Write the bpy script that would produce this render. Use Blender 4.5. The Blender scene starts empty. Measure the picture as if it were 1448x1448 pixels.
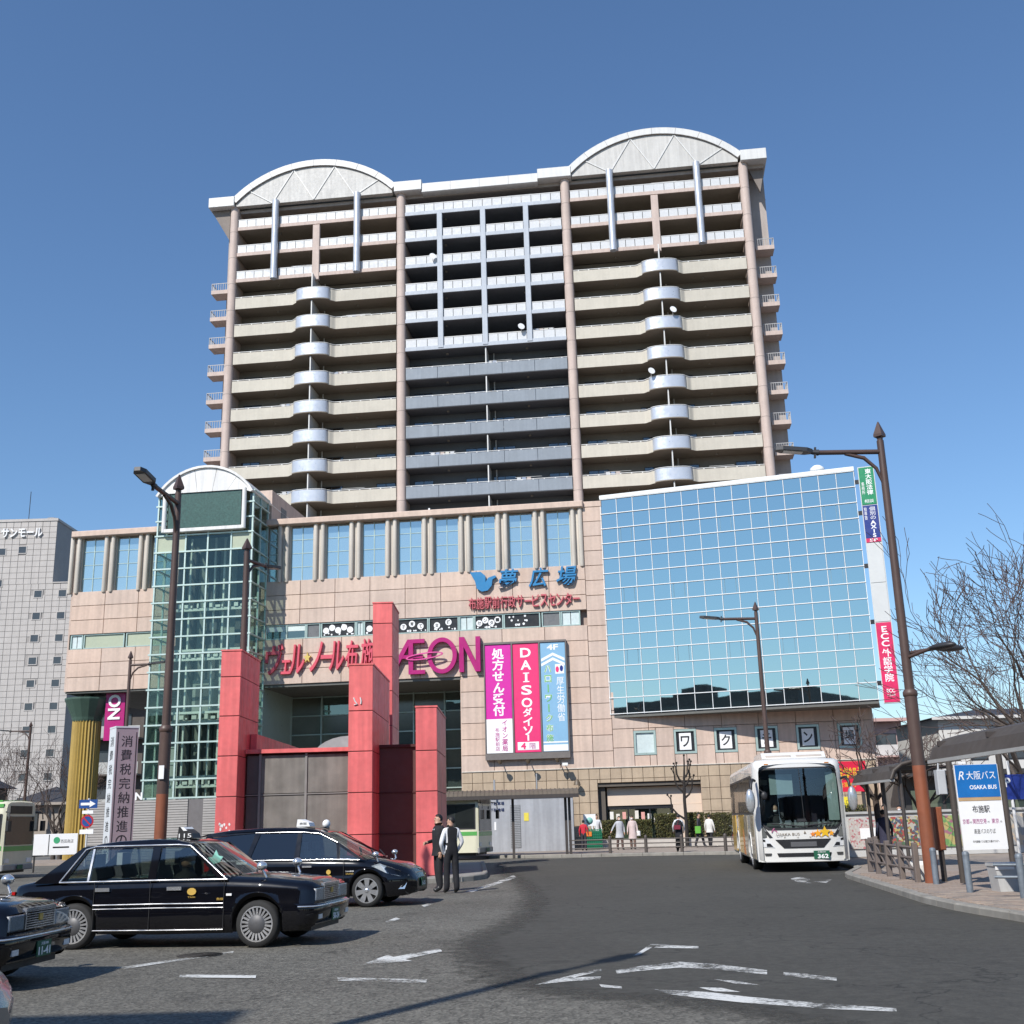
import bpy, bmesh, math, random
from mathutils import Vector, Matrix
R = math.radians
random.seed(7)
scene = bpy.context.scene
col = scene.collection

# ---------------------------------------------------------------- camera
cam_d = bpy.data.cameras.new("camera"); cam = bpy.data.objects.new("camera", cam_d); col.objects.link(cam)
PITCH, ROLL = R(15.3), R(1.6)
_F = Vector((0, math.cos(PITCH), math.sin(PITCH))); _U = Vector((0, -math.sin(PITCH), math.cos(PITCH))); _X = Vector((1, 0, 0))
_iR = _X*math.cos(ROLL) - _U*math.sin(ROLL); _iU = _U*math.cos(ROLL) + _X*math.sin(ROLL)
mw = Matrix((_iR, _iU, -_F)).transposed().to_4x4(); mw.translation = (0, 0, 1.6)
cam.matrix_world = mw
cam_d.sensor_width = 36; cam_d.lens = 36*1600/1448; cam_d.clip_start = .1; cam_d.clip_end = 4000
scene.camera = cam

# ---------------------------------------------------------------- sky, sun, exposure
SUN_EL, SUN_AZ = R(42), R(32)          # light travels towards +Y, swung SUN_AZ towards +X
world = bpy.data.worlds.new("World"); scene.world = world; world.use_nodes = True
nt = world.node_tree; bg = nt.nodes["Background"]
sky = nt.nodes.new("ShaderNodeTexSky"); sky.sky_type = 'NISHITA'; sky.sun_disc = False
sky.sun_elevation = SUN_EL; sky.sun_rotation = math.pi + SUN_AZ
sky.air_density = 1.25; sky.dust_density = 0.1; sky.ozone_density = 8.0; sky.altitude = 0
nt.links.new(sky.outputs[0], bg.inputs[0]); bg.inputs[1].default_value = .112
sun_d = bpy.data.lights.new("sun", 'SUN'); sun_d.energy = 4.2; sun_d.angle = R(.5); sun_d.color = (1, .955, .89)
sun = bpy.data.objects.new("sun", sun_d); col.objects.link(sun)
_L = Vector((math.sin(SUN_AZ)*math.cos(SUN_EL), math.cos(SUN_AZ)*math.cos(SUN_EL), -math.sin(SUN_EL)))
sun.rotation_euler = _L.to_track_quat('-Z', 'Y').to_euler(); sun.location = (-40, -40, 80)
scene.view_settings.view_transform = 'Standard'; scene.view_settings.look = 'None'
scene.view_settings.exposure = .3; scene.view_settings.gamma = 1; scene.view_settings.use_curve_mapping = False
scene.cycles.max_bounces = 8; scene.cycles.transparent_max_bounces = 12; scene.cycles.caustics_reflective = False; scene.cycles.caustics_refractive = False

# ---------------------------------------------------------------- materials
MATS = {}
def _base(name):
    m = bpy.data.materials.new(name); m.use_nodes = True; return m, m.node_tree, m.node_tree.nodes["Principled BSDF"]
def M(name, c=None, rough=.6, metal=0., var=.10, scale=.8, fine=6., bump=0., bscale=30., streak=0., spec=.5, emit=0., coat=0., sat=0.):
    """procedural paint/stone/metal: base colour varied by two world-space noises, optional vertical dirt streaks and bump"""
    if name in MATS: return MATS[name]
    m, t, b = _base(name); N = t.nodes; Lk = t.links
    geo = N.new("ShaderNodeNewGeometry")
    def noise(sc, det=4., vec=None):
        n = N.new("ShaderNodeTexNoise"); n.inputs["Scale"].default_value = sc; n.inputs["Detail"].default_value = det
        Lk.new(vec or geo.outputs["Position"], n.inputs["Vector"]); return n.outputs["Fac"]
    def mrange(sock, lo, hi, a=.3, bb=.7):
        r = N.new("ShaderNodeMapRange"); r.inputs[1].default_value = a; r.inputs[2].default_value = bb; r.inputs[3].default_value = lo; r.inputs[4].default_value = hi
        Lk.new(sock, r.inputs[0]); return r.outputs[0]
    def mul(a, bb):
        r = N.new("ShaderNodeMath"); r.operation = 'MULTIPLY'; Lk.new(a, r.inputs[0]); Lk.new(bb, r.inputs[1]); return r.outputs[0]
    f = mul(mrange(noise(scale), 1-var, 1+var), mrange(noise(fine), 1-var*.6, 1+var*.6))
    if streak:
        mp = N.new("ShaderNodeMapping"); mp.inputs["Scale"].default_value = (1, 1, .06); Lk.new(geo.outputs["Position"], mp.inputs[0])
        f = mul(f, mrange(noise(4., 5., mp.outputs[0]), 1-streak, 1.0+streak*.15, .35, .62))
    mx = N.new("ShaderNodeVectorMath"); mx.operation = 'SCALE'; mx.inputs[0].default_value = c; Lk.new(f, mx.inputs["Scale"])
    Lk.new(mx.outputs[0], b.inputs["Base Color"])
    b.inputs["Roughness"].default_value = rough; b.inputs["Metallic"].default_value = metal; b.inputs["Specular IOR Level"].default_value = spec
    if rough > .15: Lk.new(mrange(noise(fine*.7), max(0, rough-.08), min(1, rough+.08)), b.inputs["Roughness"])
    if coat: b.inputs["Coat Weight"].default_value = coat; b.inputs["Coat Roughness"].default_value = .03
    if emit: b.inputs["Emission Color"].default_value = (*c, 1); b.inputs["Emission Strength"].default_value = emit
    if bump:
        bp = N.new("ShaderNodeBump"); bp.inputs["Strength"].default_value = bump; bp.inputs["Distance"].default_value = .02
        Lk.new(noise(bscale), bp.inputs["Height"]); Lk.new(bp.outputs[0], b.inputs["Normal"])
    MATS[name] = m; return m
def thin_glass(name, tint, refl=.10, gl=(1, 1, 1), rough=.02, wav=0.):
    """thin pane: tinted see-through mixed with a mirror by facing"""
    if name in MATS: return MATS[name]
    m, t, b = _base(name); N = t.nodes; Lk = t.links; N.remove(b)
    tr = N.new("ShaderNodeBsdfTransparent"); tr.inputs[0].default_value = (*tint, 1)
    g = N.new("ShaderNodeBsdfGlossy"); g.inputs[0].default_value = (*gl, 1); g.inputs["Roughness"].default_value = rough
    lw = N.new("ShaderNodeLayerWeight"); lw.inputs[0].default_value = .5
    pw0 = N.new("ShaderNodeMath"); pw0.operation = 'POWER'; pw0.inputs[1].default_value = 4.5; Lk.new(lw.outputs["Facing"], pw0.inputs[0])
    pw = N.new("ShaderNodeMapRange"); pw.inputs[3].default_value = refl; pw.inputs[4].default_value = 1; Lk.new(pw0.outputs[0], pw.inputs[0])
    ms = N.new("ShaderNodeMixShader"); Lk.new(pw.outputs[0], ms.inputs[0]); Lk.new(tr.outputs[0], ms.inputs[1]); Lk.new(g.outputs[0], ms.inputs[2])
    if wav:
        geo = N.new("ShaderNodeNewGeometry"); n = N.new("ShaderNodeTexNoise"); n.inputs["Scale"].default_value = .55; Lk.new(geo.outputs["Position"], n.inputs["Vector"])
        bp = N.new("ShaderNodeBump"); bp.inputs["Strength"].default_value = wav; bp.inputs["Distance"].default_value = .05; Lk.new(n.outputs["Fac"], bp.inputs["Height"]); Lk.new(bp.outputs[0], g.inputs["Normal"])
    Lk.new(ms.outputs[0], N["Material Output"].inputs[0]); MATS[name] = m; return m
def mirror_glass(name, tint, base, mixf, wav=.12):
    """coated reflective glazing: tinted mirror over a dull body colour, panes slightly wavy"""
    if name in MATS: return MATS[name]
    m, t, b = _base(name); N = t.nodes; Lk = t.links
    b.inputs["Base Color"].default_value = (*base, 1); b.inputs["Roughness"].default_value = .25
    g = N.new("ShaderNodeBsdfGlossy"); g.inputs[0].default_value = (*tint, 1); g.inputs["Roughness"].default_value = .015
    geo = N.new("ShaderNodeNewGeometry"); n = N.new("ShaderNodeTexNoise"); n.inputs["Scale"].default_value = .8; Lk.new(geo.outputs["Position"], n.inputs["Vector"])
    bp = N.new("ShaderNodeBump"); bp.inputs["Strength"].default_value = wav; bp.inputs["Distance"].default_value = .03; Lk.new(n.outputs["Fac"], bp.inputs["Height"]); Lk.new(bp.outputs[0], g.inputs["Normal"])
    ms = N.new("ShaderNodeMixShader"); ms.inputs[0].default_value = mixf; Lk.new(b.outputs[0], ms.inputs[1]); Lk.new(g.outputs[0], ms.inputs[2]); Lk.new(ms.outputs[0], N["Material Output"].inputs[0])
    MATS[name] = m; return m

# ---------------------------------------------------------------- mesh helpers
class MB:
    def __init__(s): s.v = []; s.f = []; s.mi = []; s.sm = []
    def add(s, vs, fs, mi=0, sm=False):
        o = len(s.v); s.v += [tuple(v) for v in vs]
        for f in fs: s.f.append([i+o for i in f]); s.mi.append(mi); s.sm.append(sm)
        return s
    def box(s, x0, x1, y0, y1, z0, z1, mi=0, mat=None):
        vs = [Vector((x, y, z)) for z in (z0, z1) for y in (y0, y1) for x in (x0, x1)]
        if mat is not None: vs = [mat @ v for v in vs]
        return s.add(vs, [(0, 2, 3, 1), (4, 5, 7, 6), (0, 1, 5, 4), (2, 6, 7, 3), (0, 4, 6, 2), (1, 3, 7, 5)], mi)
    def bev(s, x0, x1, y0, y1, z0, z1, b=.02, mi=0):
        """box with chamfered front (-y) edges"""
        vs = [(x0, y1, z0), (x1, y1, z0), (x1, y1, z1), (x0, y1, z1), (x0, y0+b, z0), (x1, y0+b, z0), (x1, y0+b, z1), (x0, y0+b, z1), (x0+b, y0, z0+b), (x1-b, y0, z0+b), (x1-b, y0, z1-b), (x0+b, y0, z1-b)]
        return s.add(vs, [(3, 2, 1, 0), (8, 9, 10, 11), (4, 5, 9, 8), (5, 6, 10, 9), (6, 7, 11, 10), (7, 4, 8, 11), (0, 1, 5, 4), (1, 2, 6, 5), (2, 3, 7, 6), (3, 0, 4, 7)], mi)
    def tube(s, pts, r, n=8, mi=0, caps=True, sm=True):
        pts = [Vector(p) for p in pts]; rs = r if isinstance(r, (list, tuple)) else [r]*len(pts)
        rings = []; up = Vector((0, 0, 1)); pu = None
        for i, p in enumerate(pts):
            d = (pts[min(i+1, len(pts)-1)] - pts[max(i-1, 0)]); d = d.normalized() if d.length > 1e-9 else Vector((0, 0, 1))
            if pu is None:
                a = up if abs(d.z) < .9 else Vector((1, 0, 0)); u = d.cross(a).normalized()
            else:
                u = pu - d*pu.dot(d); u = u.normalized() if u.length > 1e-6 else d.orthogonal().normalized()
            pu = u; w = d.cross(u)
            rings.append([p + (u*math.cos(2*math.pi*k/n + math.pi/n) + w*math.sin(2*math.pi*k/n + math.pi/n))*rs[i] for k in range(n)])
        vs = [v for rg in rings for v in rg]; fs = []
        for i in range(len(pts)-1):
            for k in range(n): fs.append((i*n+k, i*n+(k+1) % n, (i+1)*n+(k+1) % n, (i+1)*n+k))
        s.add(vs, fs, mi, sm)
        if caps: s.add(rings[0], [tuple(reversed(range(n)))], mi); s.add(rings[-1], [tuple(range(n))], mi)
        return s
    def prism(s, poly, a, b, axis='y', mi=0, sm=False):
        """2D polygon extruded from a to b along axis; poly is (x,z) for y, (x,y) for z, (y,z) for x"""
        def P(p, t): return {'y': (p[0], t, p[1]), 'z': (p[0], p[1], t), 'x': (t, p[0], p[1])}[axis]
        n = len(poly); vs = [P(p, a) for p in poly] + [P(p, b) for p in poly]
        s.add(vs, [tuple(range(n)), tuple(range(2*n-1, n-1, -1))], mi)
        return s.add(vs, [((i+1) % n, i, i+n, (i+1) % n+n) for i in range(n)], mi, sm)
    def lathe(s, prof, n=16, c=(0, 0, 0), mi=0, sm=True, caps=True):
        vs = [(c[0]+r*math.cos(2*math.pi*k/n), c[1]+r*math.sin(2*math.pi*k/n), c[2]+z) for r, z in prof for k in range(n)]
        fs = [(i*n+k, i*n+(k+1) % n, (i+1)*n+(k+1) % n, (i+1)*n+k) for i in range(len(prof)-1) for k in range(n)]
        s.add(vs, fs, mi, sm)
        if caps: s.add(vs[:n], [tuple(reversed(range(n)))], mi); s.add(vs[-n:], [tuple(range(n))], mi)
        return s
    def grid(s, rows, mi=0, sm=True, flip=False, close=False):
        n = len(rows[0]); vs = [p for r in rows for p in r]; fs = []
        for i in range(len(rows)-1):
            for k in range(n if close else n-1):
                q = (i*n+k, i*n+(k+1) % n, (i+1)*n+(k+1) % n, (i+1)*n+k); fs.append(q[::-1] if flip else q)
        return s.add(vs, fs, mi, sm)
    def sphere(s, c, r, n=12, m=8, mi=0, sc=(1, 1, 1)):
        rows = [[(c[0]+sc[0]*r*math.sin(math.pi*j/m)*math.cos(2*math.pi*k/n), c[1]+sc[1]*r*math.sin(math.pi*j/m)*math.sin(2*math.pi*k/n), c[2]+sc[2]*r*math.cos(math.pi*j/m)) for k in range(n)] for j in range(m+1)]
        return s.grid(rows, mi, True, True, True)
    def xf(s, mat): s.v = [tuple(mat @ Vector(v)) for v in s.v]; return s
    def mesh(s, name, mats):
        me = bpy.data.meshes.new(name); me.from_pydata(s.v, [], s.f)
        for m in (mats if isinstance(mats, (list, tuple)) else [mats]): me.materials.append(m)
        me.polygons.foreach_set("material_index", s.mi); me.polygons.foreach_set("use_smooth", s.sm); me.update()
        return me
def link(name, me, parent=None, loc=(0, 0, 0), rz=0.):
    o = bpy.data.objects.new(name, me); col.objects.link(o); o.parent = parent; o.location = loc
    if rz: o.rotation_euler = (0, 0, rz)
    return o
def part(name, mb, mat, parent=None, loc=(0, 0, 0), rz=0.): return link(name, mb.mesh(name, mat), parent, loc, rz)
def tag(o, label=None, cat=None, group=None, kind=None):
    if label: o["label"] = label
    if cat: o["category"] = cat
    if group: o["group"] = group
    if kind: o["kind"] = kind
    return o
def thing(name, label, cat, loc=(0, 0, 0), rz=0., group=None):
    o = bpy.data.objects.new(name, None); col.objects.link(o); o.location = loc; o.rotation_euler = (0, 0, rz); o.empty_display_size = .3
    return tag(o, label, cat, group)
def kids(o): return [c for c in col.objects if c.parent == o]
def copy_tree(o, parent=None, loc=None, rz=None, label=None):
    c = o.copy(); col.objects.link(c); c.parent = parent
    if loc is not None: c.location = loc
    if rz is not None: c.rotation_euler = (0, 0, rz)
    if label: c["label"] = label
    for ch in CH(o): copy_tree(ch, c)
    return c
def CH(o): return list(o.children)
_BOX = {}
def cbox(name, dx, dy, dz, mat, parent, loc, b=.0):
    """box centred on x and z, front at y=0, sharing mesh data between equal pieces"""
    k = (round(dx, 3), round(dy, 3), round(dz, 3), mat.name, b)
    if k not in _BOX:
        mb = MB(); (mb.bev(-dx/2, dx/2, 0, dy, -dz/2, dz/2, b) if b else mb.box(-dx/2, dx/2, 0, dy, -dz/2, dz/2)); _BOX[k] = mb.mesh(name, mat)
    return link(name, _BOX[k], parent, loc)
def text_mb(body, w, h, ext=.02, bold=0., vert=False, shear=0., fit=True, line=1.0, res=3):
    cu = bpy.data.curves.new("txt", 'FONT'); cu.body = "\n".join(body) if vert else body
    cu.align_x = 'CENTER' if vert else 'LEFT'; cu.extrude = .5; cu.offset = bold; cu.resolution_u = res; cu.space_line = line; cu.shear = shear
    o = bpy.data.objects.new("txt", cu); col.objects.link(o); dg = bpy.context.evaluated_depsgraph_get(); dg.update()
    me = o.evaluated_get(dg).to_mesh(); vs = [v.co.copy() for v in me.vertices]; fs = [list(p.vertices) for p in me.polygons]
    o.evaluated_get(dg).to_mesh_clear(); bpy.data.objects.remove(o); bpy.data.curves.remove(cu)
    mb = MB()
    if not vs: return mb
    x0, x1 = min(v.x for v in vs), max(v.x for v in vs); y0, y1 = min(v.y for v in vs), max(v.y for v in vs)
    sx, sy = w/max(1e-6, x1-x0), h/max(1e-6, y1-y0)
    if not fit: sx = sy = min(sx, sy)
    mb.add([((v.x-(x0+x1)/2)*sx, -v.z*ext-ext*.5, (v.y-(y0+y1)/2)*sy) for v in vs], fs)
    return mb
def text(body, w, h, mat, parent, loc, name="lettering", rz=0., **k): return part(name, text_mb(body, w, h, **k), mat, parent, loc, rz)
def interp(tab, x):
    if x <= tab[0][0]: return tab[0][1]
    for (a, fa), (b, fb) in zip(tab, tab[1:]):
        if x <= b: return fa + (fb-fa)*(x-a)/(b-a)
    return tab[-1][1]
# ================================================================ residential tower above the shopping centre
def build_tower():
    T0 = thing("apartment_tower", "tall beige apartment tower with two white arched gables and rows of balconies", "building", (0, 97, 0), R(-6.5))
    pinkc = M("tower_column", (.52, .42, .37), .7, var=.06, streak=.10)
    beige = M("balcony_beige", (.53, .495, .42), .75, var=.05, streak=.05)
    white = M("tower_white", (.63, .63, .615), .5, var=.03, streak=.08)
    gable_m = M("gable_grey", (.53, .52, .495), .6, var=.05, streak=.14)
    blue = M("balcony_blue", (.22, .255, .295), .6, var=.05, streak=.08)
    gridm = M("grid_blue", (.42, .46, .515), .6, var=.04, streak=.06)
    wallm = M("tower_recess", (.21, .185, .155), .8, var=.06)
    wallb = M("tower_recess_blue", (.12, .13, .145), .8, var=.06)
    silver = M("bulge_silver", (.52, .55, .60), .35, .35, var=.04)
    panel = M("balustrade_panel", (.60, .61, .615), .25, var=.04)
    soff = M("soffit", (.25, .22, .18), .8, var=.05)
    sidem = M("tower_side", (.40, .35, .32), .8, var=.05, streak=.1)
    glass = thin_glass("room_glass", (.10, .11, .12), .12)
    frame = M("window_frame_dark", (.05, .05, .05), .4)
    curt = M("curtain", (.45, .43, .38), .9)
    lampm = M("soffit_lamp", (.25, .23, .2), .5)
    joint = M("joint_dark", (.22, .19, .17), .9)
    Tk = [51.15+2.8*j for j in (3, 2, 1)] + [51.15-2.87*k for k in range(0, 11)]
    SEC = ((-26.35, -10.5, -18.5), (-9.6, 5.5, None), (6.4, 22.35, 14.4))
    # core and side walls
    part("core_wall", MB().box(-28.2, 24.9, 4.2, 17, 19.9, 60.5), sidem, T0)
    for ua, ub in ((-28.2, -26.9), (22.9, 24.9)): part("corner_wall", MB().box(ua, ub, 2.4, 4.19, 19.9, 60.5), sidem, T0)
    for s, (a, b, _) in enumerate(SEC):
        zsp = 44.3 if s == 1 else 52.7
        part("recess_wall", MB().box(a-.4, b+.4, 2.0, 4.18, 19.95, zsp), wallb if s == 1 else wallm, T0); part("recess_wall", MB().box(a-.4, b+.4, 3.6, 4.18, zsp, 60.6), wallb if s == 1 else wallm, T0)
    # round columns with collars
    for u in (-26.8, -10.05, 5.95, 22.8):
        mb = MB().tube([(0, 0, 19.95), (0, 0, 61.0)], .44, 16)
        c = part("column", mb, pinkc, T0, (u, .25, 0))
        ring = MB()
        for z in Tk: ring.tube([(0, 0, z-1.3), (0, 0, z-1.27)], .448, 16)
        part("joint_ring", ring, joint, c)
        part("pier", MB().box(u-.4, u+.4, .55, 3.7, 19.95, 60.9), pinkc, T0)
    def front_curve(a, b, cu):
        """plan line of the balcony front from a to b with a bulge at cu"""
        if cu is None: return [(a, 0), (b, 0)]
        pts = [(a, 0.)]
        w, d = 1.75, 1.0
        for k in range(9): t = k/8; pts.append((cu-w-.45+t*.55, -.36*(t*t*(3-2*t))))
        for k in range(1, 12): an = math.pi*(1-k/12); pts.append((cu+math.cos(an)*(w-.10), -.36-math.sin(an)**.8*(d-.36)))
        for k in range(9): t = 1-k/8; pts.append((cu+w+.45-t*.55, -.36*(t*t*(3-2*t))))
        pts.append((b, 0.)); return pts
    def wall_strip(pts, z0, z1, th=.12, mi=0):
        mb = MB(); rows = []
        fr = [(x, y) for x, y in pts]; bk = [(x, y+th) for x, y in pts]
        mb.grid([[(x, y, z0) for x, y in fr], [(x, y, z1) for x, y in fr]], mi, len(pts) > 2)
        mb.grid([[(x, y, z1) for x, y in fr], [(x, y, z1) for x, y in bk]], mi, False)
        mb.grid([[(x, y, z1) for x, y in bk], [(x, y, z0) for x, y in bk]], mi, len(pts) > 2)
        mb.grid([[(x, y, z0) for x, y in bk], [(x, y, z0) for x, y in fr]], mi, False)
        return mb
    def handrail(pts, z, parent):
        mb = MB(); P = [(x, y+.06, z+.09) for x, y in pts]; mb.tube(P, .035, 4, sm=False)
        L = 0; seg = list(zip(pts, pts[1:]))
        for (x0, y0), (x1, y1) in seg:
            l = math.hypot(x1-x0, y1-y0); n = int(l//.95)
            for k in range(n): t = (k+.5)/n; mb.box(x0+(x1-x0)*t-.06, x0+(x1-x0)*t+.06, y0+(y1-y0)*t+.03, y0+(y1-y0)*t+.09, z, z+.08)
        part("handrail", mb, white, parent)
    rnd = random.Random(3)
    for s, (a, b, cu) in enumerate(SEC):
        for i, t in enumerate(Tk):
            upper = i < 3
            lvl_grid = (s == 1 and i < 6); D = 3.6 if (upper or lvl_grid) else 2.0
            pts = front_curve(a, b, cu if not upper else None)
            if s == 1 or upper: pts = [(a, 0), (b, 0)]
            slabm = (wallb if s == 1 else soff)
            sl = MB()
            n = len(pts); poly = [(x, y+.02) for x, y in pts] + [(b, D), (a, D)]
            sl.prism(poly, t-1.17, t-1.04, 'z')
            bal = part("balcony", sl, slabm, T0)
            # soffit lamps and downpipes
            for x in ((a*3+b)/4, (a+3*b)/4): part("soffit_lamp", MB().lathe([(.12, -.12), (.12, 0)], 8, (x, 1.1, t-1.17)), lampm, bal)
            if upper or lvl_grid:
                bm_ = gridm if lvl_grid else pinkc
                part("edge_beam", MB().box(a, b, -.10, .25, t-1.16, t-.80), bm_, bal)
                if lvl_grid: cells = [(a, -6.5), (-5.95, -2.3), (-1.75, 1.85), (2.4, b)]
                else:
                    m_ = (a+b)/2; cells = [(a, a+3.55), (a+4.15, m_-.36), (m_+.36, b-4.15), (b-3.55, b)]
                    if i == 0: cells = [(a, a+3.55), (a+4.15, b-4.15), (b-3.55, b)]
                if lvl_grid and i == 0: cells = [(a, b)]
                for x0, x1 in cells:
                    n = max(2, round((x1-x0)/.93)); w = (x1-x0)/n
                    for k in range(n):
                        cbox("balustrade_panel", w-.05, .05, .77, panel, bal, (x0+(k+.5)*w, .02, t-.40), .0)
                    part("handrail", MB().box(x0, x1, 0, .09, t, t+.07), white, bal)
            elif s == 1:
                n = 5; w = (b-a)/n
                for k in range(n): cbox("parapet_panel", w-.03, .14, 1.10, blue, bal, (a+(k+.5)*w, -.02+.001*rnd.random(), t-.57), .012)
                handrail(pts, t-.02, bal)
            else:
                i0 = 1+2; lo = pts[:10]; mid = pts[9:-9]; hi = pts[-10:]
                part("parapet", wall_strip(lo, t-1.16, t-.02), beige, bal)
                part("parapet", wall_strip(hi, t-1.16, t-.02), beige, bal)
                part("curved_balustrade", wall_strip([(x, y-.02) for x, y in mid], t-1.10, t+.0), silver, bal)
                part("slab_lip", wall_strip([(x, y-.05) for x, y in mid], t-1.18, t-1.09, .2), soff, bal)
                handrail(pts, t, bal)
            # partition board and windows of the flats
            if (s != 1 and not upper) or (s == 1 and not lvl_grid):
                cx = cu if cu else (a+b)/2
                part("partition_board", MB().box(cx-.05, cx+.05, (-.85 if cu else .1), 2.0, t+.02, t+1.62), white, bal)
                part("drain_pipe", MB().tube([(cx+.55, 1.7, t-1.04), (cx+.55, 1.7, t+1.62)], .06, 6), white, bal)
            fl = t-1.04
            nb = 4
            for k in range(nb):
                cxw = a+(b-a)*(k+.5)/nb+(.6 if k % 2 else -.6); w = 2.0 if k in (1, 2) else 1.7
                fr = MB(); x0, x1, z0, z1 = cxw-w/2, cxw+w/2, fl+.1, fl+2.05
                for (p, q, r_, s_) in ((x0-.06, x0, z0, z1), (x1, x1+.06, z0, z1), (cxw-.03, cxw+.03, z0, z1)): fr.box(p, q, D-.07, D-.001, r_, s_)
                fr.box(x0-.06, x1+.06, D-.07, D-.001, z1, z1+.06)
                wf = part("sliding_window", fr, frame, bal)
                part("pane", MB().box(x0, cxw-.031, D-.04, D-.03, z0, z1).box(cxw+.031, x1, D-.04, D-.03, z0, z1), glass, wf)
                if rnd.random() < .5: part("curtain", MB().box(x0+.02, x0+w*rnd.uniform(.3, .9), D-.015, D-.008, z0, z1-.02), curt, wf)
            for q in range(rnd.choice((1, 2, 2, 3))):
                xa = rnd.uniform(a+.8, b-1.6)
                if cu is None or abs(xa-cu) > 2.6: ac = part("air_conditioner", MB().bev(xa, xa+.8, D-.75, D-.45, fl+.35, fl+.95, .02), white, bal); part("fan_grille", MB().lathe([(.22, 0), (.22, .01), (.02, .015)], 12).xf(Matrix.Translation((xa+.32, D-.755, fl+.65)) @ Matrix.Rotation(R(90), 4, 'X')), frame, ac)
            if rnd.random() < .35:
                xa = rnd.uniform(a+1, b-3); part("laundry_pole", MB().tube([(xa, .55, t+.42), (xa+2.4, .55, t+.42)], .02, 4), white, bal)
                for q in range(rnd.randint(2, 5)): xb = xa+.15+q*.45; h_ = rnd.uniform(.35, .8); part("laundry", MB().box(xb, xb+.36, .54, .56, t+.40-h_, t+.40), M("laundry_%d" % (q % 4), ((.55, .56, .58), (.22, .28, .40), (.48, .38, .33), (.60, .58, .50))[q % 4], .9), bal)
            if rnd.random() < .5 and not upper and s != 1:
                xx = rnd.uniform(a+1, b-3); part("laundry_pole", MB().tube([(xx, .5, t+.35), (xx+2.2, .5, t+.35)], .02, 4), white, bal)
    # light blue grid uprights in the middle bay
    for u in (-6.225, -2.025, 2.125):
        up = MB().bev(u-.25, u+.25, -.16, .2, 44.35, 58.45, .03)
        part("grid_upright", up, gridm, T0)
    # silver tubes and pink mid posts of the end bays
    for a in (-26.35, 6.4):
        b = a+15.9
        for x in (a+3.85, b-3.85):
            part("silver_tube", MB().tube([(x, -.32, 52.75), (x, -.32, 61.2)], .33, 14), silver, T0)
        part("mid_post", MB().bev((a+b)/2-.34, (a+b)/2+.34, -.16, .2, 52.4, 58.3, .03), pinkc, T0)
    # roof band, arches and gables
    def vault(uc, half, name):
        rise, th = 3.55, .64; rad = (half**2+rise**2)/(2*rise); zc = 61.75+rise-rad; an = math.asin(half/rad); n = 24
        out = [(uc+rad*math.sin(-an+2*an*k/n), zc+rad*math.cos(-an+2*an*k/n)) for k in range(n+1)]
        ri = rad-th; inn = [(uc+ri*math.sin(-an+2*an*k/n), zc+ri*math.cos(-an+2*an*k/n)) for k in range(n+1)]
        v = part("arched_roof", MB().prism(out+inn[::-1], -.45, 15.5, 'y', sm=True), white, T0)
        dm = MB()
        for k in range(3, n, 3):
            x0, z0 = out[k]; x1, z1 = inn[k]; dx = .012
            dm.tube([(x0, -.452, z0), (x1, -.452, z1)], .016, 4, sm=False)
        part("joint_line", dm, joint, v)
        gpoly = [p for p in inn if p[1] > 60.97]; gpoly = [(gpoly[0][0], 60.97)] + gpoly + [(gpoly[-1][0], 60.97)]
        g = part("gable", MB().prism(gpoly, -.25, .3, 'y'), gable_m, T0)
        # raised triangle ribs on the gable
        zig = []
        xs = [uc-half*.78, uc-half*.50, uc-half*.25, uc, uc+half*.25, uc+half*.50, uc+half*.78]
        def ztop(x): return zc+math.sqrt(max(0, ri*ri-(x-uc)**2))-.02
        P = [(xs[0], ztop(xs[0])), (xs[1], 61.0), (xs[2], ztop(xs[2])), (xs[3], 61.0), (xs[4], ztop(xs[4])), (xs[5], 61.0), (xs[6], ztop(xs[6]))]
        for (x0, z0), (x1, z1) in zip(P, P[1:]):
            part("gable_rib", MB().tube([(x0, -.27, z0), (x1, -.27, z1)], .07, 4, sm=False), white, g)
        mb = MB().tube([(x, -.3, z-.02) for x, z in inn if z > 60.95], .05, 4, sm=False); part("arch_trim", mb, joint, g)
    vault(-18.7, 8.3, "left"); vault(14.5, 8.3, "right")
    rb = [(-29.3, -26.7, 60.95, 62.0, -.55), (-10.6, -7.9, 60.9, 61.95, -.55), (-7.9, 3.4, 60.65, 61.6, -.40), (3.4, 6.6, 60.9, 61.95, -.55), (22.6, 25.0, 60.9, 62.0, -.55)]
    for x0, x1, z0, z1, y in rb:
        p_ = part("roof_band", MB().bev(x0, x1, y, 15.4, z0, z1, .03), white, T0)
        n = max(1, round((x1-x0)/2.6))
        for k in range(1, n): part("joint_line", MB().box(x0+(x1-x0)*k/n-.012, x0+(x1-x0)*k/n+.012, y-.004, y, z0+.03, z1-.03), joint, p_)
    part("roof_slab", MB().box(-29.0, 24.8, .5, 16.5, 60.55, 60.9), sidem, T0)
    # slanted eave brackets at the ends and corner balconies on both sides
    part("eave_bracket", MB().prism([(-29.2, 60.9), (-27.3, 60.9), (-27.3, 57.6)], .2, .6, 'y'), joint, T0)
    part("eave_bracket", MB().prism([(24.9, 60.9), (23.3, 60.9), (24.3, 58.2)], .8, 1.2, 'y'), joint, T0)
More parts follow.
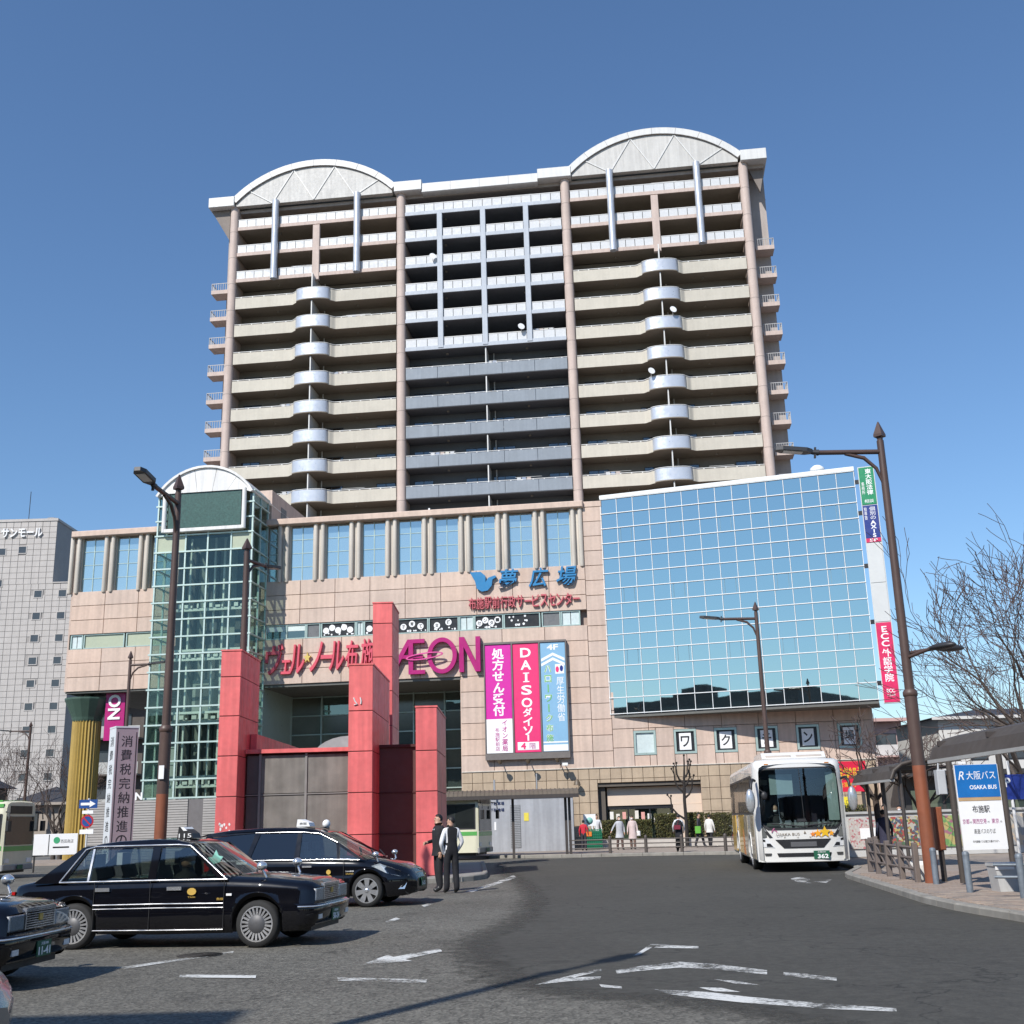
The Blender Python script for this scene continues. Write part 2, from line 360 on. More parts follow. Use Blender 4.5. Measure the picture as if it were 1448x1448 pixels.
    for i, t in enumerate(Tk[3:], 0):
        for sx, x0, x1 in ((-1, -29.2, -27.3), (1, 23.4, 25.1)):
            cb = part("side_balcony", MB().box(x0, x1, .9, 2.4, t+.8-.3+.25, t+.8+.35), pinkc, T0, (0, 0, .35))
            rm = MB(); xe = x0+.04 if sx < 0 else x1-.04
            z0 = t+1.15
            rm.tube([(x0+.03, 0.94, z0+1.05), (x1, 0.94, z0+1.05)], .04, 4, sm=False); rm.tube([(xe, 0.94, z0+1.05), (xe, 2.39, z0+1.05)], .04, 4, sm=False)
            for k in range(9):
                x = x0+.04+(x1-x0-.06)*k/8; rm.box(x-.018, x+.018, .92, .96, z0, z0+1.05)
            for k in range(8): rm.box(xe-.018, xe+.018, 1.0+k*.18, 1.03+k*.18, z0, z0+1.05)
            part("railing", rm, M("railing_grey", (.42, .42, .42), .5), cb, (0, 0, -.35))
    for sx, x in ((-1, -28.22), (1, 24.9)):
        mb = MB()
        for t in Tk: mb.box(x-.015 if sx > 0 else x-.01, x+.03, 2.39, 16.5, t-1.3, t-1.27)
        for y in (5.5, 9, 12.5): mb.box(x-.015, x+.032, y, y+.03, 20, 60)
        part("side_joint", mb, joint, T0)
    # satellite dishes and pot plants on the balconies
    dish = M("dish_white", (.8, .8, .8), .4)
    for x, z in ((-6.9, 53.7), (1.35, 45.75), (15.3, 45.9), (13.0, 40.1)):
        mb = MB().lathe([(.02, 0), (.2, .03), (.33, .11)], 14); mb.xf(Matrix.Translation((x, -1.15 if x > 8 else -.3, z)) @ Matrix.Rotation(R(75), 4, 'X') @ Matrix.Rotation(R(25), 4, 'Y'))
        mb.tube([(x, -1.1 if x > 8 else -.3, z), (x, -.6 if x > 8 else .05, z-.45)], .025, 5)
        part("satellite_dish", mb, dish, T0)
    return T0
TOWER = build_tower()
# ================================================================ shopping centre podium
POD_LOC, POD_RZ = (0, 66, 0), R(-7)
stone = [M("pink_stone_%d" % i, c, .62, var=.08, scale=.5, streak=.12, bump=.05, bscale=18) for i, c in enumerate(((.575, .440, .360), (.595, .452, .366), (.56, .432, .358), (.588, .436, .348)))]
jointm = M("stone_joint", (.40, .31, .265), .9, var=.05)
tilem = [M("beige_tile_%d" % i, c, .5, var=.08, scale=1.2, streak=.1) for i, c in enumerate(((.43, .335, .235), (.445, .345, .242), (.415, .32, .225)))]
pil_m = M("pilaster", (.60, .545, .475), .6, var=.05, streak=.15)
frame_g = M("frame_green", (.40, .50, .46), .35, .3, var=.04)
frame_w = M("frame_white", (.78, .80, .80), .4, var=.03)
bluegl = mirror_glass("blue_glazing", (.53, .61, .575), (.05, .075, .085), .92, .03)
podgl = mirror_glass("bay_glazing", (.66, .72, .69), (.27, .39, .45), .62, .08)
darkgl = mirror_glass("dark_glazing", (.30, .36, .33), (.05, .07, .06), .45, .12)
blackm = M("black_panel", (.015, .015, .017), .4)
whitep = M("white_print", (.82, .82, .82), .5, var=.02)
def build_podium():
    B = thing("shopping_centre", "pink stone clad shopping centre with tall blue windows between paired pilasters", "building", POD_LOC, POD_RZ)
    rnd = random.Random(11)
    def panels(u0, u1, z0, z1, nu, nz, y=0., holes=(), mats=stone, name="stone_panel", d=.09, gap=.028):
        w, h = (u1-u0)/nu, (z1-z0)/nz
        for i in range(nu):
            for j in range(nz):
                a, b, c, e = u0+i*w, u0+(i+1)*w, z0+j*h, z0+(j+1)*h
                segs = [(a, b, c, e)]
                for (p, q, r_, s_) in holes:
                    ns = []
                    for (a2, b2, c2, e2) in segs:
                        if q <= a2+.01 or p >= b2-.01 or s_ <= c2+.01 or r_ >= e2-.01: ns.append((a2, b2, c2, e2)); continue
                        if p > a2: ns.append((a2, p, c2, e2))
                        if q < b2: ns.append((q, b2, c2, e2))
                        if r_ > c2: ns.append((max(a2, p), min(b2, q), c2, r_))
                        if s_ < e2: ns.append((max(a2, p), min(b2, q), s_, e2))
                    segs = ns
                for (a2, b2, c2, e2) in segs:
                    if b2-a2 < .06 or e2-c2 < .06: continue
                    cbox(name, b2-a2-gap, d, e2-c2-gap, rnd.choice(mats), B, ((a2+b2)/2, y-d+rnd.uniform(0, .006), (c2+e2)/2), .012)
    # backing walls (seen only in the joints), floors and roof
    for y_, a_, b_ in ((.01, 9.97, 12.5), (.35, 12.5, 13.45), (.01, 13.45, 16.15), (.30, 16.15, 19.7)): part("core_wall", MB().box(-27.8, -21.0, y_, 25, a_, b_), jointm, B)
    part("core_wall", MB().box(-15.6, 19.7, .01, 25, 9.87, 12.5), jointm, B)
    part("core_wall", MB().box(-15.6, 19.7, .35, 25, 12.5, 13.45), jointm, B)
    part("core_wall", MB().box(-15.6, 19.7, .01, 25, 13.45, 16.15), jointm, B)
    part("core_wall", MB().box(-15.6, 19.7, .30, 25, 16.15, 19.7), jointm, B)
    part("core_wall", MB().box(-21.0, -15.6, 3.2, 25, 3.3, 19.75), jointm, B)
    part("roof_slab", MB().box(-27.9, 19.6, .4, 36, 19.7, 19.95), jointm, B)
    part("core_wall", MB().box(4.4-7.7, 4.4, .01, 25, 4.3, 9.86), jointm, B)
    part("core_wall", MB().box(4.4, 19.7, .01, 25, 4.3, 9.86), jointm, B)
    part("core_wall", MB().box(-3.3, 4.42, .01, 25, 0, 4.3), jointm, B)
    part("core_wall", MB().box(4.42, 19.7, 1.2, 25, 0, 4.3), jointm, B)
    part("core_wall", MB().box(10.15, 11.9, .01, 1.19, 0, 4.3), jointm, B)
    part("core_wall", MB().box(12.95, 19.7, .01, 1.19, 0, 4.3), jointm, B)
    part("core_wall", MB().box(4.42, 10.15, .01, 1.19, 3.55, 4.3), jointm, B)
    part("core_wall", MB().box(11.9, 12.95, .01, 1.19, 3.5, 4.3), jointm, B)
    PW = 2.26
    # pink panels
    panels(-27.77, -21.25, 13.45, 16.15, 3, 3)
    panels(-15.25, 4.25, 13.45, 16.15, 9, 3)
    panels(-27.77, -21.25, 9.95, 12.55, 3, 3)
    panels(-15.25, -3.3, 9.85, 12.55, 5, 3)
    panels(-3.3, 4.25, 9.85, 12.55, 3, 3)
    panels(4.25, 5.4, 4.4, 19.65, 1, 17)
    panels(-3.3, 4.25, 4.4, 9.85, 4, 6)
    wins = [(7.2+2.25*k-.62, 7.2+2.25*k+.62, 5.02, 6.36) for k in range(6)]
    panels(5.4, 19.7, 4.4, 8.6, 7, 4, holes=wins)
    # left end return
    part("end_wall", MB().box(-27.9, -27.8, 0.0, 24, 9.97, 19.65), stone[2], B)
    part("end_wall", MB().box(19.7, 19.8, 0.0, 24, 0, 19.65), stone[2], B)
    # beige base tiles
    openings = [(4.42, 10.15, 0, 3.55), (11.9, 12.95, 0, 3.5)]
    panels(-3.3, 19.7, 0.0, 4.38, 38, 7, y=.01, holes=openings, mats=tilem, name="wall_tile", d=.08, gap=.02)
    part("string_course", MB().box(-3.3, 19.7, -.12, 0, 4.375, 4.43), pil_m, B)
    # paired pilasters, bay glazing
    pm = MB().tube([(0, 0, 16.05), (0, 0, 16.12), (0, 0, 19.62)], [.11, .14, .14], 12).mesh("pilaster", pil_m)
    centres = [3.87-2.26*k for k in range(15)]
    vis = [c for c in centres if not (-21.4 < c < -15.1)]
    for c in vis:
        for d in (-.225, .225): link("pilaster", pm, B, (c+d, -.08, 0))
        part("bay_pier", MB().box(c-.42, c+.42, .02, .29, 16.15, 19.62), pil_m, B)
    gl = sorted(vis)
    bays = [(a+.43, b-.43) for a, b in zip(gl, gl[1:]) if b-a < 2.4] + [(-22.72, -21.3), (-15.2, centres[8]-.43)]
    for a, b in bays:
        fr = MB(); w = (b-a); nc = 2 if w > 1.2 else 1
        for k in range(nc+1): x = a+w*k/nc; fr.box(max(a, x-.025), min(b, x+.025), .17, .24, 16.16, 19.6)
        for j in range(1, 4): fr.box(a, b, .175, .235, 16.16+j*.86-.02, 16.16+j*.86+.02)
        wb = part("bay_window", fr, frame_g, B)
        for k in range(nc):
            for j in range(4): cbox("pane", w/nc-.05, .02, .82, podgl, wb, (a+w*(k+.5)/nc, .2+rnd.uniform(0, .01), 16.16+(j+.5)*.86-.0), 0)
    part("coping", MB().bev(-28.0, -21.2, -.38, .6, 19.62, 20.02, .05), stone[1], B)
    part("coping", MB().bev(-15.3, 4.3, -.38, .6, 19.62, 20.02, .05), stone[1], B)
    part("coping", MB().bev(4.3, 5.4, -.12, .6, 19.64, 20.0, .03), stone[1], B)
    part("roof_edge_lamp", MB().box(-5.35, -5.25, 1.0, 1.1, 19.95, 20.5), frame_w, B)
    # strip windows
    def strip(a, b, kind):
        f = part("strip_window", MB().box(a, a+.07, -.02, .1, 12.56, 13.45).box(b-.07, b, -.02, .1, 12.56, 13.45).box(a+.07, b-.07, -.02, .1, 12.56, 12.62).box(a+.07, b-.07, -.02, .1, 13.39, 13.45), frame_g, B)
        x0, x1 = a+.07, b-.07
        if kind == 'green': part("pane", MB().box(x0, x1, .06, .08, 12.62, 13.39), M("sage_blind", (.42, .46, .34), .35, var=.04), f)
        elif kind == 'half':
            part("pane", MB().box(x0, x1, .06, .08, 12.62, 13.39), darkgl, f); part("roller_blind", MB().box(x0, x1, .04, .055, 13.05, 13.39), M("pale_blind", (.6, .68, .66), .5), f)
        elif kind == 'white': part("pane", MB().box(x0, (x0+x1)/2-.02, .06, .08, 12.62, 13.39).box((x0+x1)/2+.02, x1, .06, .08, 12.62, 13.39), M("frosted_pane", (.58, .66, .65), .3), f)
        elif kind == 'grey': part("pane", MB().box(x0, x1, .06, .08, 12.62, 13.39), M("grey_pane", (.16, .16, .16), .3), f)
        else:
            part("pane", MB().box(x0, x1, .06, .08, 12.62, 13.39), blackm, f)
            n = len(kind) if kind != 'dots' else 0
            for k in range(n):
                cx = x0+(x1-x0)*(k+.6)/(n+.4); cz = 13.0+(.13 if k % 2 else -.03)
                d = part("sticker_disc", MB().prism([(cx+.19*math.cos(2*math.pi*q/14), cz+.19*math.sin(2*math.pi*q/14)) for q in range(14)], .045, .058), whitep, f)
                if kind[k] != '*': text(kind[k], .21, .23, blackm, d, (cx, .044, cz), ext=.002, bold=.02)
            for k in range(9 if n else 12):
                cx, cz, rr = rnd.uniform(x0+.1, x1-.1 if n else x0+1.3), rnd.uniform(12.7, 13.3), rnd.uniform(.035, .075)
                if n and abs(cz-13.03) < .22: cz = 12.72
                part("sticker_disc", MB().prism([(cx+rr*math.cos(2*math.pi*q/10), cz+rr*math.sin(2*math.pi*q/10)) for q in range(10)], .05, .0585), whitep, f)
    for a, b, k in ((-27.7, -26.9, 'white'), (-26.85, -24.2, 'green'), (-24.1, -21.3, 'green'), (-15.2, -13.95, 'half'), (-13.93, -12.7, 'half'), (-12.68, -11.8, 'grey'), (-11.76, -9.62, '*****'), (-9.6, -9.14, 'white'), (-9.12, -7.12, '****'),
                    (-7.1, -5.2, '子育て'), (-5.18, -3.36, '支援'), (-3.34, -2.45, 'white'), (-2.43, -.69, 'センター'), (-.67, 1.5, 'dots'), (1.58, 2.7, 'grey'), (2.72, 3.85, 'white')): strip(a, b, k)
    # entrance recess under the signs
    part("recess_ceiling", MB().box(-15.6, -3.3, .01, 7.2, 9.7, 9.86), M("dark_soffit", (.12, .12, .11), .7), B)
    part("recess_side", MB().box(-3.33, -3.05, .02, 7.2, 0, 9.7), stone[2], B)
    part("recess_side", MB().box(-15.62, -15.3, .1, 7.2, 0, 9.7), frame_g, B)
    for i in range(6):
        for j in range(8):
            a = -15.3+i*2.0; z = .2+j*1.18
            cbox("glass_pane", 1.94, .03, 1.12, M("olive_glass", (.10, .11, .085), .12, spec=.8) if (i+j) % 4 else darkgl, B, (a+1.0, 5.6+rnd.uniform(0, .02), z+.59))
    fr = MB()
    for i in range(7): fr.box(-15.3+i*2.0-.04, -15.3+i*2.0+.04, 5.45, 5.75, 0, 9.7)
    for j in range(9): fr.box(-15.3, -3.33, 5.5, 5.7, .2+j*1.18-.035, .2+j*1.18+.035)
    part("glazing_frame", fr, frame_g, B)
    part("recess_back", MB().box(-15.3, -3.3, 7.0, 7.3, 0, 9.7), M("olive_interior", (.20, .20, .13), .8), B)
    # left undercroft: ceiling, set-back glass and stair wall
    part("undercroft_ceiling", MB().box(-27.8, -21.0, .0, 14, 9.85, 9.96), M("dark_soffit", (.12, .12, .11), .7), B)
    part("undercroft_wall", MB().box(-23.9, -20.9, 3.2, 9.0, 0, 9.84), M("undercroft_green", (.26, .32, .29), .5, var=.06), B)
    fr = MB()
    for j in range(9): fr.box(-23.9, -21.0, 3.15, 3.22, 1.5+j*1.02, 1.56+j*1.02)
    part("undercroft_bars", fr, frame_g, B)
    # small upper windows on the right wing
    for k, (a, b, z0, z1) in enumerate(wins):
        f = part("square_window", MB().box(a, a+.12, -.12, .2, z0, z1).box(b-.12, b, -.12, .2, z0, z1).box(a+.12, b-.12, -.12, .2, z0, z0+.12).box(a+.12, b-.12, -.12, .2, z1-.12, z1), frame_g, B)
        x0, x1, c0, c1 = a+.12, b-.12, z0+.12, z1-.12
        part("pane", MB().box(x0, x1, -.02, .005, c0, c1), blackm if k else M("frosted_pane", (.58, .66, .65), .3), f)
        if k:
            cx, cz = (x0+x1)/2, (c0+c1)/2
            pp = part("poster", MB().box(cx-.33, cx+.33, -.03, -.022, cz-.46, cz+.46), whitep, f)
            text("ワクチン場"[k-1], .5, .6, blackm, f, (cx, -.031, cz), ext=.002, bold=.02)
    # shop front on the right
    cream = M("shutter_cream", (.66, .53, .42), .6, var=.04)
    dk = M("opening_dark", (.10, .085, .07), .7)
    part("shop_lintel", MB().box(4.42, 10.15, .05, 1.18, 3.35, 3.54), dk, B)
    part("shop_fascia", MB().box(4.9, 10.15, .55, .75, 2.3, 3.3), cream, B)
    part("shop_side", MB().box(4.43, 4.8, .3, 1.1, 0, 3.34), dk, B)
    part("shop_screen", MB().box(8.55, 10.15, .5, .7, 0, 2.29), cream, B)
    sf = part("shop_window", MB().box(4.8, 8.5, .62, .7, 2.1, 2.28).box(4.8, 4.88, .62, .7, 0, 2.1).box(6.0, 6.08, .62, .7, 0, 2.1).box(7.2, 7.28, .62, .7, 0, 2.1).box(8.42, 8.5, .62, .7, 0, 2.1), blackm, B)
    for a in (4.88, 6.08, 7.28): part("pane", MB().box(a, a+1.12, .66, .68, 0, 2.1), thin_glass("shop_glass", (.6, .65, .6), .08), sf)
    part("shop_back", MB().box(4.8, 8.5, 1.0, 1.19, 0, 2.3), M("shop_inside", (.42, .44, .40), .8, var=.2, scale=3), sf)
    for k in range(10):
        x = 5.0+k*.35; w, h, z = .2, .3+.2*rnd.random(), 1.3+.3*rnd.random()
        part("poster", MB().box(x, x+w, .64, .655, z, z+h), M("poster_%d" % (k % 3), ((.75, .74, .70), (.72, .68, .60), (.7, .35, .3))[k % 3], .6), sf)
    part("door_leaf", MB().box(12.0, 12.85, .6, .7, 0, 3.1), cream, B)
    part("door_reveal", MB().box(11.92, 12.93, .8, 1.1, 0, 3.48), dk, B)
    # bracket lamp, down pipes, cctv
    mb = MB().tube([(3.3, 0, 3.6), (3.3, -.45, 3.75)], .03, 6); mb.lathe([(.05, .2), (.16, .05), (.2, -.12)], 10, (3.3, -.5, 3.6)); part("bracket_lamp", mb, M("lamp_bronze", (.12, .09, .06), .5), B)
    mb = MB().box(2.55, 2.85, -.9, -.55, 4.55, 4.7); mb.tube([(2.7, -.05, 4.5), (2.7, -.7, 4.55)], .03, 6); part("cctv_camera", mb, frame_w, B)
    return B
POD = build_podium()
PFRAME = Matrix.Translation(POD_LOC) @ Matrix.Rotation(POD_RZ, 4, 'Z')
def pod(u, y, z): return PFRAME @ Vector((u, y, z))

def build_curtain_wall():
    W = thing("glass_curtain_wall", "slanting blue mirror glass curtain wall block with white mullion grid", "curtain wall", pod(5.35, -.05, 0), R(-18))
    L, z0, z1 = 14.62, 7.35, 20.05
    nc, nr = 15, 14; w = L/nc; h = (z1-z0)/nr
    rnd = random.Random(5)
    part("body", MB().prism([(0.03, .06), (L-.02, .06), (L-.02, 2.75), (.03, .08)], z0-.05, z1-.05, 'z'), M("cw_body", (.05, .06, .07), .6), W)
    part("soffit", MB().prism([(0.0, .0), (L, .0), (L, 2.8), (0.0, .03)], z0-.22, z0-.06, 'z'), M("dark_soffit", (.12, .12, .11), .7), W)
    for i in range(nc):
        for j in range(nr):
            g = cbox("pane", w-.05, .02, h-.05, bluegl, W, ((i+.5)*w, 0, z0+(j+.5)*h))
            g.rotation_euler = (rnd.gauss(0, .0022), 0, rnd.gauss(0, .0022))
    for i in range(nc+1): part("mullion", MB().box(i*w-.015, i*w+.015, -.045, .05, z0-.06, z1+.05), frame_w, W)
    for j in range(nr+1): part("transom", MB().box(-.02, L+.02, -.085, .04, z0+j*h-.02, z0+j*h+.02), frame_w, W)
    op = M("vent_frame", (.16, .27, .33), .4)
    for j in (11, 7, 3):
        for i in (1, 4, 7, 10, 13):
            x = (i+.5)*w; part("opening_sash", MB().box(x-.33, x-.30, -.02, -.003, z0+j*h+.04, z0+(j+1)*h-.04).box(x+.30, x+.33, -.02, -.003, z0+j*h+.04, z0+(j+1)*h-.04), op, W)
    part("coping", MB().box(-.03, L+.03, -.1, 1.2, z1+.03, z1+.25), frame_w, W)
    for x, s in ((4.3, .5), (5.2, .6), (6.2, .55), (9.0, .5)):
        part("roof_vent", MB().sphere((x, 2.5, z1+.35), s, 12, 6, sc=(1, .6, .55)), frame_w, W)
    v = MB().lathe([(.38, 0), (.38, .62), (.44, .65), (.40, .85), (.22, 1.0), (.02, 1.05)], 14, (12.6, 2.2, z1+.2)); part("roof_vent", v, frame_w, W)
    s = MB()
    for k in range(8): an = math.pi*(1+k/8)+.2; s.box(12.6+.385*math.cos(an)-.03, 12.6+.385*math.cos(an)+.03, 2.2+.385*math.sin(an)-.02, 2.2+.385*math.sin(an)+.02, z1+.32, z1+.75)
    part("vent_louvre", s, M("louvre_dark", (.2, .2, .2), .5), W)
    return W
CW = build_curtain_wall()

def sign_stack():
    fr = M("sign_frame_white", (.55, .56, .55), .4, var=.03)
    S = thing("vertical_sign_stack", "tall vertical stack of sign panels, green above and red below, beside glass wall", "sign", pod(5.35, -.05, 0), R(-18))
    x0, x1 = 14.85, 15.72; cx = (x0+x1)/2
    zs = [(18.0, 20.15, M("sign_green", (.005, .22, .09), .4)), (15.85, 17.95, M("sign_navy", (.012, .03, .20), .4)), (13.6, 15.8, fr), (11.45, 13.55, fr), (7.15, 11.4, M("sign_crimson", (.62, .015, .10), .4))]
    part("sign_box", MB().box(x0, x1, -.12, .14, 7.1, 20.2), fr, S)
    for z0, z1, m in zs: part("sign_panel", MB().bev(x0+.045, x1-.045, -.15, -.121, z0, z1, .008), m, S)
    W_ = whitep
    text("東大阪法律", .34, 1.5, W_, S, (cx+.1, -.152, 19.3), vert=True, ext=.004, bold=.015)
    text("事務所", .17, .7, W_, S, (cx-.24, -.152, 18.95), vert=True, ext=.004)
    text("相談", .5, .2, W_, S, (cx, -.152, 18.2), ext=.004)
    text("個別の", .3, .72, W_, S, (cx+.1, -.152, 17.5), vert=True, ext=.004)
    text("指導塾", .15, .7, W_, S, (cx-.26, -.152, 17.5), vert=True, ext=.004)
    text("AXIS", .32, .95, W_, S, (cx+.08, -.152, 16.6), vert=True, ext=.004, bold=.03, line=.85)
    part("sign_panel", MB().box(x0+.045, x1-.045, -.156, -.1505, 15.86, 16.08), M("sign_crimson", (.62, .015, .10), .4), S)
    text("5F", .42, .16, W_, S, (cx, -.158, 15.97), ext=.003, bold=.02)
    text("ECC", .4, 1.1, W_, S, (cx, -.152, 10.65), vert=True, ext=.004, bold=.02, line=.85)
    text("外語学院", .46, 1.75, W_, S, (cx, -.152, 9.1), vert=True, ext=.004, bold=.015)
    text("ECC", .42, .2, W_, S, (cx, -.152, 7.75), ext=.004, bold=.02)
    text("外語学院", .42, .13, W_, S, (cx, -.152, 7.52), ext=.004)
    mb = MB()
    for z in (8.2, 11.5, 14.6, 17.6, 19.4): mb.box(14.62, 14.86, .0, .08, z-.12, z+.12)
    part("bracket", mb, blackm, S)
sign_stack()

# ---------------------------------------------------------------- wall signs
def wall_sign():
    red = M("letter_red", (.66, .09, .13), .4, var=.04)
    gold = M("letter_gold", (.65, .48, .12), .4)
    S = thing("wall_lettering", "red raised katakana lettering with a small gold star on the pink wall", "sign", POD_LOC, POD_RZ)
    for ch, u, z, w, h in (("ヴ", -14.55, 11.35, 1.1, 1.85), ("ェ", -13.85, 10.85, .6, .85), ("ル", -13.15, 11.3, .95, 1.75), ("ノ", -11.95, 11.4, .8, 1.8), ("ー", -11.3, 11.35, .75, .25), ("ル", -10.72, 11.4, .9, 1.75), ("布", -9.78, 11.4, .78, 1.75), ("施", -8.86, 11.45, .8, 1.75)):
        text(ch, w, h, red, S, (u, -.12, z), name="letter", ext=.2, bold=.012, shear=.12)
    st = [(-12.5+(.24 if k % 2 == 0 else .1)*math.sin(math.pi*k/5), 11.35+(.34 if k % 2 == 0 else .13)*math.cos(math.pi*k/5)) for k in range(10)]
    part("star", MB().prism(st, -.3, -.14), gold, S)
wall_sign()
def aeon():
    mg = M("sign_magenta", (.40, .008, .15), .35, var=.04)
    S = thing("store_logo_sign", "large magenta raised store logo letters with an oval ring on the pink wall", "sign", POD_LOC, POD_RZ)
    y0, y1 = -.42, -.16; H = 2.05; z0 = 10.08
    def L(pts, name="letter"): return part(name, MB().prism(pts, y0, y1), mg, S)
    t = .27
    # slanted A stroke, E bars
    mb = MB(); mb.prism([(-7.55, z0), (-7.22, z0), (-6.12, z0+H), (-6.38, z0+H)], y0, y1)
    e0 = -6.32
    mb.prism([(e0, z0), (e0+t, z0), (e0+t, z0+H), (e0, z0+H)], y0+.002, y1); mb.prism([(e0+t, z0), (e0+.98, z0), (e0+.98, z0+t*.85), (e0+t, z0+t*.85)], y0+.004, y1); mb.prism([(e0+t, z0+H-t*.85), (e0+.95, z0+H-t*.85), (e0+.95, z0+H), (e0+t, z0+H)], y0+.004, y1)
    mb.prism([(e0-.45, z0+.93), (e0+.85, z0+.93), (e0+.85, z0+1.13), (e0-.36, z0+1.13)], y0+.006, y1)
    part("letter", mb, mg, S)
    def ring(cx, cz, rx, rz, tx, tz, a=y0, b=y1, n=32, tilt=0.):
        mb = MB(); rows = [[] for _ in range(4)]
        for k in range(n):
            an = 2*math.pi*k/n; c, s = math.cos(an), math.sin(an)
            for i, (ax, az, y) in enumerate(((rx, rz, a), (rx-tx, rz-tz, a), (rx-tx, rz-tz, b), (rx, rz, b))): rows[i].append((cx+ax*c, y, cz+az*s+tilt*ax*c))
        mb.grid([rows[0], rows[1], rows[2], rows[3], rows[0]], 0, False, False, True); return mb
    part("letter", ring(-4.32, z0+H/2, .88, 1.06, .25, .25), mg, S)
    part("orbit_ring", ring(-5.35, z0+H*.5, 1.12, .2, .12, .07, y0-.08, y0-.01, tilt=.10), M("ring_pink", (.66, .09, .30), .35), S)
    x0 = -3.3; w = 1.25
    mb = MB().prism([(x0, z0), (x0+t, z0), (x0+t, z0+H), (x0, z0+H)], y0, y1).prism([(x0+w-t, z0), (x0+w, z0), (x0+w, z0+H), (x0+w-t, z0+H)], y0, y1).prism([(x0, z0+H), (x0+t*1.1, z0+H), (x0+w, z0), (x0+w-t*1.1, z0)], y0+.003, y1)
    part("letter", mb, mg, S)
aeon()
def yume():
    bl = M("letter_blue", (.03, .20, .42), .35, var=.05)
    S = thing("plaza_sign", "blue slanted raised characters with a bird like emblem high on the pink wall", "sign", POD_LOC, POD_RZ)
    P = [(-2.55, 16.0), (-1.9, 16.0), (-1.62, 15.75), (-1.62, 15.35), (-1.45, 15.62), (-1.05, 15.75), (-.95, 15.65), (-1.2, 15.5), (-1.25, 15.15), (-1.5, 14.85), (-1.85, 14.8), (-2.15, 15.0), (-2.25, 15.45)]
    part("emblem", MB().prism([(x-.05, z) for x, z in P[::-1]], -.3, -.15), bl, S)
    for ch, u in (("夢", -.3), ("広", 1.5), ("場", 3.15)): text(ch, 1.2, 1.15, bl, S, (u, -.14, 15.5), name="letter", ext=.16, bold=.012, shear=.2)
    S2 = thing("service_centre_sign", "row of small red raised characters below the blue characters", "sign", POD_LOC, POD_RZ)
    rd = M("letter_dull_red", (.50, .10, .12), .45, var=.05)
    s = "布施駅前行政サービスセンター"
    for k, ch in enumerate(s): text(ch, .44 if ch not in "ー" else .4, .72 if ch != "ー" else .1, rd, S2, (-2.5+k*.475, -.14, 14.12), name="letter", ext=.12, bold=.008)
yume()
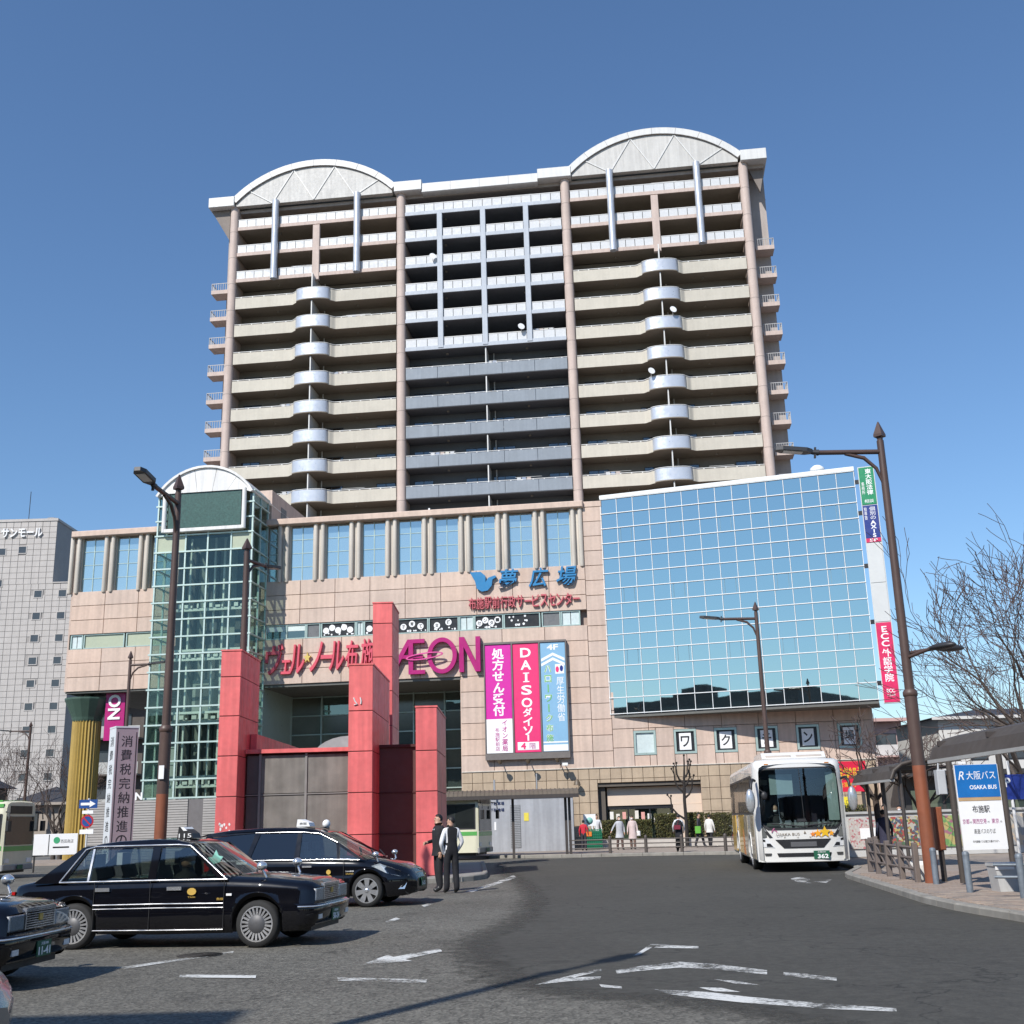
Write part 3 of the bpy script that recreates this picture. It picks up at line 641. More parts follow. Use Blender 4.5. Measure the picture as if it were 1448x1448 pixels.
def banners():
    fr = M("banner_frame", (.16, .14, .13), .5)
    S = thing("triple_banner_board", "wall board with three tall banners, magenta, pink red and pale blue", "sign", POD_LOC, POD_RZ)
    part("frame", MB().box(-1.86, 2.98, -.45, -.1, 5.0, 5.35).box(-1.86, 2.98, -.42, -.1, 11.6, 11.72).box(-1.86, -1.8, -.42, -.1, 5.35, 11.6).box(-.25, -.17, -.42, -.1, 5.35, 11.6).box(1.36, 1.44, -.42, -.1, 5.35, 11.6).box(2.92, 2.98, -.42, -.1, 5.35, 11.6), fr, S)
    mg = M("banner_magenta", (.62, .015, .33), .5, var=.03); pk = M("banner_pink", (.74, .03, .16), .5, var=.03); bl = M("banner_blue", (.22, .42, .60), .5, var=.03)
    wh = whitep; gr = M("banner_green", (.16, .44, .12), .5); mgt = M("banner_text_magenta", (.45, .02, .22), .5)
    Y = -.36
    b1 = part("banner", MB().box(-1.78, -.27, Y, Y+.03, 7.3, 11.58), mg, S); part("lower_field", MB().box(-1.78, -.27, Y, Y+.03, 5.38, 7.3), wh, b1)
    text("処方せん受付", .72, 3.9, wh, b1, (-1.02, Y-.002, 9.42), vert=True, ext=.006, bold=.03)
    text("イオン薬局", .34, 1.75, mgt, b1, (-.72, Y-.002, 6.35), vert=True, ext=.006, bold=.01); text("布施駅前店", .25, 1.3, mgt, b1, (-1.15, Y-.002, 6.15), vert=True, ext=.006)
    b2 = part("banner", MB().box(-.15, 1.34, Y, Y+.03, 5.38, 11.58), pk, S)
    for k, ch in enumerate("DAISO"): text(ch, .62 if ch != "I" else .14, .55, wh, b2, (.6, Y-.002, 11.05-k*.72), ext=.006, bold=.025)
    part("serif", MB().box(.42, .78, Y-.009, Y-.003, 9.34, 9.40).box(.42, .78, Y-.009, Y-.003, 9.83, 9.89), wh, b2)
    for k, ch in enumerate("ダイソ"): text(ch, .55, .5, wh, b2, (.62, Y-.002, 7.62-k*.52), ext=.006, bold=.03)
    part("stroke", MB().box(.57, .67, Y-.009, Y-.003, 6.02, 6.36), wh, b2)
    pl = part("floor_plate", MB().bev(0, 1.22, Y-.012, Y-.001, 5.5, 5.95+.0, .02), wh, b2)
    text("4", .3, .36, pk, b2, (.33, Y-.014, 5.73), ext=.004, bold=.04); text("階", .36, .34, mgt, b2, (.86, Y-.014, 5.73), ext=.004)
    b3 = part("banner", MB().box(1.46, 2.9, Y, Y+.03, 5.38, 11.58), bl, S)
    text("4F", .66, .32, wh, b3, (2.18, Y-.002, 11.3), ext=.006, bold=.03)
    for k in range(2): z = 10.78-.28*k; part("chevron", MB().prism([(1.5, z-.3), (1.5, z-.14), (2.18, z+.2), (2.86, z-.14), (2.86, z-.3), (2.18, z+.04)][::-1], Y-.008, Y-.001), wh, b3)
    for k, ch in enumerate("ハローワーク布施"):
        z = 10.05-k*.56
        if ch == "ー": part("stroke", MB().box(1.82, 1.89, Y-.009, Y-.003, z-.22, z+.22), gr, b3)
        else: text(ch, .42, .42, wh, b3, (1.86, Y-.001, z), ext=.003, bold=.06); text(ch, .40, .40, gr, b3, (1.86, Y-.006, z), ext=.004, bold=.01)
    part("emblem_tile", MB().box(2.3, 2.8, Y-.008, Y-.001, 9.75, 10.3), wh, b3)
    part("emblem", MB().prism([(2.42+.1*math.cos(a), 10.0+.18*math.sin(a)) for a in [k*.6 for k in range(10)]], Y-.012, Y-.009), pk, b3); part("emblem", MB().prism([(2.66+.1*math.cos(a), 10.05+.18*math.sin(a)) for a in [k*.6 for k in range(10)]], Y-.012, Y-.009), M("sign_navy", (.012, .03, .20), .4), b3)
    text("厚生労働省", .44, 2.5, wh, b3, (2.56, Y-.002, 8.3), vert=True, ext=.006)
    part("footer", MB().box(1.48, 2.88, Y-.008, Y-.001, 5.4, 5.75).box(1.48, 2.88, Y-.008, Y-.001, 5.85, 5.93), wh, b3)
    for u in (-1.0, .6, 2.25):
        mb = MB().tube([(u, -.2, 5.0), (u+.05, -.5, 4.8), (u+.05, -.95, 4.75)], .03, 6); mb.lathe([(.06, -.12), (.16, .05), (.17, .09)], 10, (u+.05, -.95, 4.85)); part("spot_lamp", mb, M("lamp_bronze", (.12, .09, .06), .5), S)
banners()

# ---------------------------------------------------------------- glass lift tower
def lift_tower():
    Lt = thing("glass_lift_tower", "green tinted glass lift tower with an arched white head and a dark screen", "tower", POD_LOC, POD_RZ)
    u0, u1, yf = -21.2, -15.27, -2.68
    gt = thin_glass("lift_glass", (.80, .86, .82), .045, (.85, 1, .95), wav=.04)
    fg = M("lift_frame", (.50, .62, .57), .35, .2, var=.04)
    white = M("lift_head", (.74, .73, .71), .45, var=.05, streak=.16)
    ev = [u0, -19.38, -18.0, -16.55, u1]; zr = [3.4+1.02*k for k in range(16)] + [19.62, 20.55, 21.3]
    rnd = random.Random(8)
    sage = M("sage_blind", (.42, .46, .34), .35, var=.04)
    for j in range(len(zr)-1):
        for i in range(4):
            if j >= 15 and 0 < i < 3: continue
            m = sage if j >= 14 and j < 15 and i in (0, 3) else gt
            cbox("pane", ev[i+1]-ev[i]-.06, .02, zr[j+1]-zr[j]-.06, m, Lt, ((ev[i]+ev[i+1])/2, yf, (zr[j]+zr[j+1])/2))
        for xs in (u1, u0):
            for k in range(2):
                g = cbox("side_pane", 1.25, .02, zr[j+1]-zr[j]-.06, gt, Lt, (xs, yf+.68+k*1.32, (zr[j]+zr[j+1])/2)); g.rotation_euler = (0, 0, R(90))
    for x in ev: part("mullion", MB().box(x-.045, x+.045, yf-.06, yf+.08, 3.35, 21.25), fg, Lt)
    for z in zr[:-1]: part("transom", MB().box(u0-.14, u1+.10, yf-.09, yf+.05, z-.045, z+.045), fg, Lt)
    for xs in (u0, u1):
        fr = MB()
        for z in zr: fr.box(xs-.06, xs+.06, yf+.06, .1, z-.04, z+.04)
        for k in (0, 1): fr.box(xs-.05, xs+.05, yf+1.3+k*1.3-.04, yf+1.3+k*1.3+.04, 3.35, 21.2)
        part("side_frame", fr, fg, Lt)
    # arched head
    uc = (u0+u1)/2; half = 3.05; rise = 1.75; rad = (half**2+rise**2)/(2*rise); zc = 21.15+rise-rad; an = math.asin(half/rad); n = 18
    arc = [(uc+rad*math.sin(-an+2*an*k/n), zc+rad*math.cos(-an+2*an*k/n)) for k in range(n+1)]
    inn = [(uc+(rad-.14)*math.sin(-an+2*an*k/n), zc+(rad-.14)*math.cos(-an+2*an*k/n)) for k in range(n+1)]
    part("arched_roof", MB().prism(arc+inn[::-1], yf-.42, 7.5, 'y', sm=True), white, Lt)
    xs = [uc-2.35+k*4.7/5 for k in range(6)]
    def zt(x): return zc+math.sqrt((rad-.16)**2-(x-uc)**2)
    top = [-an+2*an*k/5 for k in range(6)]
    for k in range(5):
        t0, t1 = top[k]+.004, top[k+1]-.004; pts = [(xs[k]+.008, 21.27), (xs[k+1]-.008, 21.27)]
        arcp = [(uc+(rad-.145)*math.sin(t1+(t0-t1)*q/4), zc+(rad-.145)*math.cos(t1+(t0-t1)*q/4)) for q in range(5)]
        part("gable_panel", MB().prism(pts+arcp, yf-.3, yf-.1), white, Lt)
    sx0, sx1 = -20.55, -15.9
    scr = M("screen_green", (.035, .09, .075), .35, var=.25, scale=9, fine=40)
    part("screen_body", MB().box(sx0, sx1, yf-.2, yf+.6, 19.05, 21.3), blackm, Lt)
    part("screen", MB().box(sx0+.06, sx1-.06, yf-.22, yf-.2, 19.1, 21.24), scr, Lt)
    for xx in (sx0-.16, sx1+.16): part("screen_bracket", MB().tube([(xx, yf-.28, 18.85), (xx, yf-.28, 21.35)], .14, 10), white, Lt)
    part("screen_shelf", MB().bev(sx0-.1, sx1+.1, yf-.4, yf-.05, 18.82, 19.04, .02), white, Lt)
    # machine room on the roof behind
    part("machine_room", MB().box(u0+.1, u1+.05, .45, 8, 19.97, 22.15), stone[2], Lt)
    part("louvre_vent", MB().box(u1+.05, u1+.08, 2.2, 3.2, 20.4, 21.5), M("louvre_dark", (.2, .2, .2), .5), Lt)
    # shaft inside: back wall, guide rails, ring beams, cars
    inside = M("shaft_wall", (.30, .32, .30), .7, var=.12); rail = M("shaft_steel", (.78, .80, .78), .4, var=.08); dark = M("shaft_dark", (.06, .063, .063), .6)
    part("shaft_back", MB().box(u0+.1, u1-.1, 1.2, 1.4, 3.3, 19.5), inside, Lt)
    for x in (-19.9, -18.35, -17.75, -16.4): part("guide_rail", MB().box(x-.05, x+.05, -.6, -.45, 3.3, 19.0), rail, Lt)
    for k, z in enumerate((4.0, 7.7, 11.4, 14.4)):
        b = MB(); b.box(u0+.15, u1-.15, -.9, -.7, z, z+.16).box(u0+.15, u1-.15, -.9, -.7, z+.55, z+.68)
        for q in range(14): x = u0+.4+q*.39; b.box(x, x+rnd.uniform(.08, .3), -.98, -.91, z+.18, z+.18+rnd.uniform(.12, .42))
        part("ring_beam", b, rail, Lt)
    for x, z in ((-18.9, 7.9), (-17.2, 4.4)):
        c = part("lift_car", MB().box(x-.65, x+.65, -.3, 1.0, z, z+2.4), inside, Lt); part("car_window", MB().box(x-.45, x+.45, -.32, -.3, z+.9, z+2.1), dark, c); part("car_sill", MB().box(x-.6, x+.6, -.42, -.31, z-.25, z+.1), rail, c)
    for x in (-20.4, -19.0, -17.1, -15.9):
        part("door_column", MB().box(x-.4, x+.3, .9, 1.19, 3.3, 18.5), dark, Lt)
    # louvred plinth
    slat = M("plinth_grey", (.36, .34, .32), .6, var=.06); nm = MB().box(-4.1, 4.1, 0, .08, -.06, .06).mesh("slat", slat)
    part("plinth", MB().box(-24.2, -15.4, yf-.3, 2.0, 0, 3.3), M("plinth_dark", (.14, .13, .13), .7), Lt)
    for k in range(24):
        for a, b in ((-24.2, -18.35), (-17.45, -15.4)):
            cbox("slat", b-a, .06, .11, slat, Lt, ((a+b)/2, yf-.36, .07+k*.138))
    text("ÆON", 1.5, .42, whitep, Lt, (-21.8, yf-.34, 3.55), ext=.05, bold=.03)
    return Lt
lift_tower()
def aeon_banner():
    S = thing("hanging_banner", "magenta hanging banner with white sideways letters under the pink overhang", "banner", POD_LOC, POD_RZ)
    mg = M("sign_magenta", (.52, .012, .20), .35, var=.04)
    part("panel", MB().box(-25.45, -24.2, .6, .75, 7.0, 9.85), mg, S)
    mb = text_mb("ON", 1.5, .8, ext=.05, bold=.03); mb.xf(Matrix.Rotation(R(90), 4, 'Y')); part("lettering", mb, whitep, S, (-24.85, .59, 9.0))
aeon_banner()
def yellow_column():
    C_ = thing("fluted_column", "thick yellow fluted column with a flared green capital under the overhang corner", "column", pod(-26.75, .95, 0))
    n = 28; yl = M("column_yellow", (.42, .29, .075), .55, var=.08, streak=.12); gr = M("capital_green", (.055, .10, .075), .5, var=.1)
    rows = []
    for z, r_ in ((0, .80), (1, .80), (8.3, .80)):
        rows.append([((r_+(.05 if k % 2 else -.035))*math.cos(2*math.pi*k/(2*n)), (r_+(.05 if k % 2 else -.035))*math.sin(2*math.pi*k/(2*n)), z) for k in range(2*n)])
    part("shaft", MB().grid(rows, 0, False, False, True), yl, C_)
    part("capital", MB().lathe([(.84, 8.2), (.88, 8.3), (.92, 8.45), (1.38, 9.5), (1.38, 9.6), (.6, 9.62)], 16, sm=False), gr, C_)
    part("neck", MB().tube([(0, 0, 9.6), (0, 0, 9.86)], .3, 10), gr, C_)
yellow_column()
# ================================================================ ground
def asphalt(name, a, b, coarse=1.0):
    if name in MATS: return MATS[name]
    m, t, bs = _base(name); N = t.nodes; Lk = t.links; geo = N.new("ShaderNodeNewGeometry")
    def noise(sc, det=3.):
        n = N.new("ShaderNodeTexNoise"); n.inputs["Scale"].default_value = sc; n.inputs["Detail"].default_value = det; Lk.new(geo.outputs["Position"], n.inputs["Vector"]); return n.outputs["Fac"]
    big = N.new("ShaderNodeMapRange"); big.inputs[1].default_value = .32; big.inputs[2].default_value = .68; Lk.new(noise(.35, 5.), big.inputs[0])
    mx = N.new("ShaderNodeMix"); mx.data_type = 'RGBA'; mx.inputs[6].default_value = (*a, 1); mx.inputs[7].default_value = (*b, 1); Lk.new(big.outputs[0], mx.inputs[0])
    vor = N.new("ShaderNodeTexVoronoi"); vor.inputs["Scale"].default_value = 38; Lk.new(geo.outputs["Position"], vor.inputs["Vector"])
    sp = N.new("ShaderNodeMapRange"); sp.inputs[3].default_value = 1-.45*coarse; sp.inputs[4].default_value = 1+.5*coarse; Lk.new(vor.outputs["Color"], sp.inputs[0])
    fn = N.new("ShaderNodeMapRange"); fn.inputs[1].default_value = .3; fn.inputs[2].default_value = .7; fn.inputs[3].default_value = .82; fn.inputs[4].default_value = 1.18; Lk.new(noise(7., 6.), fn.inputs[0])
    mu = N.new("ShaderNodeMath"); mu.operation = 'MULTIPLY'; Lk.new(sp.outputs[0], mu.inputs[0]); Lk.new(fn.outputs[0], mu.inputs[1])
    vm = N.new("ShaderNodeVectorMath"); vm.operation = 'ADD'; wn = N.new("ShaderNodeTexNoise"); wn.inputs["Scale"].default_value = 1.6; wn.inputs["Detail"].default_value = 6; Lk.new(geo.outputs["Position"], wn.inputs["Vector"]); ws_ = N.new("ShaderNodeVectorMath"); ws_.operation = 'SCALE'; ws_.inputs["Scale"].default_value = 1.1; Lk.new(wn.outputs["Color"], ws_.inputs[0]); Lk.new(geo.outputs["Position"], vm.inputs[0]); Lk.new(ws_.outputs[0], vm.inputs[1])
    ve = N.new("ShaderNodeTexVoronoi"); ve.feature = 'DISTANCE_TO_EDGE'; ve.inputs["Scale"].default_value = .22; Lk.new(vm.outputs[0], ve.inputs["Vector"]); ck = N.new("ShaderNodeMapRange"); ck.inputs[1].default_value = .0; ck.inputs[2].default_value = .006; ck.inputs[3].default_value = .55; ck.inputs[4].default_value = 1.; Lk.new(ve.outputs["Distance"], ck.inputs[0])
    st = N.new("ShaderNodeMapRange"); st.inputs[1].default_value = .60; st.inputs[2].default_value = .72; st.inputs[3].default_value = 1.; st.inputs[4].default_value = .72; Lk.new(noise(1.1, 4.), st.inputs[0])
    m2_ = N.new("ShaderNodeMath"); m2_.operation = 'MULTIPLY'; Lk.new(ck.outputs[0], m2_.inputs[0]); Lk.new(st.outputs[0], m2_.inputs[1]); m3_ = N.new("ShaderNodeMath"); m3_.operation = 'MULTIPLY'; Lk.new(mu.outputs[0], m3_.inputs[0]); Lk.new(m2_.outputs[0], m3_.inputs[1]); mu = m3_
    sc = N.new("ShaderNodeVectorMath"); sc.operation = 'SCALE'; Lk.new(mx.outputs[2], sc.inputs[0]); Lk.new(mu.outputs[0], sc.inputs["Scale"]); Lk.new(sc.outputs[0], bs.inputs["Base Color"])
    bs.inputs["Roughness"].default_value = .82; bs.inputs["Specular IOR Level"].default_value = .35
    bp = N.new("ShaderNodeBump"); bp.inputs["Strength"].default_value = .5*coarse; bp.inputs["Distance"].default_value = .006; Lk.new(vor.outputs["Distance"], bp.inputs["Height"]); Lk.new(bp.outputs[0], bs.inputs["Normal"])
    MATS[name] = m; return m
def worn_paint(name, c=(.64, .64, .61), wear=.5):
    if name in MATS: return MATS[name]
    m, t, bs = _base(name); N = t.nodes; Lk = t.links; geo = N.new("ShaderNodeNewGeometry")
    n = N.new("ShaderNodeTexNoise"); n.inputs["Scale"].default_value = 16; n.inputs["Detail"].default_value = 9; n.inputs["Roughness"].default_value = .75; Lk.new(geo.outputs["Position"], n.inputs["Vector"])
    n2 = N.new("ShaderNodeTexNoise"); n2.inputs["Scale"].default_value = 1.3; n2.inputs["Detail"].default_value = 3; Lk.new(geo.outputs["Position"], n2.inputs["Vector"])
    ad = N.new("ShaderNodeMath"); ad.operation = 'ADD'; Lk.new(n.outputs["Fac"], ad.inputs[0]); Lk.new(n2.outputs["Fac"], ad.inputs[1])
    r = N.new("ShaderNodeMapRange"); r.inputs[1].default_value = 2*wear-.12; r.inputs[2].default_value = 2*wear+.12; Lk.new(ad.outputs[0], r.inputs[0])
    bs.inputs["Base Color"].default_value = (*c, 1); bs.inputs["Roughness"].default_value = .7
    Lk.new(r.outputs[0], bs.inputs["Alpha"]); MATS[name] = m; return m
asph = asphalt("asphalt_old", (.106, .099, .084), (.136, .129, .110), 1.35)
asph2 = asphalt("asphalt_new", (.055, .052, .0445), (.067, .064, .055), .35)
g = part("ground", MB().add([(-1500, -400, -.02), (1500, -400, -.02), (1500, 2500, -.02), (-1500, 2500, -.02)], [(0, 1, 2, 3)]), M("far_ground", (.16, .155, .15), .9, var=.15, scale=.05), None); tag(g, kind="structure")
g = part("road", MB().add([(-90, -30, 0), (60, -30, 0), (60, 63, 0), (-90, 63, 0)], [(0, 1, 2, 3)]), asph); tag(g, kind="structure")
pts = [(-.9, 13.3), (-.2, 11.4), (1.2, 10.6), (2.2, 8.8), (4.5, 6.5), (12, 6.0), (12, 52), (-1, 52), (-1.2, 40), (-.6, 34), (-.2, 26), (-.5, 20), (-1.3, 17)]
for _ in range(3): pts = [q for a, b in zip(pts, pts[1:]+pts[:1]) for q in ((a[0]*.75+b[0]*.25, a[1]*.75+b[1]*.25), (a[0]*.25+b[0]*.75, a[1]*.25+b[1]*.75))]
_r = random.Random(9); _q = []
for (x0, y0), (x1, y1) in zip(pts, pts[1:]+pts[:1]):
    n_ = max(1, int(math.hypot(x1-x0, y1-y0)/.12)) if y0 < 45 else 1
    for k in range(n_): _q.append((x0+(x1-x0)*k/n_+_r.gauss(0, .012), y0+(y1-y0)*k/n_+_r.gauss(0, .02)))
pts = _q
def faded_patch():
    c = Vector((sum(p[0] for p in pts)/len(pts), sum(p[1] for p in pts)/len(pts))); n = len(pts); inn = []
    for i in range(n):
        a, b, d = Vector(pts[i-12]), Vector(pts[i]), Vector(pts[(i+12) % n]); t = (d-a); nr = Vector((-t.y, t.x)).normalized(); inn.append(b+nr*1.1)
    mb = MB(); mb.add([(x, y, .004) for x, y in pts]+[(p.x, p.y, .004) for p in inn], [(i, (i+1) % n, (i+1) % n+n, i+n) for i in range(n)]+[tuple(range(n, 2*n))])
    o = part("road_patch", mb, asph2); at = o.data.attributes.new("fade", 'FLOAT', 'POINT'); at.data.foreach_set("value", [0.]*n+[1.]*n)
    nt_ = asph2.node_tree; A = nt_.nodes.new("ShaderNodeAttribute"); A.attribute_name = "fade"; g_ = nt_.nodes.new("ShaderNodeNewGeometry"); nz = nt_.nodes.new("ShaderNodeTexNoise"); nz.inputs["Scale"].default_value = 5; nz.inputs["Detail"].default_value = 8; nt_.links.new(g_.outputs["Position"], nz.inputs["Vector"])
    ad = nt_.nodes.new("ShaderNodeMath"); ad.operation = 'ADD'; nt_.links.new(A.outputs["Fac"], ad.inputs[0]); nt_.links.new(nz.outputs["Fac"], ad.inputs[1]); mr = nt_.nodes.new("ShaderNodeMapRange"); mr.inputs[1].default_value = .55; mr.inputs[2].default_value = 1.3; nt_.links.new(ad.outputs[0], mr.inputs[0]); nt_.links.new(mr.outputs[0], nt_.nodes["Principled BSDF"].inputs["Alpha"])
    return o
g = faded_patch(); tag(g, kind="structure")
# pavements: far one in front of the centre, right one with the bus stops, parking island under the red structure
pave = M("paver_tan", (.30, .25, .21), .8, var=.10, scale=.6, fine=4, bump=.1)
kerbm = M("kerb_concrete", (.27, .255, .225), .85, var=.14, scale=1.2, streak=.1)
# ---- far pavement
FP = [(-1.5, 54.2), (2.0, 52.6), (6.0, 51.6), (9.6, 50.3), (14, 49.2), (14, 62), (40, 62), (40, 72), (-30, 72), (-30, 63.5), (-6, 63.5)]
def sheet(name, poly, z, mat, drop=.14):
    mb = MB(); n = len(poly); mb.add([(x, y, z) for x, y in poly], [tuple(range(n))]); mb.add([(x, y, z) for x, y in poly]+[(x, y, z-drop) for x, y in poly], [(i, i+n, (i+1) % n+n, (i+1) % n) for i in range(n)])
    return tag(part(name, mb, mat), kind="structure")
far_pave = sheet("pavement", FP, .12, pave)
def kerb(line, w, z, parent, name="kerb_stone", step=.9):
    """row of separate kerb stones along a polyline (outer edge = the line), inner side to the left of travel"""
    P = [Vector((x, y, 0)) for x, y in line]; out = []
    L = [0]
    for a, b in zip(P, P[1:]): L.append(L[-1]+(b-a).length)
    def at(d):
        for i in range(len(P)-1):
            if d <= L[i+1] or i == len(P)-2: return P[i]+(P[i+1]-P[i])*((d-L[i])/(L[i+1]-L[i]))
    n = int(L[-1]/step)
    for k in range(n):
        a, b = at(k*L[-1]/n), at((k+1)*L[-1]/n); d = (b-a).normalized(); nrm = Vector((-d.y, d.x, 0)); a2 = a+d*.008; b2 = b-d*.008; bv = .025
        prof = [(0, 0), (0, z-bv), (bv, z), (w, z), (w, 0)]
        vs = [a2+nrm*o+Vector((0, 0, h)) for o, h in prof] + [b2+nrm*o+Vector((0, 0, h)) for o, h in prof]
        mb = MB().add(vs, [(0, 5, 6, 1), (1, 6, 7, 2), (2, 7, 8, 3), (3, 8, 9, 4), (4, 3, 2, 1, 0), (5, 6, 7, 8, 9)]); part(name, mb, kerbm, parent)
kerb([(-1.5, 54.0), (2.0, 52.4), (6.0, 51.4), (9.6, 50.1), (13.9, 49.0)], .2, .135, far_pave)
# ---- right pavement
RPl = [(7.42, 15.0), (7.35, 17.8), (7.22, 19.3), (7.28, 21.2), (7.5, 23.0), (7.85, 26.0), (8.35, 30.3), (9.6, 33.5), (10.1, 38), (11.5, 46), (13.9, 49.1)]
RPl = [(x+.0, y) for x, y in RPl]
right_pave = sheet("pavement", RPl+[(14.2, 62), (45, 62), (45, 10), (7.5, 10)], .11, pave)
kerb([(7.5, 12.0)]+RPl[:-1], .17, .125, right_pave) if False else kerb([(x-.17, y) for x, y in RPl[:-1]][::-1], .17, .125, right_pave)
pv = [M("paver_%d" % i, c, .85, var=.12, scale=2, bump=.1) for i, c in enumerate(((.30, .235, .19), (.26, .21, .175), (.34, .275, .22), (.23, .195, .17)))]
def pavers():
    rnd = random.Random(4); cnt = 0; rest = MB(); w, l = .30, .15
    def inside(x, y):
        xe = None
        for (x0, y0), (x1, y1) in zip(RPl, RPl[1:]):
            if y0 <= y <= y1: xe = x0+(x1-x0)*(y-y0)/(y1-y0)
        return xe is not None and x-w/2 > xe+.02
    ms = [MB().bev(-w/2+.006, w/2-.006, 0, .02, -l/2+.006, l/2-.006, .006).xf(Matrix.Rotation(R(-90), 4, 'X')).mesh("paver", m) for m in pv]
    for j in range(0, 90):
        y = 16.2+j*l
        for i in range(0, 18):
            x = 7.2+i*w+(w/2 if j % 2 else 0)
            if not inside(x, y) or x > 7.6+ (y-16)*.42+.5: continue
            if cnt < 290 and y < 27: link("paver", rnd.choice(ms), right_pave, (x, y, .111+.003*rnd.random()+.012)); cnt += 1
            elif y < 30: rest.box(x-w/2+.006, x+w/2-.006, y-l/2+.006, y+l/2-.006, .108, .122+.003*rnd.random())
    tag(part("paver_field", rest, pv[0], right_pave), kind="stuff")
pavers()
# ---- island of the red structure
IS = [(-14, 33.2), (-2.6, 33.2), (-1.7, 33.6), (-1.25, 34.6), (-1.2, 36.5), (-1.6, 46), (-14, 46)]
island = sheet("traffic_island", IS, .12, M("island_concrete", (.28, .27, .25), .85, var=.1))
kerb([(-14, 33.05), (-2.55, 33.05), (-1.6, 33.5), (-1.1, 34.6), (-1.05, 36.5), (-1.45, 46)], .15, .15, island)
# ---- road markings
paint = worn_paint("worn_white_paint", wear=.50); paint2 = worn_paint("faint_white_paint", wear=.52)
def mark(name, polys, m=paint, z=.008):
    mb = MB()
    for p in polys: mb.add([(x, y, z) for x, y in p], [tuple(range(len(p)))])
    return tag(part(name, mb, m), kind="structure")
def line(a, b, w):
    a, b = Vector(a), Vector(b); d = (b-a).normalized(); n = Vector((-d.y, d.x))*w*.68; return [tuple(a-n), tuple(b-n), tuple(b+n), tuple(a+n)]
for nm_, polys_ in (
    ("road_arrow", [[(0.09, 12.25), (0.37, 12.73), (0.85, 13.44), (0.83, 13.2), (0.52, 12.75), (0.8, 12.75), (0.77, 12.53), (0.42, 12.45)]]),
    ("lane_line", [[(0.99, 13.23), (1.29, 13.53), (1.76, 13.82), (2.12, 13.54), (2.57, 12.88), (2.5, 12.55), (2.04, 13.06), (1.71, 13.31), (1.24, 13.11), (0.98, 12.94)]]),
    ("lane_line", [[(2.7, 12.68), (2.9, 12.52), (3.11, 12.15), (3.06, 11.96), (2.82, 12.21), (2.65, 12.47)]]),
    ("lane_line", [[(1.24, 11.73), (1.71, 11.46), (2.03, 11.09), (2.66, 10.56), (3.1, 10.26), (3.05, 10.09), (2.54, 10.32), (1.91, 10.78), (1.56, 11.13), (1.33, 11.39)]]),
    ("lane_line", [[(1.66, 11.79), (1.88, 11.7), (2.01, 11.4), (1.78, 11.49)]]),
    ("lane_line", [[(1.28, 14.42), (1.65, 15.76), (1.74, 15.74), (1.37, 14.55)], [(1.74, 15.74), (1.99, 15.5), (2.22, 15.36), (2.18, 15.12), (1.65, 15.34)]]),
    ("lane_line", [[(0.74, 12.17), (0.95, 11.98), (0.94, 11.84), (0.75, 11.97)]]),
    ("lane_line", [[(-2.06, 13.29), (-1.04, 12.91), (-1.03, 12.63), (-2.0, 12.99)]]),
    ("lane_line", [[(-3.97, 13.93), (-3.03, 13.67), (-2.98, 13.42), (-3.9, 13.67)]]),
    ("road_arrow", [[(-1.95, 14.4), (-1.74, 15.38), (-1.64, 15.12), (-1.12, 15.97), (-1.06, 15.61), (-1.46, 14.85), (-1.36, 14.62)]]),
    ("lane_line", [[(-2.37, 20.52), (-2.27, 21.36), (-2.16, 21.03), (-2.28, 20.35)]]),
    ("lane_line", [[(-2.06, 24.26), (-1.95, 25.04), (-1.84, 24.58), (-1.97, 23.83)]]),
    ("lane_line", [[(-1.38, 28.74), (-0.75, 32.65), (-0.27, 36.57), (-0.16, 35.14), (-0.72, 31.21), (-1.2, 28.37)]]),
    ("faint_line", [[(-5.13, 14.57), (-4.58, 15.44), (-3.94, 16.34), (-3.88, 16.07), (-4.51, 15.2), (-5.02, 14.28)]]),
    ("faint_line", [[(6.83, 30.32), (7.29, 31.19), (7.2, 29.75), (6.88, 28.89), (6.82, 27.96), (6.63, 28.7)], [(7.03, 28.81), (7.66, 29.49), (7.16, 28.1)]]),
    ("lane_line", [[(1.91, 12.3), (2.1, 12.15), (2.28, 11.82), (2.06, 11.96)]]),
    ): mark("lane_line" if nm_ == "faint_line" else nm_, polys_, paint2 if nm_ == "faint_line" else paint)
# manhole
mh = part("manhole_cover", MB().lathe([(.30, 0), (.30, .006), (.02, .006)], 20), M("cast_iron", (.045, .04, .035), .6, .4, var=.2, fine=30), None, (-4.3, 16.0, .002)); tag(mh, "round cast iron manhole cover in the road near the front taxi", "manhole cover")

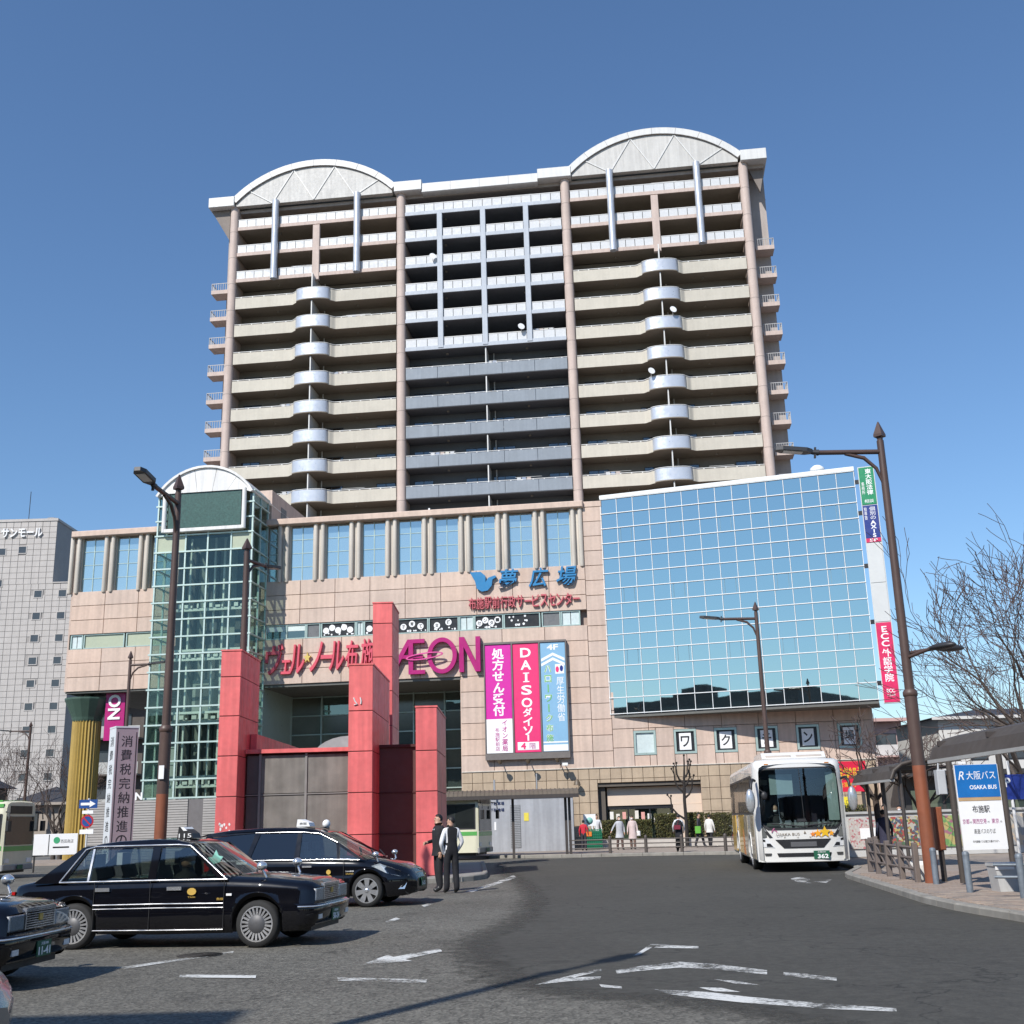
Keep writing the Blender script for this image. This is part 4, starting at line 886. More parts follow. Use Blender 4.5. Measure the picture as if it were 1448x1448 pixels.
# ================================================================ red car park entrance structure
def red_structure():
    S = thing("red_entrance_structure", "pinkish red panelled entrance structure with tall fins and grey mesh wall", "structure", (0, 0, 0))
    red = [M("red_panel_%d" % i, c, .48, var=.10, scale=1.1, streak=.20) for i, c in enumerate(((.74, .150, .146), (.70, .142, .140), (.76, .156, .150)))]
    dk = M("red_joint", (.07, .02, .02), .7)
    rnd = random.Random(2)
    def fin(x0, x1, y0, y1, H, joints):
        f = part("fin", MB().box(x0+.02, x1-.02, y0+.02, y1-.02, .1, H-.05), dk, S)
        zs = [.12]+joints+[H]
        for a, b in zip(zs, zs[1:]):
            g = .012
            part("red_panel", MB().bev(x0, x1, y0, y0+.03, a+g, b-g, .012), rnd.choice(red), f)
            n = max(1, round((y1-y0)/1.3)); w = (y1-y0-.03)/n
            for xs in (x0, x1):
                for k in range(n):
                    ya, yb = y0+.03+k*w+.004, y0+.03+(k+1)*w-.004
                    part("red_panel", MB().box(xs-(.02 if xs == x1 else 0), xs+(.02 if xs == x0 else 0), ya, yb, a+g, b-g), rnd.choice(red), f)
        part("red_cap", MB().box(x0-.02, x1+.02, y0-.02, y1, H, H+.05), red[2], f)
    J = lambda H: [z for z in (1.35, 2.55, 3.75, 4.95, 6.15, 7.35, 8.55) if z < H-.4]
    fin(-3.12, -2.47, 35, 39.2, 5.05, J(5.05)); fin(-5.1, -4.37, 34.5, 39.0, 6.33, J(6.33)); fin(-5.08, -4.38, 40, 42.2, 9.28, J(9.28)); fin(-9.14, -8.52, 35, 37.6, 6.95, J(6.95))
    mesh_m = M("grey_mesh", (.20, .185, .165), .6, .2, var=.2, streak=.22, scale=2, fine=60, bump=.4, bscale=120)
    mf = M("mesh_frame", (.26, .245, .23), .5, .3); 
    part("mesh_backing", MB().box(-8.5, -5.12, 36.1, 36.3, .1, 3.85), dk, S)
    xs = [-8.52+.03, -8.05, -6.62, -5.14]
    for i in range(3):
        for a, b in ((.15, 1.3), (1.36, 2.58), (2.62, 3.8)):
            if i == 0: mm = M("mesh_dark", (.10, .085, .08), .6)
            else: mm = mesh_m
            part("mesh_panel", MB().bev(xs[i]+.02, xs[i+1]-.02, 36.0, 36.09, a, b, .02), mm, S)
    part("mesh_post", MB().box(xs[1]-.035, xs[1]+.035, 35.96, 36.12, .1, 3.84).box(xs[2]-.035, xs[2]+.035, 35.96, 36.12, .1, 3.84), mf, S)
    part("mesh_rail", MB().box(xs[0], xs[3], 35.97, 36.1, 2.585, 2.615), mf, S)
    part("red_cap", MB().box(-8.5, -5.1, 35.85, 36.5, 3.86, 3.98), red[0], S)
    part("red_cap", MB().box(-8.5, -8.3, 36.5, 46, 3.9, 4.5), red[0], S)
    part("recess_wall", MB().box(-4.4, -3.1, 36.2, 36.35, .1, 3.95), M("recess_brown", (.10, .045, .04), .6, var=.08), S)
    part("recess_seam", MB().box(-4.4, -3.1, 36.17, 36.2, 1.32, 1.36).box(-4.4, -3.1, 36.17, 36.2, 2.55, 2.59), dk, S)
    part("recess_cap", MB().box(-4.4, -3.1, 36.1, 36.6, 3.95, 4.03), dk, S)
    part("roof_slab", MB().box(-8.4, -3.1, 36.4, 45, 3.5, 3.8), dk, S)
    n = 14; arc = [(-5.75+1.25*math.cos(math.pi*k/n), 3.78+.78*math.sin(math.pi*k/n)) for k in range(n+1)]
    part("vault_roof", MB().prism(arc, 39, 45, 'y', sm=True), M("vault_grey", (.42, .44, .44), .4, .3), S)
    wh = M("graffiti_white", (.75, .72, .70), .7)
    for (x, z, pts) in ((-4.95, 5.35, [(0, 0), (.05, -.12), (.12, -.2), (.02, -.22)]), (-4.75, 5.35, [(0, 0), (.03, -.1), (.02, -.2)])):
        part("graffiti", MB().tube([(x+a, 34.485, z+b) for a, b in pts], .025, 4), wh, S)
    for k in range(9):
        x = -9.0+rnd.random()*.35; z = 1.5+rnd.random()*.35
        part("peeled_paint", MB().prism([(x+.03*math.cos(q), z+.05*rnd.uniform(.6, 1.4)*math.sin(q)) for q in [i*1.05 for i in range(6)]], 34.994, 34.999), wh, S)
red_structure()
# ================================================================ vehicles
black_paint = M("black_car_paint", (.004, .004, .006), .2, 0, var=.02, spec=.02, coat=1.0)
chrome = M("chrome", (.80, .80, .81), .2, .8, var=.02)
rubber = M("tyre_rubber", (.02, .02, .02), .8, var=.1)
alloy = M("alloy_silver", (.55, .56, .58), .3, .8, var=.05)
plastic = M("dark_plastic", (.02, .02, .022), .5, var=.08)
carglass = thin_glass("car_glass", (.66, .71, .69), .09)
tintglass = thin_glass("tinted_glass", (.06, .065, .07), .09)
headglass = thin_glass("lamp_glass", (.85, .88, .9), .12)
seatm = M("seat_cloth", (.10, .10, .11), .8); white_lace = M("seat_cover_white", (.62, .63, .64), .8)
amber = M("amber_lens", (.55, .18, .01), .2); redlens = M("red_lens", (.4, .01, .01), .2)
gold_t = M("gold_print", (.55, .36, .08), .4); plate_g = M("plate_green", (.01, .10, .05), .5)
skin = M("skin", (.50, .30, .21), .55, var=.04)
def wheel(parent, x, y, r, w, side, rim_m, spokes, style, z=None):
    """tyre ring with shaped shoulder, rim with spokes; side -1 = faces -y"""
    z = z or r
    Wh = MB(); n = 28; prof = [(r*.74, -w/2), (r*.94, -w/2), (r, -w*.32), (r, w*.32), (r*.94, w/2), (r*.74, w/2)]
    rows = [[(rr*math.cos(2*math.pi*k/n), yy, rr*math.sin(2*math.pi*k/n)) for k in range(n)] for rr, yy in prof]
    Wh.grid(rows, 0, True, True, True); Wh.grid([rows[-1], rows[0]], 0, True, True, True)
    wo = part("wheel", Wh, rubber, parent, (x, y, z))
    s = side; f = s*w/2
    rm = MB()
    def ringd(r0, r1, y0, y1): rm.grid([[(rr*math.cos(2*math.pi*k/n), yy, rr*math.sin(2*math.pi*k/n)) for k in range(n)] for rr, yy in ((r0, y0), (r1, y1))], 0, True, s > 0, True)
    ringd(r*.755, r*.70, f*1.0, f*1.02); ringd(r*.70, r*.69, f*1.02, f*.55)
    def disc(r0, yy): rm.add([(r0*math.cos(2*math.pi*k/n), yy, r0*math.sin(2*math.pi*k/n)) for k in range(n)], [tuple(range(n)) if s < 0 else tuple(range(n))[::-1]])
    rim = part("rim", rm, rim_m, wo)
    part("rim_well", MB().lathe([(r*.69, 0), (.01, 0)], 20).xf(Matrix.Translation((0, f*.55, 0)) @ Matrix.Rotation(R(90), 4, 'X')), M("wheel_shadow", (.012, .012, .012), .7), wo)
    sp = MB()
    for k in range(spokes):
        a = 2*math.pi*k/spokes; m = Matrix.Rotation(a, 4, 'Y')
        if style == 'cover': sp.box(-.014, .014, min(f*.6, f*.98), max(f*.6, f*.98), r*.38, r*.69, 0, m)
        else: sp.add([m @ Vector(v) for v in ((-.035, f*.98, r*.12), (.035, f*.98, r*.12), (.045, f*.92, r*.42), (.058, f*.98, r*.71), (-.058, f*.98, r*.71), (-.045, f*.92, r*.42))], [(0, 1, 2, 5), (5, 2, 3, 4)] if s < 0 else [(5, 2, 1, 0), (4, 3, 2, 5)])
    part("spokes", sp, rim_m, wo)
    hb = MB().lathe([(r*.40 if style == 'cover' else r*.16, 0), (r*.37 if style == 'cover' else r*.13, .012), (.02, .016)], 18); hb.xf(Matrix.Translation((0, f*.96, 0)) @ Matrix.Rotation(R(90 if s < 0 else -90), 4, 'X'))
    part("hub_cap", hb, M('hub_grey', (.10, .10, .105), .5, .3) if style == 'cover' else rim_m, wo)
    return wo
def car_body(T, axles, rw):
    """lofted lower body; T holds tables by x: hw half width, zs shoulder, zc centre, zb sill"""
    xs = []; x = T['x0']
    while x < T['x1']: xs.append(x); x += .06
    xs.append(T['x1'])
    for a in axles: xs += [a-rw, a-rw+.002, a+rw, a+rw-.002] + [a+rw*math.cos(math.pi*k/10) for k in range(1, 10)]
    xs = sorted(set(round(v, 4) for v in xs if T['x0'] <= v <= T['x1']))
    rows = []
    for x in xs:
        hw, zs, zc, zb = (interp(T[k], x) for k in ('hw', 'zs', 'zc', 'zb'))
        for a in axles:
            if abs(x-a) < rw: zb = max(zb, T['wr']+math.sqrt(max(0, rw*rw-(x-a)**2)))
        pr = [(hw*.93, zb), (hw*.975, zb+.05), (hw*.995, .46), (hw, .58), (hw*.985, .60), (hw*.985, .74), (hw*.955, zs-.04), (hw*.91, zs), (hw*.5, zc-.012), (0, zc)]
        q = []; last = -1
        for y, z in pr[:6]: z = max(z, last+.004); z = min(z, zs-.05+.001*len(q)); q.append((y, z)); last = z
        q += pr[6:]
        full = [(x, -y, z) for y, z in q] + [(x, y, z) for y, z in q[-2::-1]]
        rows.append(full)
    mb = MB(); mb.grid(rows, 0, True, True)
    for r_, f in ((rows[0], False), (rows[-1], True)):
        n = len(r_); mb.add(r_, [tuple(range(n)) if f else tuple(range(n))[::-1]])
    return mb
def side_poly(mb, poly, ysurf, th, off=0., mi=0, sides=(-1, 1)):
    n = len(poly)
    for s in sides:
        o = [(x, s*(ysurf(x, z)+off), z) for x, z in poly]; i = [(x, s*(ysurf(x, z)+off-th), z) for x, z in poly]
        mb.add(o+i, [tuple(range(n)) if s < 0 else tuple(range(n))[::-1], tuple(range(2*n-1, n-1, -1)) if s < 0 else tuple(range(n, 2*n))] + [((k, k+n, (k+1) % n+n, (k+1) % n) if s < 0 else ((k+1) % n, (k+1) % n+n, k+n, k)) for k in range(n)], mi)
    return mb
def side_tube(pts, ysurf, r, off=.0, sides=(-1, 1), n=5):
    mb = MB()
    for s in sides: mb.tube([(x, s*(ysurf(x, z)+off), z) for x, z in pts], r, n)
    return mb
def driver(parent, x, y, z, mask=True):
    """seated driver: head, neck, shoulders and arms as one body"""
    b = MB(); b.lathe([(.10, .0), (.20, .12), (.22, .30), (.21, .42), (.12, .50), (.055, .53), (.055, .58)], 12, (x, y, z), 0)
    b.sphere((x+.02, y, z+.70), .115, 12, 10, 1, (1, .82, 1.15)); b.tube([(x, y-.2, z+.42), (x+.18, y-.24, z+.18), (x+.42, y-.12, z+.25)], [.06, .05, .04], 8, 0); b.tube([(x, y+.2, z+.42), (x+.18, y+.24, z+.18), (x+.42, y+.12, z+.25)], [.06, .05, .04], 8, 0)
    d = part("driver", b, [M("driver_suit", (.02, .02, .022), .8), skin], parent)
    h = MB().sphere((x-.01, y, z+.755), .118, 10, 7, 0, (1, .86, .9)); part("hair", h, M("hair_black", (.012, .010, .009), .6), d)
    if mask: part("face_mask", MB().sphere((x+.085, y, z+.655), .062, 8, 6, 0, (.8, 1.1, .9)), M("mask_white", (.75, .76, .78), .8), d)
    return d
def seat(parent, x, y, cover):
    mb = MB().box(x-.25, x+.28, y-.24, y+.24, .42, .58); mb.prism([(x-.28, .55), (x-.12, .55), (x-.34, 1.12), (x-.44, 1.10)], y-.24, y+.24); s = part("seat", mb, seatm, parent)
    part("headrest", MB().box(x-.46, x-.37, y-.13, y+.13, 1.12, 1.30), cover, s)
def sedan(label, loc, rz, plate, group):
    C_ = thing("taxi", label, "taxi", loc, rz, group)
    T = dict(x0=-2.34, x1=2.28, wr=.315,
             hw=[(-2.34, .70), (-2.28, .77), (-2.1, .82), (-1.6, .845), (0, .848), (1.5, .84), (2.1, .81), (2.22, .775), (2.28, .72)],
             zs=[(-2.34, .80), (-2.27, .885), (-2.1, .90), (-1.5, .915), (0, .925), (.95, .925), (1.5, .90), (2.1, .845), (2.22, .82), (2.28, .78)],
             zc=[(-2.34, .83), (-2.27, .93), (-2.1, .955), (-1.55, .985), (0, .96), (1.0, .99), (1.5, .965), (2.1, .90), (2.22, .86), (2.28, .80)],
             zb=[(-2.34, .40), (-2.2, .28), (-1.9, .22), (0, .19), (1.9, .21), (2.2, .24), (2.34, .32)])
    ax = (-1.31, 1.475); rw = .365
    part("body", car_body(T, ax, rw), black_paint, C_)
    part("underbody", MB().box(-2.2, 2.2, -.62, .62, .2, .62), plastic, C_)
    ys = lambda x, z: .815-(z-.92)*.30
    # roof with soft edges
    rows = []
    for x, zt, hw in ((-1.18, 1.415, .64), (-1.10, 1.455, .655), (-.8, 1.485, .665), (-.2, 1.50, .67), (.1, 1.485, .665), (.30, 1.45, .655), (.40, 1.41, .64)):
        rows.append([(x, -hw-.012, 1.40), (x, -hw*.97, zt-.022), (x, -hw*.8, zt-.008), (x, 0, zt), (x, hw*.8, zt-.008), (x, hw*.97, zt-.022), (x, hw+.012, 1.40)])
    part("roof", MB().grid(rows, 0, True, True), black_paint, C_)
    # pillars (side frames)
    for sd in (-1, 1):
        fr = MB()
        side_poly(fr, [(-1.98, .91), (-1.50, .91), (-1.18, 1.405), (-1.30, 1.405)], ys, .05, 0, 0, (sd,))          # C pillar sail
        side_poly(fr, [(-.20, .91), (-.08, .91), (-.08, 1.40), (-.20, 1.40)], ys, .04, 0, 0, (sd,))                     # B pillar
        side_poly(fr, [(.90, .91), (1.02, .91), (.42, 1.405), (.33, 1.405)], ys, .05, 0, 0, (sd,))                 # A pillar
        side_poly(fr, [(-1.32, 1.375), (.44, 1.375), (.40, 1.42), (-1.25, 1.42)], ys, .05, 0, 0, (sd,))                 # roof rail
        part("pillars", fr, black_paint, C_)
    gl = lambda name, poly, m: [part(name, side_poly(MB(), poly, ys, .012, -.02, 0, (sd,)), m, C_) for sd in (-1, 1)]
    gl("rear_side_window", [(-1.50, .925), (-.205, .925), (-.205, 1.372), (-1.22, 1.372)], carglass)
    gl("front_side_window", [(-.075, .925), (.90, .925), (.345, 1.372), (-.075, 1.372)], carglass)
    part("quarter_post", side_poly(MB(), [(-1.14, .92), (-1.11, .92), (-1.11, 1.375), (-1.14, 1.375)], ys, .03), chrome, C_)
    ws = MB().grid([[(1.03, -.78, .945), (1.09, -.4, .97), (1.11, 0, .975), (1.09, .4, .97), (1.03, .78, .945)], [(.40, -.64, 1.405), (.43, -.33, 1.42), (.44, 0, 1.425), (.43, .33, 1.42), (.40, .64, 1.405)]], 0, True); part("windscreen", ws, carglass, C_)
    rg = MB().grid([[(-1.98, -.74, .92), (-2.0, 0, .96), (-1.98, .74, .92)], [(-1.22, -.63, 1.405), (-1.23, 0, 1.425), (-1.22, .63, 1.405)]], 0, True, True); part("rear_window", rg, carglass, C_)
    # chrome trim: window surround, belt, side mouldings
    part("window_trim", side_tube([(1.0, .925), (.38, 1.39), (.2, 1.408), (-1.1, 1.408), (-1.25, 1.37), (-1.56, .925)], ys, .013, .006), chrome, C_)
    part("belt_trim", side_tube([(-1.56, .92), (0, .925), (1.02, .922)], ys, .014, .012), chrome, C_)
    part("side_moulding", side_tube([(-1.0, .60), (0, .605), (.98, .60)], lambda x, z: .85, .011), chrome, C_)
    part("side_moulding", side_tube([(-1.0, .545), (0, .55), (.98, .545)], lambda x, z: .85, .008), chrome, C_)
    part("sill_trim", side_tube([(-1.0, .255), (0, .25), (.98, .25)], lambda x, z: .835, .009), chrome, C_)
    seams = MB()
    for x in (-1.02+.02, -.14, .98): side_poly(seams, [(x, .26), (x+.008, .26), (x+.008, .915), (x, .915)], lambda x, z: .848, .006, .002)
    part("door_seams", seams, plastic, C_)
    for x in (-.98, .12):
        part("door_handle", side_poly(MB(), [(x, .785), (x+.22, .785), (x+.22, .835), (x, .835)], lambda a, b: .855, .02), chrome, C_)
    for s in (-1, 1):
        mb = MB().tube([(1.55, s*.70, .93), (1.50, s*.72, 1.03)], .018, 6).sphere((1.49, s*.73, 1.09), .075, 10, 8, 0, (1.0, 1.15, .85)); part("fender_mirror", mb, chrome, C_)
        hl = part("headlamp", MB().bev(-.165, .165, 0, .04, -.08, .08, .012).xf(Matrix.Translation((2.292, s*.535, .685)) @ Matrix.Rotation(R(90), 4, 'Z')), M("reflector", (.74, .75, .76), .2, .1, var=.2, fine=40), C_)
        part("lens", MB().bev(-.17, .17, 0, .008, -.085, .085, .004).xf(Matrix.Translation((2.302, s*.535, .685)) @ Matrix.Rotation(R(90), 4, 'Z')), headglass, hl)
        part("side_marker", MB().box(1.02, 1.10, s*.846-.008, s*.846+.008, .70, .73), whitep, C_)
    # grille, bumper, plate
    g = part("grille", MB().box(2.22, 2.262, -.33, .33, .60, .80), plastic, C_)
    gm = MB()
    for k in range(8): gm.box(2.255, 2.29, -.33, .33, .605+k*.025, .615+k*.025)
    gm.box(2.24, 2.297, -.345, .345, .795, .825); gm.box(2.24, 2.293, -.345, -.325, .60, .80); gm.box(2.24, 2.293, .325, .345, .60, .80)
    part("grille_bars", gm, chrome, g); part("emblem", MB().box(2.285, 2.30, -.04, .04, .68, .75), gold_t, g)
    bp = []
    for x, hw in ((2.06, .845), (2.27, .80), (2.32, .66), (2.335, .3)): bp.append((x, hw))
    def bumper(xs, sgn, name):
        rows = []
        for z, o in ((.30, -.04), (.34, .0), (.50, .02), (.56, .0), (.575, -.05)):
            rows.append([(sgn*(x+o), -h, z) for x, h in xs] + [(sgn*(x+o), h, z) for x, h in xs[::-1]])
        b = part(name, MB().grid(rows, 0, True, sgn < 0), black_paint, C_)
        part("bumper_trim", MB().tube([(sgn*(x+.02), -h-.006, .535) for x, h in xs]+[(sgn*(x+.02), h+.006, .535) for x, h in xs[::-1]], .012, 5), chrome, b)
    bumper(bp, 1, "front_bumper"); bumper(bp, -1, "rear_bumper")
    pl = part("number_plate", MB().box(2.348, 2.36, -.165, .165, .30, .465), plate_g, C_)
    part("plate_number", text_mb(plate, .27, .085, ext=.003, bold=.03).xf(Matrix.Rotation(R(90), 4, 'Z')), whitep, C_, (2.362, 0, .36))
    part("plate_region", text_mb("大阪500", .17, .035, ext=.003).xf(Matrix.Rotation(R(90), 4, 'Z')), whitep, C_, (2.362, 0, .435))
    for s in (-1, 1):
        part("fog_lamp", MB().box(2.30, 2.335, s*.6-.07, s*.6+.07, .36, .42), M("reflector", (.74, .75, .76), .2, .1), C_)
        part("tail_lamp", MB().box(-2.35, -2.30, s*.58-.17, s*.58+.17, .66, .80), redlens, C_)
        for x in ax: wheel(C_, x, s*.735, .315, .19, s, chrome, 22, 'cover')
    # roof sign, badges, interior
    rs = part("roof_lamp", MB().prism([(-.10, 1.49), (.16, 1.49), (.13, 1.56), (-.02, 1.66), (-.08, 1.66)], -.14, .14), plastic, C_)
    part("lamp_face", MB().prism([(.0, 1.60), (.06, 1.60), (-.0, 1.655), (-.05, 1.655)], -.146, .146), whitep, rs); text("115", .2, .06, whitep, rs, (.03, -.146, 1.53), ext=.003)
    for s in (-1, 1):
        e = part("door_badge", MB().prism([(.50+.07*math.cos(a), .765+.05*math.sin(a)) for a in [k*math.pi/5 for k in range(10)]], s*.852-.003, s*.852+.003), gold_t, C_)
        text("TAXI", .11, .02, gold_t, C_, (.50, s*.852, .69) if s < 0 else (.5, .856, .69), ext=.003)
    text("無線", .10, .035, gold_t, C_, (.93, -.856, .66), ext=.003)
    for x, y in ((.15, -.38), (.15, .38), (-.8, -.38), (-.8, .38)): seat(C_, x, y, white_lace if x < 0 else seatm)
    part("dashboard", MB().box(.70, 1.05, -.72, .72, .75, .92), plastic, C_)
    part("steering_wheel", MB().tube([(.55+.05*math.cos(a), -.38+.17*math.sin(a), .92+.15*math.cos(a)) for a in [k*math.pi/6 for k in range(13)]], .014, 5, caps=False), plastic, C_)
    part("wiper", MB().tube([(1.07, -.5, .975), (.95, -.1, 1.06)], .012, 4).tube([(1.09, .1, .99), (.96, .5, 1.05)], .012, 4), plastic, C_)
    return C_
TG = "black taxis waiting at the stand"
taxi_rot = math.atan2(16.82-17.27, -3.75+6.54)
def place_by_wheels(fx, fy, rz, axf=1.475, ay=-.74):
    c, s = math.cos(rz), math.sin(rz); return (fx-(axf*c-ay*s), fy-(axf*s+ay*c), 0)
taxiA = sedan("black sedan taxi in the front row with chrome wheel covers and masked driver", place_by_wheels(-3.72, 16.85, taxi_rot), taxi_rot, "50-24", TG)
driver(taxiA, .18, -.38, .50)
part("dash_sticker", MB().prism([(0, 0), (.10, .02), (.16, .10), (.09, .12), (.05, .20), (.0, .10), (-.10, .09)], -.004, .004), M("mint_sticker", (.30, .68, .58), .5), taxiA, (.62, -.45, 1.12))
taxiB = copy_tree(taxiA, None, (-7.72, 13.62, 0), R(-4), "black sedan taxi cut by the left edge, plate 11-41, behind the front row taxi")
for o in list(taxiB.children):
    if o.name.startswith(("driver", "dash_sticker", "plate_number")):
        for k in list(o.children): bpy.data.objects.remove(k)
        bpy.data.objects.remove(o)
part("plate_number", text_mb("11-41", .27, .085, ext=.003, bold=.03).xf(Matrix.Rotation(R(90), 4, 'Z')), whitep, taxiB, (2.362, 0, .36))

def wagon(label, loc, rz, group, name="taxi", cat="taxi", black_paint=black_paint):
    C_ = thing(name, label, cat, loc, rz, group)
    T = dict(x0=-2.31, x1=2.31, wr=.325,
             hw=[(-2.31, .60), (-2.24, .74), (-2.0, .84), (-1.4, .875), (0, .885), (1.2, .88), (1.8, .84), (2.1, .75), (2.24, .62), (2.31, .45)],
             zs=[(-2.31, .82), (-2.22, .93), (-1.5, .985), (-.5, .975), (.6, .95), (1.1, .93), (1.6, .86), (2.0, .76), (2.2, .66), (2.31, .52)],
             zc=[(-2.31, .84), (-2.2, .96), (-1.2, 1.0), (.6, 1.02), (1.15, 1.01), (1.6, .93), (2.0, .83), (2.2, .72), (2.31, .55)],
             zb=[(-2.31, .42), (-2.1, .28), (-1.8, .21), (0, .19), (1.8, .19), (2.2, .22), (2.31, .30)])
    ax = (-1.42, 1.36); rw = .37
    part("body", car_body(T, ax, rw), black_paint, C_); part("underbody", MB().box(-2.1, 2.05, -.62, .62, .2, .62), plastic, C_)
    ys = lambda x, z: .855-(z-.95)*.34-.02*max(0, -x-.6)
    rows = []
    for x, zt, hw in ((-2.28, 1.50, .56), (-2.20, 1.535, .60), (-1.7, 1.595, .645), (-1.0, 1.62, .665), (-.3, 1.615, .67), (.1, 1.575, .665), (.36, 1.495, .65)):
        rows.append([(x, -hw-.01, zt-.07), (x, -hw*.97, zt-.025), (x, -hw*.8, zt-.008), (x, 0, zt), (x, hw*.8, zt-.008), (x, hw*.97, zt-.025), (x, hw+.01, zt-.07)])
    part("roof", MB().grid(rows, 0, True, True), black_paint, C_)
    part("roof_spoiler", MB().prism([(-2.28, 1.47), (-2.20, 1.525), (-2.44, 1.465), (-2.43, 1.445)], -.56, .56), black_paint, C_)
    for sd in (-1, 1):
        fr = MB()
        side_poly(fr, [(-2.18, .96), (-1.95, .96), (-2.02, 1.18), (-2.12, 1.47), (-2.26, 1.46)], ys, .04, 0, 0, (sd,))
        side_poly(fr, [(-1.28, .96), (-1.20, .96), (-1.02, 1.52), (-1.14, 1.52)], ys, .04, 0, 0, (sd,)); side_poly(fr, [(-.22, .95), (-.11, .95), (-.11, 1.50), (-.20, 1.50)], ys, .04, 0, 0, (sd,))
        side_poly(fr, [(1.20, .93), (1.30, .93), (.42, 1.46), (.33, 1.46)], ys, .04, 0, 0, (sd,)); side_poly(fr, [(.72, .94), (.77, .94), (.72, 1.26), (.66, 1.30)], ys, .03, 0, 0, (sd,))
        side_poly(fr, [(-2.24, 1.44), (-1.0, 1.52), (.0, 1.515), (.42, 1.44), (.36, 1.485), (-.2, 1.565), (-1.0, 1.575), (-2.22, 1.505)], ys, .05, 0, 0, (sd,))
        part("pillars", fr, black_paint, C_)
    gl = lambda nm, poly, m: [part(nm, side_poly(MB(), poly, ys, .012, -.018, 0, (sd,)), m, C_) for sd in (-1, 1)]
    gl("rear_quarter_window", [(-1.95, .965), (-1.29, .965), (-1.15, 1.50), (-2.1, 1.435)], tintglass); gl("rear_side_window", [(-1.20, .965), (-.22, .96), (-.20, 1.505), (-1.03, 1.51)], tintglass)
    gl("front_side_window", [(-.11, .955), (.71, .95), (.65, 1.30), (.36, 1.44), (-.11, 1.485)], carglass); gl("vent_window", [(.78, .945), (1.18, .935), (.73, 1.25)], carglass)
    ws = MB().grid([[(1.34, -.76, .93), (1.44, -.4, .97), (1.47, 0, .98), (1.44, .4, .97), (1.34, .76, .93)], [(.36, -.63, 1.455), (.42, -.33, 1.48), (.43, 0, 1.485), (.42, .33, 1.48), (.36, .63, 1.455)]], 0, True); part("windscreen", ws, carglass, C_)
    rg = MB().grid([[(-2.24, -.62, .98), (-2.27, 0, 1.0), (-2.24, .62, .98)], [(-2.25, -.55, 1.47), (-2.28, 0, 1.49), (-2.25, .55, 1.47)]], 0, True, True); part("rear_window", rg, tintglass, C_)
    part("belt_trim", side_tube([(-1.95, .962), (-.5, .958), (.6, .948), (1.2, .93)], ys, .011, .008), chrome, C_)
    [part("visor_trim", side_tube([(-1.14, 1.515), (-.1, 1.51), (.3, 1.465), (.7, 1.28)], ys, .012, .012, (sd,)), chrome, C_) for sd in (-1, 1)]
    seams = MB()
    for x in (-1.16, -.16, .86): side_poly(seams, [(x, .26), (x+.008, .26), (x+.008, .94), (x, .94)], lambda x, z: .882, .006, .003)
    part("door_seams", seams, plastic, C_)
    for x in (-1.05, -.02): part("door_handle", side_poly(MB(), [(x, .80), (x+.2, .80), (x+.2, .835), (x, .835)], lambda a, b: .893, .02), chrome, C_)
    for s in (-1, 1):
        part("fender_mirror", MB().tube([(1.55, s*.72, .88), (1.52, s*.74, .98)], .016, 6).sphere((1.51, s*.75, 1.03), .07, 10, 8, 0, (.95, 1.2, .8)), chrome, C_)
        P = [(1.45, .80), (1.62, .845), (2.02, .70), (2.20, .60), (2.05, .585), (1.75, .66)]
        hs = lambda x, z: interp(T['hw'], x)*.985+.008
        hl = part("headlamp", side_poly(MB(), P, hs, .02, 0, 0, (s,)), M("reflector", (.74, .75, .76), .2, .1, var=.2, fine=40), C_); part("lens", side_poly(MB(), [(x, z) for x, z in P], hs, .004, .01, 0, (s,)), headglass, hl)
        part("fog_slot", side_poly(MB(), [(2.0, .34), (2.12, .34), (2.16, .46), (2.05, .40)], hs, .01, .004, 0, (s,)), chrome, C_)
        part("tail_lamp", side_poly(MB(), [(-2.22, .75), (-2.0, .80), (-2.1, .98), (-2.24, .95)], lambda x, z: interp(T['hw'], x)+.004, .01, 0, 0, (s,)), redlens, C_)
        for x in ax: wheel(C_, x, s*.775, .325, .2, s, alloy, 7, 'star')
        part("door_crest", MB().prism([(.55+.05*math.cos(a), .70+.05*math.sin(a)) for a in [k*math.pi/4 for k in range(8)]], s*.893-.003, s*.893+.003), gold_t, C_)
        part("door_crest", MB().prism([(.47, .60), (.63, .60), (.60, .635), (.50, .635)], s*.893-.003, s*.893+.003), gold_t, C_)
    text("GRAND", .16, .03, gold_t, C_, (1.0, -.896, .66), ext=.003); text("TAXI無線", .18, .028, whitep, C_, (1.0, -.896, .71), ext=.003)
    g = part("grille", MB().box(2.18, 2.24, -.36, .36, .50, .60), plastic, C_); part("grille_bars", MB().box(2.235, 2.26, -.34, .34, .52, .53).box(2.235, 2.26, -.34, .34, .56, .57).box(2.23, 2.255, -.3, .3, .63, .65), chrome, g)
    part("lower_intake", MB().box(2.15, 2.285, -.5, .5, .27, .38), plastic, C_)
    part("number_plate", MB().box(2.325, 2.34, -.165, .165, .36, .525), plate_g, C_); part("plate_number", text_mb("5-15", .25, .08, ext=.003, bold=.03).xf(Matrix.Rotation(R(90), 4, 'Z')), whitep, C_, (2.342, 0, .42))
    # taxi lamp and ad lamp on a roof rack
    r1 = part("roof_lamp", MB().prism([(-.42, 1.62), (-.12, 1.62), (-.15, 1.70), (-.34, 1.77), (-.40, 1.77)], -.17, .17), whitep, C_); part("roof_rack", MB().box(-.5, .1, -.5, -.46, 1.56, 1.59).box(-.5, .1, .46, .5, 1.56, 1.59).box(-.3, -.26, -.5, .5, 1.56, 1.585), plastic, C_)
